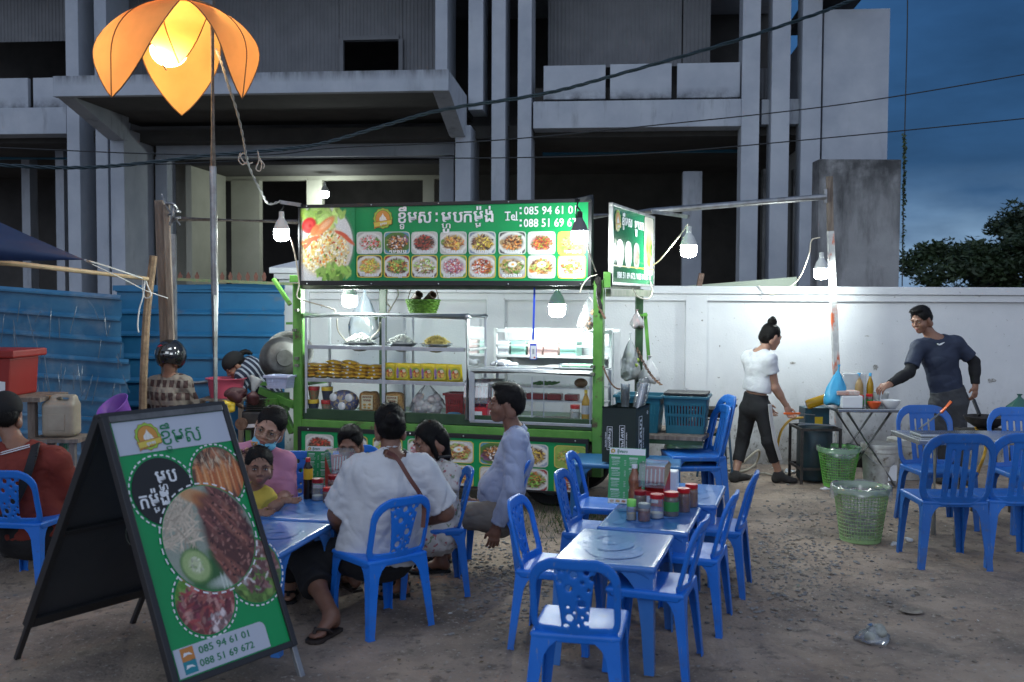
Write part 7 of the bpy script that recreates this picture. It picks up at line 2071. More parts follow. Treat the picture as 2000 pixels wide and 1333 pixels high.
n_, l_ = M_plaid.node_tree.nodes, M_plaid.node_tree.links; tcx = n_.new('ShaderNodeTexCoord'); pr = None
for ax_, sc_, c_ in (('X', 3.1, (.05, .03, .03)), ('Z', 3.0, (.27, .24, .20)), ('X', 5.4, (.22, .19, .16))):
 wv = n_.new('ShaderNodeTexWave'); wv.bands_direction = ax_; wv.inputs['Scale'].default_value = sc_; wv.inputs['Distortion'].default_value = 1.8
 rp = n_.new('ShaderNodeValToRGB'); rp.color_ramp.elements[0].position, rp.color_ramp.elements[1].position = .62, .68
 mx = n_.new('ShaderNodeMixRGB'); mx.inputs['Color2'].default_value = (*c_, 1); l_.new(tcx.outputs['Object'], wv.inputs['Vector']); l_.new(wv.outputs['Fac'], rp.inputs['Fac'])
 ml = n_.new('ShaderNodeMath'); ml.operation = 'MULTIPLY'; ml.inputs[1].default_value = .75; l_.new(rp.outputs['Color'], ml.inputs[0]); l_.new(ml.outputs[0], mx.inputs['Fac'])
 if pr: l_.new(pr, mx.inputs['Color1'])
 else: mx.inputs['Color1'].default_value = (.05, .025, .023, 1)
 pr = mx.outputs['Color']
l_.new(pr, n_['Principled BSDF'].inputs['Base Color'])
p.top(M_plaid, sleeve=1.6, hem=-.03, e=.014, wr=.012, loose=.006); p.bottom(cloth('charcoal_trousers', (.045, .047, .052)), to=1.9)
p.shoes(cloth('dark_shoe', (.03, .028, .027)), [(f1.x, f1.y+.16, .21), (f2.x, f2.y+.16, .21)])
R3 = np.array([[p.hr.x, p.hf.x, p.hu.x], [p.hr.y, p.hf.y, p.hu.y], [p.hr.z, p.hf.z, p.hu.z]])
G = Body(); G.ell(p.P(0, -.005, .02), (.128, .148, .140), R3, .01); G.cut(p.P(0, 0, -.085), tuple(-p.hu), .01); G.ell(p.P(0, -.02, -.10), (.10, .11, .06), R3, .01, 's')
hel = body_obj('helmet', [(G, .007)], mat('glossy_black', (.010, .010, .012), rough=.12, coat=.6), p.t)
def on_helm(x, z, w, h, m, nm, pts=None):
 b = MB(); pts = pts or [(-1, -1), (1, -1), (1, 1), (-1, 1)]; vs = []
 for a, c in pts:
  xx, zz_ = x+a*w, z+c*h; yy = -.005-.1495*math.sqrt(max(0, 1-(xx/.128)**2-((zz_-.02)/.140)**2)); vs.append(p.P(xx, yy, zz_))
 b.poly(vs); b.build(nm, m, hel)
on_helm(-.045, .085, .035, .022, M_red, 'red_flash', [(-1, -.4), (-.2, -.1), (1, .9), (.2, .2), (1, -.2), (.0, -.5), (.5, -1), (-.4, -.6)])
on_helm(.055, .055, .016, .011, M_whitep, 'sticker', [(-1, -.8), (.4, -1), (1, -.2), (.3, .1), (.6, 1), (-.2, .6)]); on_helm(.038, .018, .012, .009, M_whitep, 'sticker'); on_helm(.068, .012, .009, .008, M_whitep, 'sticker'); on_helm(-.092, .03, .008, .02, M_whitep, 'sticker')
mb_ = thing('motorbike', 'small dark motorbike under the helmeted rider, mostly behind the sandwich board', 'motorbike', (p.pel.x, p.pel.y, 0))
for dy in (-.5, .75):
 b = MB(); c = V((p.pel.x, p.pel.y+dy, .28)); b.lathe([(.20, -.03), (.26, -.04), (.28, 0), (.26, .04), (.20, .03), (.20, -.03)], 26, c, (1, 0, 0)); w_ = b.build('wheel', M_rubber, mb_, smooth=True)
 b = MB(); b.lathe([(.20, -.02), (.18, -.01), (.18, .01), (.20, .02)], 26, c, (1, 0, 0))
 for k in range(6): b.bar(c, c+V((0, math.cos(k*1.047)*.19, math.sin(k*1.047)*.19)), .012, .012)
 b.build('rim', M_steel, w_)
G = Body(); x0, y0 = p.pel.x, p.pel.y
G.cone((x0, y0-.40, p.pel.z-.13), (x0, y0+.15, p.pel.z-.14), .07, .07, k=.03, lat=(1, 0, 0), ratio=1.5); body_obj('seat', [(G, .012)], M_black, mb_)
G = Body(); G.cone((x0, y0-.5, .52), (x0, y0+.2, .45), .08, .10, k=.03); G.cone((x0, y0+.2, .42), (x0, y0+.55, .75), .09, .07, k=.03); G.cone((x0, y0+.55, .75), (x0, y0+.7, .35), .04, .03, k=.02); body_obj('fairing', [(G, .012)], mat('dark_red_gloss', (.12, .01, .012), rough=.25), mb_)
b = MB(); b.tube([(x0-.3, y0+.40, .93), (x0-.1, y0+.50, .90), (x0+.1, y0+.50, .90), (x0+.3, y0+.40, .93)], .014, 8); b.build('handlebar', M_steel, mb_, smooth=True)
b = MB(); b.bar((x0, y0-.5, .5), (x0, y0-.45, .3), .05, .05); b.build('swingarm', M_steel, mb_)
j = J(9.25); g0 = at(490, 900, 9.25)
p = Person('person in a black cap and striped top bent over the pink basin', (g0.x, g0.y, 0), SK_A)
p.head(j(459, 716, -.10), (-.75, -.45, -.75), (-.55, -.2, .8), .98, hair='buzz', eyes=False, mouth=False)
p.torso(j(523, 765, .12), j(487, 722, -.02), j(476, 735, -.17), j(470, 733, .15), .95, 1.0)
p.arm('L', j(462, 775, -.22), j(448, 790, -.28), (-.5, -.2, -1), (-.5, 0, 0), .5); p.arm('R', j(455, 775, .12), j(442, 790, -.05), (-.5, -.2, -1), (-.5, 0, 0), .5)
p.leg('L', j(520, 780, .02), j(488, 835, -.10), V((g0.x+.08, 9.20, .08)), (g0.x-.09, 9.14, .012)); p.leg('R', j(522, 780, .22), j(495, 835, .25), V((g0.x+.12, 9.45, .08)), (g0.x-.06, 9.42, .012))
p.finish()
M_st2 = mat('navy_white_stripe', (.02, .03, .06), rough=.85, bump=.3, bscale=20); n_, l_ = M_st2.node_tree.nodes, M_st2.node_tree.links
wv = n_.new('ShaderNodeTexWave'); wv.bands_direction = 'DIAGONAL'; wv.inputs['Scale'].default_value = 7.5; wv.inputs['Distortion'].default_value = .8; tcx = n_.new('ShaderNodeTexCoord')
rp = n_.new('ShaderNodeValToRGB'); rp.color_ramp.elements[0].color = (.015, .022, .045, 1); rp.color_ramp.elements[1].color = (.32, .36, .42, 1); rp.color_ramp.elements[0].position, rp.color_ramp.elements[1].position = .62, .70
l_.new(tcx.outputs['Object'], wv.inputs['Vector']); l_.new(wv.outputs['Fac'], rp.inputs['Fac']); l_.new(rp.outputs['Color'], n_['Principled BSDF'].inputs['Base Color'])
p.top(M_st2, sleeve=.7, e=.014, wr=.008); p.bottom(cloth('black_jersey', (.010, .010, .012)), to=1.8); p.shoes(M_rubber, [(g0.x-.09, 9.14, 0), (g0.x-.06, 9.42, 0)])
R3 = np.array([[p.hr.x, p.hf.x, p.hu.x], [p.hr.y, p.hf.y, p.hu.y], [p.hr.z, p.hf.z, p.hu.z]]); G = Body()
G.ell(p.P(0, -.016, .045), (.092, .110, .092), R3, .01); G.cut(p.P(0, 0, .015), tuple(-p.hu), .004); body_obj('cap', [(G, .007)], MATS['black_cap'], p.t)
b = MB(); b.tube(spline([p.P(0, -.10, .05), p.P(0, -.16, .04), p.P(0.01, -.20, -.02)], 6), [.028]*4+[.026]*4+[.022]*3+[.012]*2, 8); b.build('ponytail', M_hair, p.t, smooth=True)
# --- things in and on the cart
def cs(px, z, w, py=700):
 """a spot in the cart: photo column px on the plane w, at height z"""
 return CF.pt(cfr(w).px(px, py)[0], z, w)
CROT = Matrix.Rotation(math.atan2(CEX.y, CEX.x), 3, 'Z')
M_tray = mat('tray_steel', (.5, .52, .53), rough=.25, metal=.95)
M_rice = mat('white_noodle', (.70, .70, .66), rough=.6); M_ynood = mat('yellow_noodle', (.62, .48, .13), rough=.6)
def noodles(c, rx, ry, h, m, label, seed, oval=True):
 t = thing('noodle_tray', label, 'tray', c, 0, 'noodle trays on the top shelf'); r = random.Random(seed)
 b = MB(); prof = [(.001, .004), (.82, .004), (.97, .020), (1.06, .022), (1.06, .018), (.98, .014), (.84, 0), (.001, 0)]
 vs, fs, n = [], [], 28
 for a, z in prof:
  for k in range(n):
   q = 2*math.pi*k/n; vs.append(c+CROT @ V((a*rx*math.cos(q), a*ry*math.sin(q), z)))
 for i in range(len(prof)-1):
  for k in range(n): fs.append((i*n+k, i*n+(k+1) % n, (i+1)*n+(k+1) % n, (i+1)*n+k))
 b.add(vs, fs); b.build('tray', M_tray, t, smooth=True)
 b = MB(); b.ball(c+V((0, 0, .01)), 1, 20, 8, (rx*.72, ry*.7, h*.8), CROT)
 for k in range(150):
  q, d = r.uniform(0, 6.28), math.sqrt(r.random())*.82; x, y = d*rx*math.cos(q)*.85, d*ry*math.sin(q)*.8
  z = .014+h*(1-d*d)*r.uniform(.8, 1.0); a = r.uniform(0, 3.14); l = r.uniform(.015, .04)
  b.tube([c+CROT @ V((x-math.cos(a)*l, y-math.sin(a)*l, z-.012)), c+CROT @ V((x, y, z+.004)), c+CROT @ V((x+math.cos(a+.5)*l, y+math.sin(a+.5)*l, z-.014))], .0035, 4, caps=False)
 b.build('noodles', m, t, kind='stuff', smooth=True)
zs0, zs1, zsb = shz[0]+.017, shz[1]+.017, zb+.002
noodles(cs(703, zs0, -.19), .155, .10, .085, M_rice, 'steel tray heaped with white rice noodles, left of three on the top shelf', 1)
noodles(cs(784, zs0, -.19), .135, .10, .08, M_rice, 'steel tray of white noodles, middle of three on the top shelf', 2)
noodles(cs(852, zs0, -.17), .135, .10, .08, M_ynood, 'steel tray of yellow egg noodles on the top shelf', 3)
M_packy = mat('yellow_wrapper', (.70, .43, .02), rough=.3, col2=(.55, .30, .03), nscale=25, coat=.3)
M_packb = mat('brown_print', (.10, .05, .05), rough=.3, col2=(.45, .30, .06), nscale=60, coat=.3)
def pillow(mb, F, L, W, H, ends=.012):
 nu, nv = 8, 6; vs = []
 for s_ in (1, -1):
  for i in range(nu+1):
   for k in range(nv+1):
    a, b_ = -1+2*i/nu, -1+2*k/nv
    h = (1-abs(a)**4)*(1-abs(b_)**6)
    vs.append(F.pt(a*L/2, b_*W/2, s_*(h*H/2+.0005)))
 fs = []; o = (nu+1)*(nv+1)
 for q in (0, o):
  for i in range(nu):
   for k in range(nv): fs.append((q+i*(nv+1)+k, q+(i+1)*(nv+1)+k, q+(i+1)*(nv+1)+k+1, q+i*(nv+1)+k+1))
 mb.add(vs, fs)
pk = thing('noodle_pack', 'yellow instant-noodle pack lying flat in the stack on the middle shelf', 'noodle pack', (0, 0, 0), 0, 'flat yellow noodle packs on the middle shelf')
LF = Frame((0, 0, 0), (1, 0, 0), (0, 1, 0), (0, 0, 1))
b = MB(); pillow(b, LF, .140, .10, .036); b.build('wrapper', M_packy, pk, smooth=3.0)
b = MB(); pillow(b, LF, .124, .062, .040); b.build('print_band', M_packb, pk, smooth=3.0)
b = MB(); b.box((0, -.049, 0), (.016, .008, .012)); b.build('seam_tag', M_whitep, pk)
r = random.Random(12); k_ = 0
yaw = math.atan2(CEX.y, CEX.x)
for col_, X in enumerate((606, 632, 658, 684, 708, 733)):
 nL = (4, 4, 5, 5, 4, 4)[col_]
 for L_ in range(nL):
  o = pk if k_ == 0 else copy_tree(pk); k_ += 1
  o['label'] = 'flat yellow noodle pack, '+('lowest', 'second up', 'third up', 'fourth up', 'fifth up')[L_]+' in the '+('leftmost', 'second', 'third', 'fourth', 'fifth', 'rightmost')[col_]+' stack on the middle shelf'
  o.location = cs(X+r.uniform(-3, 3), zs1+.014+L_*.029, -.10+r.uniform(-.012, .012)); o.rotation_euler = (r.uniform(-.06, .06), r.uniform(-.10, .10)+(.15 if col_ in (2, 3) and L_ > 2 else 0), yaw+r.uniform(-.12, .12))
pu_ = thing('noodle_pack', 'bright yellow noodle pack with a bowl printed on it, standing upright on the middle shelf', 'noodle pack', (0, 0, 0), 0, 'upright yellow noodle packs on the middle shelf')
UFm = Frame((0, 0, 0), (1, 0, 0), (0, 0, 1), (0, -1, 0))
b = MB(); pillow(b, UFm, .132, .145, .045); b.build('wrapper', mat('bright_yellow_wrapper', (.80, .60, .01), rough=.25, coat=.4), pu_, smooth=3.0)
cb_ = Canvas(26, 26, (.80, .60, .01), 8); cb_.ell(.1, -.1, .8, .8, (.08, .30, .06), 0, .2); cb_.ell(.15, -.2, .62, .62, (.75, .40, .06), 0, .2); cb_.bits(40, .1, -.2, (.5, .5), .10, (OR, YL, RD, (.8, .5, .1)), 2); cb_.ell(.3, .25, .25, .22, (.8, .78, .7), 0, .2); cb_.ell(.33, .25, .1, .1, (.8, .4, .05), 0, .3); cb_.ell(-.75, .0, .2, .7, (.30, .14, .40), 0, .2); cb_.ell(-.7, -.75, .2, .2, (.12, .08, .3), 0, .3)
b = MB(); photo_into(b, UFm, .004, .002, .052, .055, .0235, cb_.grain(.05), 6); b.build('bowl_print', M_print, pu_)
for i, (X, w) in enumerate(((760, -.075), (786, -.07), (812, -.085), (835, -.075), (860, -.085), (888, -.075), (772, -.13), (800, -.135), (825, -.13), (850, -.135), (875, -.13))):
 o = pu_ if i == 0 else copy_tree(pu_)
 o['label'] = 'upright bright yellow noodle pack, '+('leftmost', 'second from left', 'third from left', 'fourth from left', 'fifth from left', 'rightmost')[i if i < 6 else i-6]+' in the '+('front' if i < 6 else 'back')+' row'
 o.location = cs(X, zs1+.066, w); o.rotation_euler = (r.uniform(-.05, .12), r.uniform(-.06, .06), yaw+r.uniform(-.1, .1))
for X, lay_, c_, lab in ((612, 0, 'blue', 'dark blue noodle cup with a yellow band, bottom left of the cabinet'), (638, 0, 'red', 'noodle cup with a red band, bottom shelf, right of the two lowest'), (613, 1, 'red', 'red-topped noodle cup stacked on the dark blue one'), (639, 1, 'yel', 'dark noodle cup with a yellow rim stacked over the red-banded cup')):
 c = cs(X, zsb+.112*lay_, -.10); t = thing('noodle_cup', lab, 'noodle cup', c, 0, 'stacked noodle cups in the cabinet')
 body = mat('cup_navy', (.03, .04, .07), rough=.35) if c_ != 'red' else mat('cup_multi', (.35, .12, .06), rough=.35, col2=(.12, .20, .10), nscale=50)
 b = MB(); b.lathe([(.036, 0), (.048, .075)], 18, c, caps=True); b.build('cup', body, t, smooth=True)
 b = MB(); b.lathe([(.0485, .076), (.0505, .100), (.047, .108), (.001, .109)], 18, c); b.build('lid', M_yellow if c_ != 'red' else M_red, t, smooth=True)
t = thing('cup_pack', 'film-wrapped pack of patterned cups showing three round white lids', 'cup pack', cs(672, zsb, -.1))
c = cs(672, zsb, -.12); M_pat = mat('cup_pattern', (.42, .33, .22), rough=.4, col2=(.10, .12, .25), nscale=34, detail=1, lo=.45, hi=.5)
b = MB(); b.ball(c+V((0, 0, .098)), 1, 20, 10, (.135, .075, .098), CROT); b.build('wrapped_body', M_pat, t, smooth=3.0)
for dx, dz in ((-.065, .138), (.078, .138), (.012, .065)):
 b = MB(); q = c+CROT @ V((dx, -.066, dz)); b.lathe([(.034, 0), (.034, .012), (.030, .014), (.001, .015)], 18, q, CF.ez); b.build('lid', M_whitep, t, smooth=True)
M_fried = mat('fried_noodle', (.26, .13, .04), rough=.7, col2=(.50, .30, .10), nscale=60, bump=1.0, bscale=80)
for X, lab in ((722, 'clear bag of brown fried noodles left of the cabinet mullion'), (770, 'clear bag of brown fried noodles right of the cabinet mullion')):
 c = cs(X, zsb, -.11); t = thing('noodle_bag', lab, 'noodle bag', c, 0, 'bags of fried noodles in the cabinet')
 G = Body(); G.rbox(tuple(c+V((0, 0, .095))), (.085, .055, .098), .04, np.array(CROT), .01); body_obj('noodles', [(G, .012)], M_fried, t, wr=.006, seed=X)
 F2 = Frame(c+CROT @ V((0, -.0625, 0)), CROT @ V((1, 0, 0)), (0, 0, 1)); b = MB(); b.fbox(F2, -.045, .055, .045, .165, -.002, .003); lb_ = b.build('paper_label', mat('cream_paper', (.60, .56, .38), rough=.6), t)
 b = MB(); khmer(b, F2, [('ស', [], [], []), ('ម', [], [], []), ('ក', [], [], []), ('ង', [], [], [])], -.035, .045, .142, .156, .0045, .03); khmer(b, F2, [('ប', [], [], []), ('ហ', [], [], []), ('ខ', [], [], [])], -.028, .038, .115, .130, .0045, .03); b.build('lettering', mat('brown_ink', (.25, .06, .03), rough=.5), lb_, kind='stuff')
 b = MB()
 for x_, z_ in ((-.018, .085), (.028, .088), (-.015, .062), (.022, .06)): b.ball(F2.pt(x_, z_, .004), .012, 8, 5, (1.2, .3, .8), CROT)
 b.build('label_picture', mat('amber_print', (.5, .28, .06), rough=.5), lb_, kind='stuff')
bag(cs(835, zsb, -.13), .155, .085, .30, M_bagfilm, 'clear plastic bag full of white garlic bulbs on the bottom shelf', name='garlic_bag', seed=3, content=34, fillm=mat('garlic_skin', (.66, .62, .58), rough=.5, col2=(.5, .40, .40), nscale=20))
def crate(c, L, W, H, m, label, rot, group, name='crate', taper=.86, slots=12):
 t = thing(name, label, name.replace('_', ' '), c, 0, group); b = MB()
 def ring(z0, z1, th):
  for s_ in (-1, 1):
   k0, k1 = taper+(1-taper)*z0/H, taper+(1-taper)*z1/H
   for (ax, ln, of) in (('x', L, W), ('y', W, L)):
    vs = []
    for z, k in ((z0, k0), (z1, k1)):
     for a in (-1, 1):
      for o in (0, th):
       p = (a*ln*k/2, s_*(of*k/2-o)) if ax == 'x' else (s_*(of*k/2-o), a*ln*k/2)
       vs.append(V(c)+rot @ V((p[0], p[1], z)))
    b.add(vs, [(0, 1, 3, 2), (4, 6, 7, 5), (0, 4, 5, 1), (2, 3, 7, 6), (0, 2, 6, 4), (1, 5, 7, 3)])
 ring(0, H*.22, .006); ring(H*.46, H*.54, .006); ring(H*.76, H*.97, .006)
 for s_ in (-1, 1):
  for ax, ln, of, n in (('x', L, W, slots), ('y', W, L, max(5, int(slots*W/L)))):
   for i in range(n+1):
    a = -1+2*i/n; vs = []
    wd = .30*ln/n*(3 if i in (0, n) else 1)
    for z in (H*.2, H*.78):
     k = taper+(1-taper)*z/H
     for da in (-wd, wd):
      for o in (.001, .005):
       u = max(-ln*k/2+.002, min(ln*k/2-.002, a*ln*k/2+da)); v_ = s_*(of*k/2-o)
       p = (u, v_) if ax == 'x' else (v_, u); vs.append(V(c)+rot @ V((p[0], p[1], z)))
    b.add(vs, [(0, 1, 3, 2), (4, 6, 7, 5), (0, 4, 5, 1), (2, 3, 7, 6), (0, 2, 6, 4), (1, 5, 7, 3)])
 b.box(V(c)+V((0, 0, .006)), (L*taper-.01, W*taper-.01, .006), rot); b.build('lattice', m, t, kind='stuff')
 b = MB()
 for s_ in (-1, 1):
  b.box(V(c)+rot @ V((0, s_*(W/2+.004), H*.985)), (L+.03, .022, .02), rot); b.box(V(c)+rot @ V((s_*(L/2+.004), 0, H*.985)), (.022, W-.0141, .0195), rot)
 b.build('rim', m, t, bev=.003, kind='stuff'); return t
crate(cs(893, zsb, -.2), .16, .16, .19, M_reddark, 'dark red plastic basket at the right end of the bottom cabinet shelf', CROT, None, 'basket', .9, 8)
G = Body(); c = cs(886, zsb+.02, -.10)
for k in range(5): G.ell(tuple(c+CROT @ V((-.03+.018*k, 0, .006*(k % 2)))), (.035, .03, .018), None, .012)
o = body_obj('blue_cloth', [(G, .006)], mat('blue_rag', (.06, .22, .36), rough=.85), wr=.005); tag(o, 'crumpled blue cloth beside the red basket in the cabinet', 'cloth')
def dispenser(c, rot, label, s=1.0, spoons=True, group='red cutlery dispensers'):
 t = thing('cutlery_dispenser', label, 'dispenser', c, 0, group)
 F2 = Frame(V(c), rot @ V((0, 1, 0)), (0, 0, 1), rot @ V((1, 0, 0)))
 prof = [(-.065*s, 0), (.065*s, 0), (.065*s, .20*s), (.03*s, .235*s), (.0, .235*s), (-.018*s, .14*s), (-.065*s, .10*s)]
 for w0, w1 in ((-.075*s, -.068*s), (.068*s, .075*s)):
  b = MB(); b.prism(prof, F2, w0, w1); b.build('side_panel', M_red, t, bev=.002)
 b = MB(); b.fbox(F2, -.064*s, .064*s, .0, .085*s, -.067*s, .067*s); b.build('base', M_red, t, bev=.003)
 b = MB(); b.fbox(F2, .055*s, .064*s, .086*s, .215*s, -.067*s, .067*s); b.build('rear_panel', M_red, t)
 cp = [(-.068*s, .11*s), (-.078*s, .15*s), (-.062*s, .245*s), (.02*s, .262*s), (.068*s, .235*s)]
 b = MB(); vs = []
 for u, v in cp: vs += [F2.pt(u, v, -.079*s), F2.pt(u, v, .079*s)]
 b.add(vs, [(2*i, 2*i+1, 2*i+3, 2*i+2) for i in range(len(cp)-1)])
 for q in (-.079*s, .079*s): b.poly([F2.pt(u, v, q) for u, v in cp])
 b.build('clear_cover', thin_glass('milky_cover', (.86, .88, .89), .2, .12, haze=.2), t)
 b = MB(); b.fbox(F2, -.067*s, -.0645*s, .02*s, .06*s, -.03*s, .04*s); b.build('sticker', M_whitep, t)
 if spoons:
  for k in range(5):
   q = F2.pt(-.02*s+.012*s*k, .115*s+.004*(k % 2), -.045*s+.022*s*k); b = MB(); b.ball(q, .017*s, 10, 6, (1, .8, .5)); b.bar(q+V((0, 0, .01)), q+V((.004, .01, .09*s)), .007, .003); b.build('spoon', M_alu, t, smooth=True)
 return t
RQ = Matrix.Rotation(math.atan2(CEX.y, CEX.x)+.1, 3, 'Z')
dispenser(cs(934, rz0+.002, -.12), RQ, 'red cutlery dispenser at the left end inside the right glass counter', 1.25, group='red dispensers in the counter')
dispenser(cs(962, rz0+.002, -.22), RQ, 'second red cutlery dispenser, behind the first in the right glass counter', 1.25, group='red dispensers in the counter')
M_sauce = mat('dark_red_sauce', (.12, .02, .012), rough=.4, col2=(.24, .05, .02), nscale=40); M_salt = mat('white_salt', (.72, .72, .70), rough=.8); M_soy = mat('soy_sauce', (.012, .006, .004), rough=.25); M_chili = mat('chili_paste', (.24, .07, .025), rough=.5, col2=(.36, .14, .05), nscale=60); M_pickle = mat('pickle_mix', (.10, .06, .03), rough=.4, col2=(.20, .12, .05), nscale=40); M_oil = mat('cooking_oil', (.50, .28, .015), rough=.15, trans=.35, ior=1.4)
jar(cs(1124, rz0+.002, -.09), .040, .15, M_red, M_salt, 'big jar of white powder with a red lid inside the right counter', None, .6)
bottle(cs(1145, rz0+.002, -.10), .034, .27, M_oil, M_yellow, 'bottle of amber cooking oil with a yellow cap inside the right counter', None, labm=mat('grey_label', (.35, .37, .42), rough=.5))
for i, (X, w_, h_, m_) in enumerate(((1050, .22, .05, M_reddark), (1085, .16, .05, M_reddark), (1118, .15, .05, M_reddark), (1010, .2, .05, M_reddark))):
 b = MB(); c = cs(X, rz0+.155+.026, -.40); b.box(c, (w_*.75, .10, h_), CROT); b.build('meat_tub', m_, label=('dark red tub behind the head of the seated man, middle of the counter', 'dark red tub right of the counter mullion', 'dark red tub at the right of the counter shelf', 'dark red tub leftmost on the counter shelf')[i], cat='tub', group='dark red tubs on the counter shelf', bev=.01)
b = MB(); c = cs(1080, rz0+.014, -.22); b.box(c, (.34, .26, .022), CROT); b.build('wooden_board', mat('pale_board', (.42, .40, .35), rough=.7, col2=(.3, .28, .25), nscale=12), label='pale worn chopping board on the floor of the right counter', cat='board', bev=.004)
b = MB(); c = cs(1135, (rz0+rz1)/2+.105, -.30); b.ball(c, .055, 14, 8, (1, 1, .7)); b.build('coconut_bowl', mat('brown_shell', (.22, .12, .05), rough=.7), label='brown round bowl on the upper shelf of the right counter', cat='bowl', smooth=True)
G = Body(); c = cs(1062, (rz0+rz1)/2+.09, -.28)
for k in range(9): G.cone(tuple(c+CROT @ V((-.09+.02*k, .02*math.sin(k*2), 0))), tuple(c+CROT @ V((-.03+.02*k, .03*math.cos(k*3), .018))), .011, .008, .006)
o = body_obj('herb_bunch', [(G, .006)], mat('fresh_herb', (.06, .22, .04), rough=.6), wr=.003); tag(o, 'bunch of fresh green herbs on the upper shelf of the counter', 'herbs')
G = Body(); c = cs(985, rz1+.045, -.38); rr = np.random.default_rng(5)
for k in range(12): G.ell(tuple(c+V(rr.normal(0, 1, 3)*np.array((.05, .03, .012)))), (.035, .03, .02), None, .012)
o = body_obj('crumpled_bag', [(G, .007)], mat('white_film', (.60, .62, .66), rough=.35), wr=.008, seed=8); tag(o, 'crumpled white plastic bag on top of the right counter', 'bag')
RW = -.66
rk = thing('steel_rack', 'white steel shelf rack standing behind the right glass counter', 'rack', cs(1088, 0.65, RW))
ru0, ru1 = cfr(RW).px(967, 680)[0], cfr(RW).px(1192, 680)[0]; rzt = cfr(RW).px(1080, 643)[1]; rzm = cfr(RW).px(1080, 697)[1]; rzr = cfr(RW).px(1080, 676)[1]
M_wsteel = mat('white_steel', (.60, .62, .63), rough=.4, col2=(.50, .51, .52), nscale=10)
for u in (ru0, ru1):
 for w in (RW, RW-.24):
  b = MB(); b.fbox(CF, u-.013, u+.013, .65, rzt, w-.026, w); b.build('upright', M_wsteel, rk, bev=.002)
for z, h in ((rzt-.02, .03), (rzr, .014), (rzm, .02)):
 b = MB(); b.fbox(CF, ru0+.0135, ru1-.0135, z-h/2, z+h/2, RW-.016, RW+.004); b.build('rail', M_wsteel, rk, bev=.002)
b = MB(); b.fbox(CF, ru0+.014, ru1-.014, rzm-.008, rzm+.004, RW-.25, RW-.017); b.build('shelf', M_wsteel, rk)
b = MB(); b.fbox(CF, ru0+.014, ru1-.014, rzm+.005, rzt, RW-.262, RW-.25); b.build('back_panel', M_wsteel, rk)
b = MB(); b.fbox(CF, ru0-.09, ru1+.02, rz1-.02, rzm-.03, RW-.27, RW-.263); b.build('back_panel', M_wsteel, rk)
b = MB(); b.fbox(CF, ru1+.014, ru1+.02, .65, rzt-.02, RW-.24, RW-.03); b.build('side_panel', M_wsteel, rk)
for X0, X1, m_, lab in ((969, 993, M_whitep, 'white paper pack, leftmost on the steel rack'), (997, 1026, mat('mint_pack', (.30, .55, .46), rough=.4), 'mint green box on the steel rack, left of the lanyard'), (1030, 1058, mat('pale_pink_pack', (.60, .42, .40), rough=.4), 'pale pink box behind the lanyard on the steel rack'), (1061, 1089, MATS['pale_pink_pack'], 'pale pink box right of the lanyard on the steel rack'), (1093, 1126, MATS['mint_pack'], 'mint and white box at the right end of the row on the steel rack')):
 a, c_ = cfr(RW-.05).px(X0, 680)[0], cfr(RW-.05).px(X1, 680)[0]
 b = MB(); b.fbox(CF, a, c_, rzm+.006, rzm+.125, RW-.20, RW-.05); b.build('carton_box', m_, label=lab, cat='box', group='pastel boxes on the steel rack', bev=.01)
t = thing('lanyard', 'bright blue lanyard with a white card hanging from the banner', 'lanyard', at(1042, 690, 7.83))
b = MB(); q = [at(1044, 562, 7.83), at(1043, 600, 7.83), at(1042, 640, 7.83), at(1041, 664, 7.83)]
for a, c in zip(q[:-1], q[1:]): b.bar(a, c, .016, .004, (0, -1, 0))
b.build('ribbon', mat('royal_blue_ribbon', (.01, .06, .55), rough=.5), t)
F2 = Frame(at(1041.5, 703, 7.82), (1, -.05, 0), (0, 0, 1)); b = MB(); b.fbox(F2, -.027, .027, 0, .125, -.003, .0); b.build('card_holder', MATS['royal_blue_ribbon'], t)
b = MB(); b.fbox(F2, -.022, .022, .006, .110, .0005, .003); cd_ = b.build('card', M_white_ink, t)
b = MB(); b.fbox(F2, -.008, .008, .045, .085, .0032, .0042); b.build('card_print', mat('grey_print', (.35, .37, .42), rough=.5), cd_); b = MB(); b.fbox(F2, .004, .016, .012, .024, .0032, .0042); b.build('card_mark', M_red, cd_)
c = cs(826, zt_+.026, -.22); t = thing('woven_basket', 'bright green woven basket with a tall handle on the cabinet top', 'basket', c)
b = MB(); r = random.Random(2); n = 30
for i in range(7):
 z = .005+i*.0165; rr_ = 1.0+.30*(i/6)**.8; pts = []
 for k in range(n):
  q = 2*math.pi*k/n; w = 1+(.035 if (k+i) % 2 else -.02); pts.append(c+CROT @ V((.108*rr_*w*math.cos(q), .075*rr_*w*math.sin(q), z)))
 b.tube(pts, .0095, 5, closed=True)
b.ball(c+V((0, 0, .006)), 1, 16, 4, (.10, .07, .004), CROT)
b.build('weave', mat('green_cane', (.16, .34, .04), rough=.5, col2=(.07, .16, .02), nscale=40), t, kind='stuff')
for s_ in (-1, 1):
 b = MB(); b.tube(spline([c+CROT @ V((s_*.135, 0, .10)), c+CROT @ V((s_*.125, .01, .16)), c+CROT @ V((s_*.085, .015, .245)), c+CROT @ V((s_*.075, .012, .262))], 6), .004, 6); b.build('handle', mat('dark_cane', (.12, .08, .04), rough=.6), t, smooth=True)
M_tubeb = mat('brown_bamboo_tube', (.10, .055, .035), rough=.6)
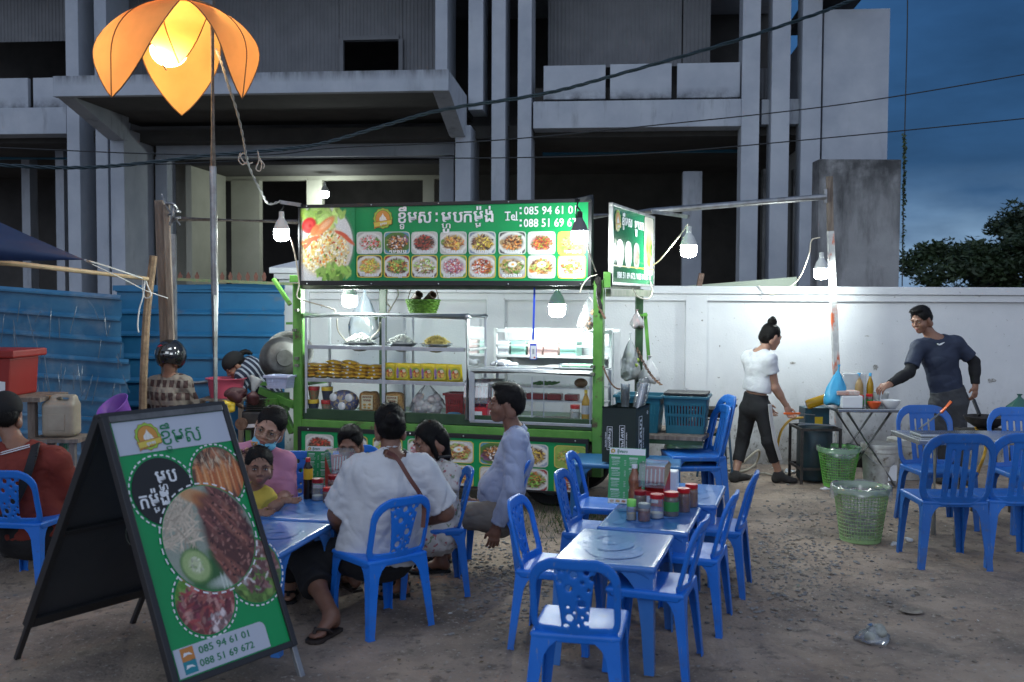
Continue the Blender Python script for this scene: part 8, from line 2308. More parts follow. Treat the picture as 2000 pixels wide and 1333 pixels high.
for dx, a, lab in ((-.06, -.7, 'brown hollow tube lying in the green basket, left of two'), (.06, .6, 'brown hollow tube lying in the green basket, right of two')):
 q = c+CROT @ V((dx, 0, .125)); d = CROT @ V((math.cos(a)*.9, -.5, .42*abs(math.sin(a))+.25)); b = MB(); b.lathe([(.032, -.055), (.036, .055), (.029, .056), (.027, -.05)], 16, q, d); b.build('bamboo_tube', M_tubeb, label=lab, cat='tube', smooth=True, group='brown tubes in the green basket')
M_bluebag = thin_glass('pale_blue_bag', (.45, .62, .74), .2, .15, haze=.35); M_wbag = thin_glass('milky_bag', (.78, .82, .80), .2, .15, haze=.35)
bag(at(712, 665, 9.35)-V((0, 0, .0)), .14, .09, .52, M_bluebag, 'pale blue plastic bag of greens hanging behind the noodle cabinet', content=9, fillm=mat('dark_greens', (.06, .09, .05), rough=.7), seed=6, neck=.10)
bag(at(1150, 648, 8.25), .085, .06, .34, M_bagfilm, 'clear plastic bag hanging beside the right green post', content=7, fillm=mat('brown_spice', (.24, .11, .06), rough=.7), seed=7, neck=.08)
bag(at(1244, 640, 8.86), .06, .05, .16, thin_glass('red_bag', (.8, .25, .25), .2, .15, haze=.3), 'small red and white bag tied high on the dark green rear post', seed=8, content=3, fillm=M_reddark)
bag(at(1230, 742, 8.86), .09, .07, .42, M_wbag, 'clear bag of green limes hanging on the dark green rear post', seed=9, content=10, fillm=mat('lime_skin', (.22, .30, .04), rough=.5), neck=.10)
bag(at(1268, 748, 8.80), .09, .07, .24, mat('white_sack', (.60, .60, .60), rough=.5), 'white plastic bag hanging right of the dark green rear post', seed=10)
bag(at(1335, 888, 8.0), .16, .13, .30, thin_glass('pale_green_bag', (.45, .75, .52), .25, .15, haze=.38), 'large pale green rubbish bag hanging under the crate shelf', name='rubbish_bag', seed=11, neck=.3)
bag(at(1627, 790, 8.98), .095, .07, .36, M_bluelite, 'bright blue plastic bag hanging on the tall post beside the prep table', seed=12, neck=.10, lean=(.05, 0))
bag(at(1990, 815, 8.6), .12, .08, .20, mat('dark_green_film', (.03, .12, .09), rough=.35), 'dark green plastic bag at the right edge behind the wok', seed=13)
t = thing('steel_basin', 'large dented aluminium basin stood on edge at the cart left post', 'basin', at(550, 725, 8.55))
ax_ = V((-.38, .88, -.15)); c = at(552, 702, 8.66); b = MB(); b.lathe([(.001, -.10), (.13, -.10), (.16, -.08), (.185, .0), (.20, .012), (.20, .018), (.18, .01), (.155, -.07), (.12, -.088), (.001, -.088)], 28, c, ax_); b.build('bowl', mat('dull_aluminium', (.15, .15, .145), rough=.55, metal=.9, col2=(.07, .07, .065), nscale=7, detail=8), t, smooth=True)
b = MB(); b.lathe([(.001, 0), (.07, 0), (.075, .006), (.06, .012), (.001, .012)], 24, c-nrm(ax_)*.108, ax_); b.build('boss', MATS['dull_aluminium'], t, smooth=True)
b = MB(); c = at(566, 688, 8.85); b.lathe([(.001, -.09), (.12, -.09), (.18, .0), (.21, .02), (.20, .02), (.17, .0), (.11, -.08), (.001, -.08)], 26, c, V((.25, -.8, .55))); b.build('steel_basin', MATS['dull_aluminium'], label='second steel basin leaning behind the dented one at the cart left post', cat='basin', smooth=True)
crate(at(548, 758, 8.35), .20, .15, .10, mat('pale_lilac_plastic', (.42, .46, .62), rough=.4), 'pale lilac plastic colander basket under the steel basins', CROT, None, 'colander', .88, 14)
G = Body()
for k in range(6): G.cone(at(492+k*3, 736+k*2, 8.3), at(494+k*3.2, 768-k*5, 8.26), .016, .010, .015)
o = body_obj('rag', [(G, .007)], mat('grey_rag', (.32, .33, .32), rough=.9), wr=.008, seed=3); tag(o, 'grey rag draped over the green left arm of the cart', 'rag')
c = at(442, 776, 9.0); b = MB(); b.lathe([(.001, 0), (.14, 0), (.165, .165), (.185, .168), (.185, .176), (.16, .174), (.135, .008), (.001, .008)], 28, c); b.build('washing_basin', mat('pink_plastic', (.62, .10, .16), rough=.35), label='pink plastic washing basin in front of the bent-over helper', cat='basin', smooth=True)
b = MB(); b.box(c-V((0, 0, .012)), (.4, .34, .02)); 
for sx in (-.17, .17):
 for sy in (-.14, .14): b.box((c.x+sx, c.y+sy, (c.z-.024)/2), (.04, .04, c.z-.026))
b.build('wooden_stand', M_wood, label='low wooden stand carrying the pink washing basin', cat='stand', kind=None)
G = Body(); c = at(442, 800, 8.2)
for k in range(5): G.ell(tuple(c+V((.03*math.cos(k*2), .02*math.sin(k*3), .012*k))), (.045, .035, .03), None, .02)
o = body_obj('yellow_bag', [(G, .008)], mat('yellow_film', (.72, .50, .03), rough=.3), wr=.006); tag(o, 'crumpled bright yellow plastic bag above the sandwich board', 'bag')
G = Body(); c = at(470, 775, 8.25)
for k in range(6): G.ell(tuple(c+V((.10*math.cos(k*2.2), .05*math.sin(k*3), .04*math.sin(k*1.7)))), (.05, .04, .04), None, .03)
o = body_obj('rain_jacket', [(G, .01)], mat('maroon_cloth', (.055, .012, .014), rough=.6), wr=.012, seed=2); tag(o, 'crumpled maroon rain jacket hanging beside the pink basin', 'jacket')
eg = thing('engine', 'small dark greasy engine with pulleys under the green left arm of the cart', 'engine', at(515, 850, 8.3))
M_grease = mat('greasy_black', (.016, .015, .014), rough=.5, col2=(.05, .04, .03), nscale=14)
c = at(505, 820, 8.4); b = MB(); b.box(c, (.24, .2, .16)); b.build('crankcase', M_grease, eg, bev=.02)
for k in range(6): b = MB(); b.box(c+V((-.02, -.02, .095+.016*k)), (.15, .14, .006)); b.build('cooling_fin', M_grease, eg)
for dx, r_ in ((.09, .075), (-.11, .05)): b = MB(); b.lathe([(.001, -.02), (r_, -.02), (r_*.85, 0), (r_, .02), (.001, .02)], 20, c+V((dx, -.13, -.02)), (0, 1, 0)); b.build('pulley', M_rust, eg, smooth=True)
b = MB(); b.tube(spline([c+V((-.1, -.05, .1)), c+V((-.22, -.08, .16)), c+V((-.34, -.1, .1)), c+V((-.36, -.1, -.2))], 6), .018, 8); b.build('exhaust_pipe', M_rust, eg, smooth=True)
b = MB(); b.bar(c+V((.02, .05, -.1)), V((c.x+.02, c.y+.05, 0)), .08, .08); b.bar(c+V((-.1, .05, -.08)), V((c.x-.1, c.y+.05, 0)), .04, .04); b.build('mount', M_pgreen, eg, kind='stuff')
b = MB(); b.poly([c+V((-.10, -.104, -.06)), c+V((.02, -.104, -.05)), c+V((.02, -.104, -.02)), c+V((-.10, -.104, -.03))]); b.build('sticker', M_white_ink, eg)
t = thing('cool_box', 'red plastic cool box with a lid and a torn paper label at the left edge', 'cool box', at(20, 775, 6.9))
Y = 6.9; F2 = Frame(at(-60, 775, Y), (1, -.08, 0), (0, 0, 1)); uu = F2.px(16, 775)[0]; hh = F2.px(0, 700)[1]
b = MB(); b.prism([(0, 0), (uu, 0), (uu+.02, hh), (0, hh)], F2, -.36, 0); b.build('box', mat('red_box_plastic', (.30, .014, .009), rough=.5), t, bev=.012)
b = MB(); b.fbox(F2, -.02, uu+.06, hh+.001, hh+.055, -.40, .03); b.build('lid', MATS['red_box_plastic'], t, bev=.012)
b = MB(); b.poly([F2.pt(uu-.11, .035, .003), F2.pt(uu-.02, .04, .003), F2.pt(uu-.018, .105, .003), F2.pt(uu-.06, .11, .003), F2.pt(uu-.105, .095, .003), F2.pt(uu-.095, .06, .003)]); b.build('paper_label', M_white_ink, t)
b = MB(); zt2 = F2.O.z
for sx in (-.1, .42):
 for sy in (.02, .30): b.box((F2.O.x+sx, F2.O.y+sy+.02, (zt2-.03)/2), (.05, .05, zt2-.035))
b.box((F2.O.x+.16, F2.O.y+.16, zt2-.016), (.72, .44, .03)); b.build('side_table', M_wood, label='plain wooden side table under the red cool box', cat='table')
t = thing('jerrycan', 'translucent beige plastic jerrycan with a moulded handle, right of the red cool box', 'jerrycan', at(120, 855, 7.0))
c = at(121, 852, 7.0); zt3 = 1.7-(776-580)/1944*7.0; H_ = zt3-c.z
G = Body(); G.rbox((c.x, c.y, c.z+H_*.43), (.112, .085, H_*.43), .035, k=.01); G.rbox((c.x+.02, c.y, c.z+H_*.90), (.085, .05, H_*.10), .025, k=.03); G.rbox((c.x+.03, c.y, c.z+H_*.905), (.045, .09, H_*.035), .015, k=.01, op='s')
body_obj('tank', [(G, .007)], mat('beige_hdpe', (.40, .35, .27), rough=.4, col2=(.30, .25, .19), nscale=5, sss=.0), t)
b = MB(); b.lathe([(.026, 0), (.026, .03), (.022, .034), (.001, .034)], 14, (c.x-.085, c.y, c.z+H_*.86)); b.build('cap', mat('amber_cap', (.35, .18, .06), rough=.4), t, smooth=True)
b = MB(); F2 = Frame((c.x, c.y-.0855, c.z), (1, 0, 0), (0, 0, 1)); b.fbox(F2, -.06, .06, .05, H_*.55, 0, .004); b.build('moulded_panel', MATS['beige_hdpe'], t, bev=.003)
b = MB(); zt2 = c.z
for sx in (-.12, .12):
 for sy in (-.1, .1): b.box((c.x+sx, c.y+sy, (zt2-.03)/2), (.04, .04, zt2-.03))
b.box((c.x, c.y, zt2-.015), (.36, .30, .026)); b.build('wooden_stand', M_wood, label='small wooden stand under the beige jerrycan', cat='stand')
c = at(238, 815, 8.2); b = MB(); b.lathe([(.001, 0), (.09, 0), (.13, .13), (.145, .135), (.14, .14), (.125, .13), (.085, .01), (.001, .01)], 24, c, V((-.4, -.5, .8))); b.build('washing_basin', mat('purple_plastic', (.22, .08, .40), rough=.35), label='purple plastic basin tilted behind the sandwich board', cat='basin', smooth=True)
def chain(a, c, label, n=22):
 b = MB(); pts = sag(a, c, .05, n)
 for i in range(n):
  p, q = pts[i], pts[i+1]; m_ = (p+q)/2; d = nrm(q-p); x, y, _ = basis(d); s_ = x if i % 2 else y; L = (q-p).length*.66
  b.tube([m_+d*(L*math.cos(2*math.pi*k/8))+s_*(L*.55*math.sin(2*math.pi*k/8)) for k in range(8)], .0042, 4, closed=True)
 b.build('chain', M_rust, label=label, cat='chain', group='rusty chains holding the crate shelf')
chain(at(1178, 716, 7.66), at(1212, 760, 7.5), 'rusty chain from the front right green post to the crate shelf'); chain(at(1244, 680, 8.85), at(1292, 752, 8.2), 'rusty chain from the rear post to the crate shelf')
zc_ = .632
M_teal = mat('teal_crate_plastic', (.012, .10, .15), rough=.4, col2=(.02, .13, .19), nscale=5)
crate(CF.pt(uR+.24, zc_, -.36), .36, .30, .29, M_teal, 'teal plastic crate nearest the green post on the side shelf', CROT, 'teal crates on the cart side shelf', slots=14)
crate(CF.pt(uR+.60, zc_, -.40), .34, .30, .29, M_teal, 'teal plastic crate with a black lid, right one on the side shelf', CROT, 'teal crates on the cart side shelf', slots=14)
b = MB(); b.box(CF.pt(uR+.60, zc_+.31, -.40), (.34, .28, .02), CROT); b.build('flat_cover', M_black, label='black flat lid lying on the right teal crate', cat='cover', bev=.006)
crate(at(1346, 838, 7.98), .22, .24, .23, M_red, 'small red plastic basket at the outer end of the side shelf', CROT, None, 'basket', .8, 8)
bag(at(1340, 790, 8.0), .07, .06, .13, mat('white_sack', (.6, .6, .6)), 'white bag sticking out of the small red basket', seed=21)
TZ4 = .505
q0, q1, q2 = gz(1182, 903, TZ4), gz(1250, 910, TZ4), gz(1282, 897, TZ4)
cx4 = nrm(V((.94, -.18, 0))); F2 = Frame(V((.655, 7.17, TZ4)), cx4, (0, 0, 1)); wcar, hcar = .245, .37
car = thing('carton', 'dark green spring-water carton with white Khmer and English lettering, on the teal table', 'carton', (F2.O.x+.12, F2.O.y+.1, TZ4), math.atan2(cx4.y, cx4.x))
M_car = mat('dark_green_card', (.010, .022, .018), rough=.6, col2=(.014, .028, .022), nscale=8)
hcar = 1.7-(797-580)/1944*7.17-TZ4
dv = nrm(V((.45, .90, 0))); FS = Frame(F2.pt(wcar, 0, 0), dv, (0, 0, 1)); dp = .30
if FS.ez.x < 0: FS.ez = -FS.ez
b = MB(); P4 = [F2.O, F2.pt(wcar, 0), F2.pt(wcar, 0)+dv*dp, F2.O+dv*dp]; up_ = V((0, 0, hcar))
b.add(P4+[p_+up_ for p_ in P4], [(0, 1, 5, 4), (1, 2, 6, 5), (2, 3, 7, 6), (3, 0, 4, 7), (3, 2, 1, 0)]); b.build('box', M_car, car, bev=.004)
for a_, c_ in ((0, 1), (1, 2), (3, 2)):
 b = MB(); p_, q_ = P4[a_]+up_, P4[c_]+up_; o_ = nrm(V((q_-p_)).cross(V((0, 0, 1)))); b.add([p_, q_, q_+V((0, 0, -.01))+o_*.02+V((0, 0, .022)), p_+o_*.02+V((0, 0, .012))], [(0, 1, 2, 3)]); b.build('flap', M_car, car)
def rframe(mb, F, u0, u1, v0, v1, th, w):
 for a_, b_, c_, d_ in ((u0, u1, v0, v0+th), (u0, u1, v1-th, v1), (u0, u0+th, v0+th, v1-th), (u1-th, u1, v0+th, v1-th)): mb.fbox(F, a_, b_, c_, d_, w, w+.0015)
lt = MB()
def vtext(F, s_, u0, u1, v0, v1, kh=False):
 G2 = Frame(F.pt(u0, v1, 0), -F.ey, F.ex, F.ez)
 if kh: khmer(lt, G2, s_, 0, v1-v0, .25*(u1-u0), .85*(u1-u0), .0025, .03)
 else: text_into(lt, G2, s_, 0, v1-v0, 0, u1-u0, .0025, .02)
KH_BR = [('ហ', [], [], []), ('ម', [], [], []), ('រ', ['ង'], [], []), ('ត', [], [], []), ('ប', [], [], [])]
rframe(lt, F2, .035, .075, .09, .26, .003, .001); vtext(F2, 'Eragold', .042, .068, .105, .245); vtext(F2, 'SPRING WATER', .022, .031, .11, .22)
rframe(lt, F2, .125, .165, .08, .27, .003, .001); vtext(F2, KH_BR, .130, .160, .10, .255, True); vtext(F2, 'SPRING WATER', .172, .181, .10, .22)
rframe(lt, FS, .055, .125, .0, .33, .004, .001); vtext(FS, KH_BR, .062, .118, .02, .31, True); vtext(FS, 'SPRING WATER', .145, .165, .04, .24)
for k in range(6): lt.poly([FS.pt(.24+.016*math.cos(a_), hcar-.05+.016*math.sin(a_), .002) for a_ in (k*1.047-.3, k*1.047, k*1.047+.3)]+[FS.pt(.24, hcar-.05, .002)])
lt.build('lettering', M_white_ink, car, kind='stuff')
M_cup = thin_glass('clear_cup', (.88, .91, .92), .30, .08, haze=.16)
t = thing('cup_stack', 'upright stack of clear plastic cups on the dark carton', 'cup stack', at(1221, 800, 7.28)); c = at(1221, 800, 7.28)
for k in range(14):
 b = MB(); b.lathe([(.026, .0), (.033, .075), (.036, .078)], 14, c+V((0, 0, k*.0085))); b.build('cup', M_cup, t, smooth=True)
t = thing('cup_stack', 'bagged stack of clear cups leaning to the right on the dark carton', 'cup stack', at(1250, 800, 7.3)); c = at(1246, 800, 7.3); d = nrm(V((.22, 0, 1)))
for k in range(14):
 b = MB(); b.lathe([(.040, 0), (.031, .08)], 14, c+d*(k*.0095), d); b.build('cup', M_cup, t, smooth=True)
G = Body(); G.cone(tuple(c), tuple(c+d*.19), .046, .052, .02); body_obj('film', [(G, .009)], M_bagfilm, t, wr=.010, seed=5)
# --- things on the dining tables
TQ = Matrix.Rotation(TA, 3, 'Z')
def menu(c, rot, W, H, label):
 t = thing('menu_card', label, 'menu', c, 0, 'green menu cards standing on tables')
 F2 = Frame(V(c)-rot @ V((W/2, 0, 0)), rot @ V((1, 0, 0)), nrm(V((0, 0, 1))+rot @ V((0, .16, 0))))
 if F2.ez.dot(EYE-V(c)) < 0: F2.ez = -F2.ez
 b = MB(); b.fbox(F2, 0, W, 0, H, -.006, 0); o = b.build('card', M_signgreen, t, bev=.001)
 b = MB(); b.fbox(F2, .002, W-.002, H*.88, H-.002, 0, .0012); b.build('header', M_white_ink, o)
 b = MB(); b.fbox(F2, .002, W-.002, .002, H*.09, 0, .0012); b.build('footer', M_white_ink, o)
 b = MB(); r = random.Random(int(W*1e4))
 for k in range(4):
  for x0 in (.06, .55):
   v = H*(.80-k*.19)
   b.fbox(F2, W*x0, W*(x0+.24), v, v+H*.035, 0, .001)
   for q in range(4):
    v2 = v-H*(.03+.028*q); b.fbox(F2, W*(x0+.02), W*(x0+.02+r.uniform(.16, .28)), v2, v2+H*.010, 0, .0009)
    b.fbox(F2, W*(x0+.36), W*(x0+.41), v2, v2+H*.010, 0, .0009)
 b.build('menu_lines', mat('menu_ink', (.42, .56, .48), rough=.5), o, kind='stuff')
 b = MB(); khmer(b, F2, KH_NAME+[('ប', [], [], [])], W*.22, W*.5, H*.91, H*.95, .002, .03); b.build('lettering', M_green_ink, o, kind='stuff')
 emblem(o, F2, W*.10, H*.94, W*.06, .002)
 if W > .2:
  for k in range(4):
   q = MB(); photo_into(q, F2, W*(.12+k*.16), H*.045, W*.07, H*.03, .002, dish(k*3, 14, 10, 400+k), 4); q.build('food_photo', M_print, o)
 b = MB(); b.box(V(c)+rot @ V((0, .04, .012)), (W*.6, .07, .02), rot); b.build('stand', M_black, t, bev=.003)
 return t
menu(gz(1222, 985, TH+.003), TQ, .215, .325, 'green menu card standing beside the chilli bottle on the right-hand tables')
menu(gz(622, 955, TH+.003), Matrix.Rotation(-.08, 3, 'Z'), .165, .265, 'green menu card standing between the family on the left-hand tables')
menu(gz(128, 905, TH), Matrix.Rotation(.1, 3, 'Z'), .10, .16, 'small green menu card at the left edge behind the man in red')
dispenser(gz(1279, 985, TH+.003), TQ @ Matrix.Rotation(-.15, 3, 'Z'), 'red cutlery dispenser with milky cover among the jars on the right-hand tables', .98)
dispenser(gz(664, 958, TH+.003), Matrix.Rotation(.5, 3, 'Z'), 'red cutlery dispenser with milky cover beside the menu of the seated family', 1.0)
b = MB(); c = gz(1314, 962, TH+.003); b.box(c+V((0, .04, .065)), (.075, .10, .13), TQ); b.build('tissue_box', M_whitep, label='white plastic tissue box behind the red dispenser', cat='tissue box', bev=.008)
bottle(gz(1239, 985, TH+.003), .036, .235, mat('chilli_sauce', (.33, .12, .05), rough=.3, col2=(.18, .06, .03), nscale=50, coat=.5), M_whitep, 'squeeze bottle of chilli sauce with a white cap by the menu card', None, prof=[(.001, 0), (.92, 0), (1, .04), (1, .30), (.82, .42), (1.0, .55), (.95, .66), (.6, .80), (.42, .88), (.40, .93)], capr=.46)
jar(gz(1250, 998, TH+.003), .036, .115, M_reddark, M_pickle, 'dark jar with a dull red lid just right of the menu card', lidh=.022)
jar(gz(1282, 1012, TH+.003), .039, .135, M_red, M_salt, 'clear jar one third full of white salt, red lid, front row', fill=.22, lidh=.022)
jar(gz(1311, 1008, TH+.003), .042, .138, M_red, M_pickle, 'red-lidded jar of dark pickle right of the salt jar', fill=.8, lidh=.022, clab=mat('green_label', (.03, .25, .05), rough=.5))
jar(gz(1335, 1000, TH+.003), .038, .138, M_red, M_sauce, 'red-lidded jar of dark red sauce, second from the right', fill=.8, lidh=.022)
jar(gz(1350, 990, TH+.003), .038, .135, M_red, M_chili, 'red-lidded jar of orange chilli, rightmost of the group', fill=.8, lidh=.022)
jar(gz(1233, 1016, TH+.003), .027, .095, mat('lime_lid', (.25, .70, .12), rough=.35), mat('pepper', (.40, .37, .28), rough=.8), 'small shaker with a bright lime-green domed lid, front left of the jars', fill=.4, lidh=.035)
jar(gz(1258, 1018, TH+.003), .034, .092, mat('grey_lid', (.25, .29, .30), rough=.4), M_sauce, 'small jar of red sauce with a grey lid, front of the group', fill=.65, lidh=.022)
bottle(gz(602, 974, TH+.003), .028, .245, M_soy, M_red, 'dark fish-sauce bottle with yellow label and red cap on the left-hand table', None, labm=mat('yellow_label', (.70, .42, .02), rough=.5, col2=(.55, .05, .02), nscale=24, lo=.55, hi=.6), laby=(.48, .74), prof=[(.001, 0), (.95, 0), (1, .03), (1, .72), (.85, .80), (.5, .88), (.42, .92)], capr=.48)
jar(gz(621, 977, TH+.003), .036, .130, M_reddark, M_salt, 'clear jar of white sugar with a dull red lid on the left-hand table', fill=.22, lidh=.022)
jar(gz(652, 968, TH+.003), .036, .125, M_reddark, M_chili, 'red-lidded jar of chilli flakes at the back on the left-hand table', fill=.6, lidh=.022)
jar(gz(641, 982, TH+.003), .032, .085, M_red, M_sauce, 'short jar of red sauce with a bright red lid on the left-hand table', fill=.7, lidh=.02)
b = MB(); c = gz(699, 965, TH+.03); b.lathe([(.001, 0), (.04, 0), (.075, .05), (.07, .05), (.036, .006), (.001, .006)], 22, c-V((0, 0, .026))); b.build('white_bowl', M_whitep, label='white bowl in front of the half-hidden diner', cat='bowl', smooth=True)
# --- the outdoor kitchen by the wall
st = thing('burner_stand', 'black iron burner stand against the wall beside the prep table', 'stand', gz(1605, 935))
Y0 = 9.0; F2 = Frame((at(1565, 838, Y0).x, Y0, 0), (1, 0, 0), (0, 0, 1)); W_ = at(1645, 838, Y0).x-F2.O.x; Hs = at(1600, 838, Y0).z
M_iron = mat('black_iron', (.018, .017, .016), rough=.7, col2=(.05, .04, .035), nscale=20)
for u in (.012, W_-.012):
 for w in (-.012, -.40): b = MB(); b.fbox(F2, u-.011, u+.011, 0, Hs, w-.011, w+.011); b.build('leg', M_iron, st)
for z in (Hs-.012, .14):
 for w in (-.012, -.40): b = MB(); b.fbox(F2, .024, W_-.024, z-.011, z+.011, w-.011, w+.011); b.build('rail', M_iron, st)
 for u in (.012, W_-.012): b = MB(); b.fbox(F2, u-.011, u+.011, z-.011, z+.011, -.388, -.024); b.build('rail', M_iron, st)
b = MB(); b.lathe([(.15, .02), (.16, .04), (.16, .50), (.15, .52), (.001, .52)], 26, F2.pt(W_*.5, 0, -.21)); b.build('gas_cylinder', mat('dark_teal_tank', (.010, .035, .05), rough=.5, col2=(.02, .03, .03), nscale=10), label='dark teal gas cylinder standing inside the burner stand', cat='gas cylinder', smooth=True)
t = thing('oil_tin', 'battered teal square oil tin standing on the burner stand', 'tin', at(1597, 835, 9.2))
Ft = Frame(at(1572, 828, 9.18), (1, 0, 0), (0, 0, 1)); wt = at(1620, 828, 9.18).x-Ft.O.x; ht = at(1600, 798, 9.18).z-Ft.O.z
Ft.O.z = Hs+.004; ht = at(1600, 798, 9.18).z-Hs
b = MB(); b.fbox(Ft, 0, wt, 0, ht, -.2, 0); b.build('tin_body', mat('scratched_teal_tin', (.012, .09, .13), rough=.45, col2=(.03, .06, .07), nscale=14), t, bev=.006)
b = MB(); b.fbox(Ft, wt*.4, wt*.72, ht*.1, ht*.5, 0, .003); b.build('torn_label', M_yellow, t)
ob = thing('oil_bottle', 'big bottle of golden oil lying tilted on the teal tin', 'bottle', at(1600, 790, 9.1))
a, c = at(1574, 798, 9.12), at(1632, 779, 9.10); d = nrm(c-a); L = (c-a).length
b = MB(); b.lathe([(.001, 0), (.040, .005), (.046, .03), (.046, L*.68), (.036, L*.82), (.016, L*.93)], 20, a+V((0, 0, .03)), d); b.build('body', M_oil, ob, smooth=True)
b = MB(); b.lathe([(.018, 0), (.018, .04), (.001, .041)], 14, a+V((0, 0, .03))+d*(L*.94), d); b.build('cap', M_bluelite, ob, smooth=True)
t = thing('tongs', 'steel tongs lying on the burner stand', 'tongs', at(1595, 834, 8.98))
for dz in (0, .012):
 b = MB(); b.bar(at(1562, 829, 8.95)+V((0, 0, dz)), at(1632, 832, 8.97)+V((0, .01*dz*80, dz*.2)), .016, .004); b.build('arm', M_alu, t)
def hose(pts, r, m, label):
 b = MB(); b.tube(spline(pts, 8), r, 8); return b.build('gas_hose', m, label=label, cat='hose', smooth=True, group='gas hoses')
M_yhose = mat('yellow_hose', (.62, .36, .05), rough=.4); M_whose = mat('dirty_white_hose', (.42, .38, .30), rough=.5)
hose([at(1568, 816, 9.15), at(1545, 820, 9.1), at(1527, 840, 9.1), at(1519, 870, 9.15), at(1518, 905, 9.2), gz(1526, 925, .02)], .012, M_yhose, 'yellow gas hose arching from the tin behind the woman in the crop top')
hose([at(1402, 850, 8.9), at(1408, 890, 9.2), gz(1420, 915, .02), gz(1445, 922, .02), gz(1475, 908, .02), at(1481, 880, 9.8), gz(1440, 912, .03), gz(1408, 920, .02)], .012, M_whose, 'dirty white hose looped on the ground by the wall behind the woman')
hose([gz(1412, 922, .02), gz(1450, 930, .02), gz(1490, 925, .02), gz(1520, 930, .02), gz(1560, 918, .02)], .011, M_whose, 'dirty white hose lying along the foot of the wall')
hose([at(1905, 835, 8.0), at(1925, 870, 8.0), at(1915, 910, 8.0), gz(1898, 945, .02), gz(1870, 938, .02)], .013, M_yhose, 'ochre gas hose hanging from the wok burner on the right')
wk = thing('wok_stand', 'iron stand with thin blue legs carrying the small wok near the stacked chairs', 'stand', gz(1400, 912))
c = at(1398, 812, 9.2)
for dx, dy in ((-.14, -.12), (.14, -.12), (-.14, .14), (.14, .14)):
 b = MB(); b.bar((c.x+dx, c.y+dy, 0), (c.x+dx*.7, c.y+dy*.7, c.z-.03), .018, .018); b.build('leg', mat('blue_iron', (.03, .07, .11), rough=.6), wk)
b = MB(); b.tube([c+V((.13*math.cos(k*.524), .13*math.sin(k*.524), -.025)) for k in range(12)], .009, 6, closed=True); b.build('ring', M_iron, wk, smooth=True)
def wok(c, r, label, handle=None):
 t = thing('wok', label, 'wok', c, 0, 'woks'); b = MB(); b.lathe([(.001, -.06), (r*.5, -.05), (r*.85, -.01), (r, .035), (r*.97, .036), (r*.82, -.004), (r*.48, -.042), (.001, -.052)], 28, c); b.build('pan', M_iron, t, smooth=True)
 if handle:
  b = MB(); b.bar(c+V((0, r*.6, .03)), c+V(handle), .022, .03); b.build('handle', M_black, t, bev=.005)
 else:
  for s_ in (-1, 1):
   b = MB(); b.tube(spline([c+V((s_*r*.96, -.04, .03)), c+V((s_*(r+.035), -.035, .06)), c+V((s_*(r+.035), .035, .06)), c+V((s_*r*.96, .04, .03))], 5), .007, 6); b.build('handle', M_iron, t, smooth=True)
 return t
wok(c+V((0, 0, .035)), .15, 'small black wok with two ring handles near the stacked chairs')
c = at(1925, 822, 8.0); wok(c, .17, 'grey wok with a black handle on the burner at the right', handle=(.02, .26, .14))
wk = thing('burner_stand', 'iron burner stand under the wok at the right edge', 'stand', (c.x, c.y, 0))
for dx, dy in ((-.15, -.13), (.15, -.13), (-.15, .13), (.15, .13)):
 b = MB(); b.bar((c.x+dx, c.y+dy, 0), (c.x+dx, c.y+dy, c.z-.07), .022, .022); b.build('leg', M_iron, wk)
b = MB(); b.box((c.x, c.y, c.z-.085), (.36, .32, .02)); b.build('top_plate', M_iron, wk)
b = MB(); b.lathe([(.06, 0), (.07, .015), (.05, .02), (.001, .02)], 18, (c.x, c.y, c.z-.073)); b.build('burner', M_iron, wk, smooth=True)
PT = thing('prep_table', 'folding stainless-steel prep table with crossed tubular legs by the wall', 'table', gz(1705, 945))
Yp = 8.85; F2 = Frame(at(1637, 801, Yp), (1, 0, 0), (0, 0, 1)); Wp = at(1768, 801, Yp).x-F2.O.x; zp = at(1700, 800, Yp).z; F2.O.z = 0
b = MB(); b.fbox(F2, 0, Wp, zp-.03, zp, -.5, 0); b.build('tabletop', M_tray, PT, bev=.005)
for w in (-.06, -.44):
 for u0_, u1_ in ((.10, Wp-.06), (Wp-.10, .06)):
  off = .014 if u0_ < .2 else -.014
  b = MB(); b.tube([F2.pt(u0_, zp-.034, w+off), F2.pt(u1_, .014, w+off)], .013, 8); b.build('leg', M_steel, PT, smooth=True)
def pp(px, w): return F2.pt(F2.px(px, 790)[0]*(1-w/Yp*0), zp+.002, w)
b = MB(); c = pp(1667, -.10); b.box(c+V((0, 0, .058)), (.19, .14, .115)); b.build('foam_box_stack', mat('white_foam', (.72, .73, .74), rough=.7), label='stack of white foam lunch boxes on the prep table', cat='box', bev=.012)
b = MB(); c = pp(1660, -.10)+V((0, 0, .118)); b.box(c+V((0, 0, .02)), (.20, .13, .038)); b.build('food_tray', mat('salmon_plastic', (.52, .20, .14), rough=.4, col2=(.62, .55, .5), nscale=20), label='shallow tray of raw meat on top of the white foam boxes', cat='tray', bev=.008)
b = MB(); c = pp(1692, -.38); b.box(c+V((0, 0, .15)), (.22, .15, .29)); b.build('storage_tub', thin_glass('milky_tub', (.75, .76, .74), .15, .2, haze=.45), label='milky plastic storage tub at the back of the prep table', cat='tub', bev=.012)
bottle(pp(1701, -.32), .042, .30, mat('murky_sauce', (.45, .30, .12), rough=.3, col2=(.36, .22, .08), nscale=6), M_bluelite, 'cloudy yellow-brown bottle with a blue cap at the back of the prep table', 'bottles on the prep table')
bottle(pp(1724, -.32), .032, .30, M_oil, M_bluelite, 'slim bottle of golden oil with a blue cap on the prep table', 'bottles on the prep table')
jar(pp(1693, -.16), .030, .11, M_red, M_chili, 'red-lidded jar with a green label, left of two on the prep table', None, lidh=.02, clab=MATS['green_label'])
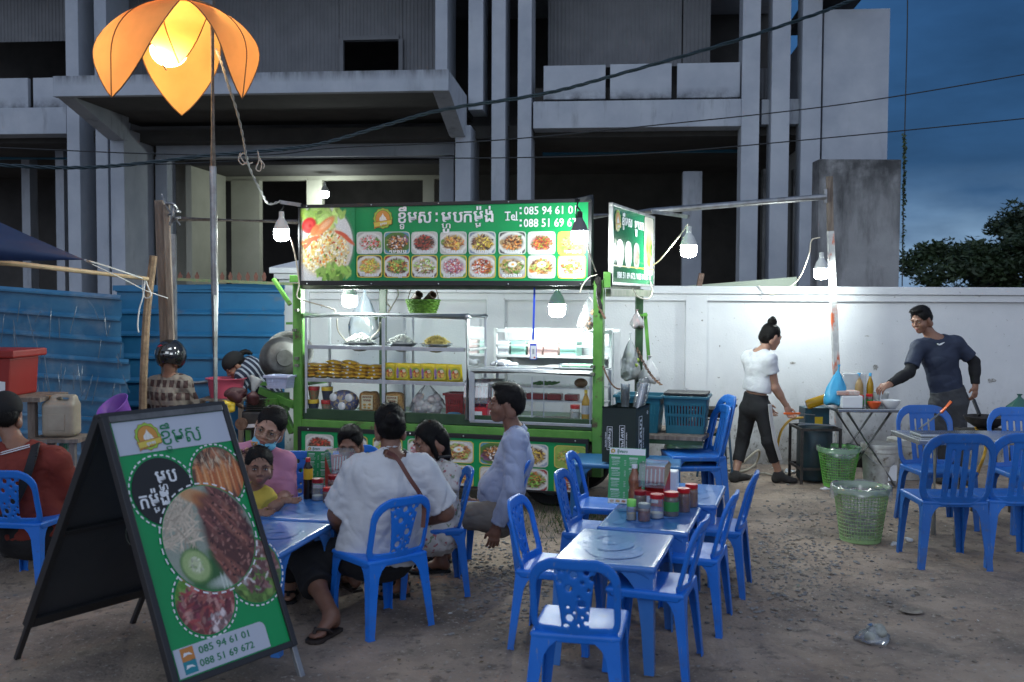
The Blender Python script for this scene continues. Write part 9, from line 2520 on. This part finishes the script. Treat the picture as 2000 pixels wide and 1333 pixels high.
jar(pp(1712, -.18), .032, .12, M_red, M_sauce, 'red-lidded jar with a green label, right of two on the prep table', None, lidh=.02, clab=MATS['green_label'])
def bowl(c, r, h, m, label):
 b = MB(); b.lathe([(.001, 0), (r*.5, 0), (r*.9, h*.6), (r, h), (r*.94, h), (r*.82, h*.6), (r*.45, .008), (.001, .008)], 24, c); return b.build('bowl', m, label=label, cat='bowl', smooth=True, group='bowls on the prep table')
bowl(pp(1712, -.06), .062, .06, mat('orange_red_plastic', (.62, .09, .02), rough=.35), 'small orange-red bowl at the front of the prep table')
bowl(pp(1746, -.08), .085, .075, M_whitep, 'white bowl at the right front of the prep table')
bowl(pp(1744, -.30), .075, .12, thin_glass('milky_tub', (.75, .76, .74)), 'milky plastic tub behind the white bowl on the prep table')
t = thing('ladle', 'steel ladle standing in the bowls on the prep table', 'ladle', pp(1730, -.12)); b = MB(); b.tube([pp(1728, -.12)+V((0, 0, .03)), pp(1736, -.2)+V((.01, 0, .17))], .005, 6); b.build('handle', M_alu, t); b = MB(); b.ball(pp(1728, -.12)+V((0, 0, .03)), .025, 10, 6); b.build('scoop', M_alu, t, smooth=True)
S2 = thing('steel_table', 'grey steel table with tubular legs among the slotted blue chairs', 'table', (3.3, 6.85, 0))
zt5 = .73
b = MB(); b.box((3.42, 6.92, zt5), (1.35, .50, .035)); b.build('tabletop', M_tray, S2, bev=.006)
for x in (3.04, 3.85):
 for y in (6.74, 7.10): b = MB(); b.tube([(x, y, 0), (x, y, zt5-.02)], .018, 10); b.build('leg', M_steel, S2, smooth=True)
for x in (3.04, 3.85): b = MB(); b.tube([(x, 6.76, .30), (x, 7.08, .30)], .012, 8); b.build('stretcher', M_steel, S2, smooth=True)
b = MB(); b.tube([(3.06, 6.74, .30), (3.83, 6.74, .30)], .012, 8); b.build('stretcher', M_steel, S2, smooth=True)
t = thing('steel_tray', 'flat steel tray lying at the left end of the steel table', 'tray', (2.88, 6.9, zt5+.02)); b = MB(); b.box((2.95, 6.90, zt5+.028), (.28, .20, .018)); b.build('dish', M_tray, t, bev=.006)
t = thing('spatula', 'spatula with an orange-red handle resting above the steel table', 'spatula', at(1850, 800, 7.2)); b = MB(); b.tube([at(1858, 785, 7.2), at(1838, 806, 7.2)], .014, 8); b.build('handle', MATS['orange_plastic'], t, smooth=True); b = MB(); b.bar(at(1838, 806, 7.2), at(1795, 838, 7.0), .012, .006); b.build('blade', M_steel, t)
M_bask = mat('green_basket_plastic', (.30, .46, .20), rough=.45); M_bask2 = mat('bright_green_basket', (.17, .48, .09), rough=.45)
def wastebasket(c, r0, r1, h, m, label, liner, seed, nr=13, nv=46):
 t = thing('waste_basket', label, 'waste basket', c, 0, 'green mesh waste baskets'); b = MB(); c = V(c)
 for i in range(nr+1):
  z = .012+(h-.05)*i/nr; rr = r0+(r1-r0)*z/h
  b.tube([c+V((rr*math.cos(2*math.pi*k/nv), rr*math.sin(2*math.pi*k/nv), z)) for k in range(nv)], .0026, 4, closed=True)
 for k in range(nv):
  q = 2*math.pi*k/nv; b.tube([c+V((r0*math.cos(q), r0*math.sin(q), .008)), c+V((r1*math.cos(q), r1*math.sin(q), h-.02))], .0026, 4, caps=False)
 b.lathe([(.001, .004), (r0, .004), (r0+.004, .03)], 40, c); b.build('mesh', m, t, kind='stuff')
 b = MB(); b.lathe([(r1-.002, h-.045), (r1+.004, h-.042), (r1+.012, h-.006), (r1+.014, h), (r1+.006, h+.003), (r1, h-.006), (r1-.004, h-.04)], 40, c); b.build('rim', m, t, smooth=True)
 rr = np.random.default_rng(seed); n = 44; prof = [(r0*.95, .02), (r0+(r1-r0)*.4-.008, h*.4), (r1-.008, h-.03), (r1+.002, h+.012), (r1+.022, h+.004), (r1+.024, h-.035)]
 vs, fs = [], []
 for i, (a, z) in enumerate(prof):
  for k in range(n):
   q = 2*math.pi*k/n; wv_ = 1+.010*math.sin(7*q+i+seed)+.008*math.sin(13*q-i*2)+.006*math.sin(29*q+i)
   vs.append(c+V((a*wv_*math.cos(q), a*wv_*math.sin(q), z+(.006*math.sin(5*q+seed)+.004*math.sin(11*q)+.003*math.sin(23*q) if i > 2 else 0)-(.05*max(0, math.sin(2*q+seed)) if i == 5 else 0))))
 for i in range(len(prof)-1):
  for k in range(n): fs.append((i*n+k, i*n+(k+1) % n, (i+1)*n+(k+1) % n, (i+1)*n+k))
 b = MB(); b.add(vs, fs); b.build('bag_liner', liner, t, smooth=3.0)
 b = MB()
 for k in range(16):
  q, d = rr.uniform(0, 6.28), math.sqrt(rr.uniform(0, 1))*.8; b.ball(c+V((d*r0*math.cos(q), d*r0*math.sin(q), rr.uniform(.04, h*.55))), rr.uniform(.02, .045), 7, 5, (1, .8, .7))
 b.build('rubbish', mat('pale_rubbish', (.40, .42, .38), rough=.8, col2=(.2, .2, .17), nscale=14), t, kind='stuff'); return t
c = gz(1694, 1066); wastebasket((c.x, c.y+.14, 0), .135, .185, .385, M_bask, 'green mesh waste basket with a white bag liner, nearest to us by the chairs', thin_glass('white_liner', (.86, .88, .88), .22, .15, haze=.16), 2)
c = gz(1646, 956); wastebasket((c.x, c.y+.13, 0), .125, .178, .36, M_bask2, 'bright green mesh waste basket with a green liner, by the burner stand', thin_glass('green_liner', (.55, .80, .58), .22, .15, haze=.12), 5)
def bucket(c, r0, r1, h, m, label, lid=True, group='white paint buckets'):
 t = thing('bucket', label, 'bucket', c, 0, group); b = MB(); c = V(c)
 b.lathe([(r0, 0), (r0+(r1-r0)*.8, h*.8), (r0+(r1-r0)*.8+.008, h*.82), (r0+(r1-r0)*.85+.008, h*.86), (r1, h*.96)], 30, c, caps=True); b.build('tub', m, t, smooth=True)
 if lid: b = MB(); b.lathe([(r1+.008, h*.93), (r1+.008, h), (r1-.01, h+.006), (r1-.02, h-.004), (.001, h-.004)], 30, c); b.build('lid', MATS['dirty_bucket'], t, smooth=True)
 b = MB(); b.tube(spline([c+V((-r1-.004, -.02, h*.8)), c+V((-r1*.6, -r1*.85, h*.60)), c+V((r1*.2, -r1*1.02, h*.52)), c+V((r1+.004, -.02, h*.8))], 7), .003, 5); b.build('bail', M_steel, t, smooth=True)
 return t
Mdb = mat('dirty_bucket', (.55, .55, .52), rough=.55, col2=(.36, .34, .30), nscale=9); layer(Mdb, (.12, .09, .07), scale=16, lo=.58, hi=.70, detail=8)
c = gz(1731, 953); bk = bucket((c.x, c.y+.16, 0), .142, .168, .375, Mdb, 'dirty white lidded paint bucket left of the slotted chairs')
F2 = Frame((c.x+.02, c.y+.005, 0), (1, 0, 0), (0, 0, 1)); b = MB(); b.fbox(F2, -.0, .075, .06, .20, -.012, -.006); b.build('bucket_label', M_white_ink, bk)
c = gz(1782, 940); bucket((c.x, c.y+.18, 0), .142, .168, .39, Mdb, 'dirty white paint bucket half behind the slotted chair', lid=False)
c = gz(1690, 915); b = MB(); b.lathe([(.001, 0), (.10, 0), (.14, .20), (.15, .21), (.135, .20), (.09, .01)], 24, (c.x, c.y+.1, .002)); b.build('black_tub', M_black, label='black plastic tub between the green basket and the paint bucket', cat='tub', smooth=True)
r = random.Random(77); b = MB(); b2 = MB()
for k in range(260):
 x, y = r.uniform(-3.5, 4.6), r.uniform(3.4, 9.9); q = V((x, y, ground_z(x, y)+.006)); a = r.uniform(0, 6.28); s_ = r.uniform(.006, .018)
 d1, d2 = V((math.cos(a), math.sin(a), r.uniform(-.2, .2)))*s_, V((-math.sin(a), math.cos(a), r.uniform(-.2, .2)))*s_*r.uniform(.3, .7)
 (b if k % 4 else b2).add([q-d1, q+d2, q+d1, q-d2+V((0, 0, .004))], [(0, 1, 2, 3)])
b.build('dry_leaf_litter', mat('dry_leaf', (.09, .06, .035), rough=.9, col2=(.16, .11, .06), nscale=9), label='scattered dry leaf bits and twigs over the dirt yard', cat='leaf litter', kind='stuff')
b2.build('paper_scraps', mat('paper_scrap', (.5, .5, .48), rough=.9), label='tiny pale paper scraps scattered over the dirt yard', cat='litter', kind='stuff')
def crumple(c, s, m, label, name, seed, cat, group=None):
 rr = np.random.default_rng(seed); G = Body()
 for k in range(7): G.ell(tuple(V(c)+V(rr.normal(0, .42, 3)*s*np.array((1, 1, .35)))+V((0, 0, s*.42))), tuple(s*rr.uniform(.3, .6, 3)*np.array((1, 1, .8))), None, s*.25)
 o = body_obj(name, [(G, max(.005, s*.12))], m, wr=s*.12, seed=seed); return tag(o, label, cat, group)
M_tis = mat('tissue', (.66, .66, .67), rough=.9)
crumple(gz(1749, 1066), .030, M_tis, 'small crumpled white tissue right beside the near waste basket', 'tissue', 1, 'tissue', 'tissues dropped on the dirt')
crumple(gz(1776, 1060), .034, M_tis, 'crumpled white tissue under the slotted chair', 'tissue', 2, 'tissue', 'tissues dropped on the dirt')
crumple(gz(1612, 957), .026, M_tis, 'white scrap of tissue left of the bright green basket', 'tissue', 3, 'tissue', 'tissues dropped on the dirt')
crumple(gz(1540, 925), .05, mat('white_film', (.6, .62, .66)), 'crumpled white film at the foot of the wall behind the woman', 'plastic_film', 4, 'film')
c = gz(1714, 1262); bag((c.x, c.y+.06, .0), .085, .07, .085, thin_glass('litter_bag', (.85, .86, .85), .35, .10, haze=.16), 'knotted clear plastic bag lying on the dirt in the right foreground', name='litter_bag', seed=31, content=5, fillm=mat('pale_rubbish', (.4, .42, .38)), neck=.25)
b = MB(); c = gz(1612, 945, .02); b.ball(c, .022, 10, 7); b.build('orange_cap', MATS['orange_plastic'], label='small round orange scrap by the bright green basket', cat='litter', smooth=True)
c = gz(1780, 1195); b = MB(); b.lathe([(.06, .001), (.045, .008), (.02, -.002), (.001, -.004)], 16, (c.x, c.y, .006)); b.build('flattened_can', M_stone2, label='flattened tan can half buried in the right foreground dirt', cat='litter', smooth=True)
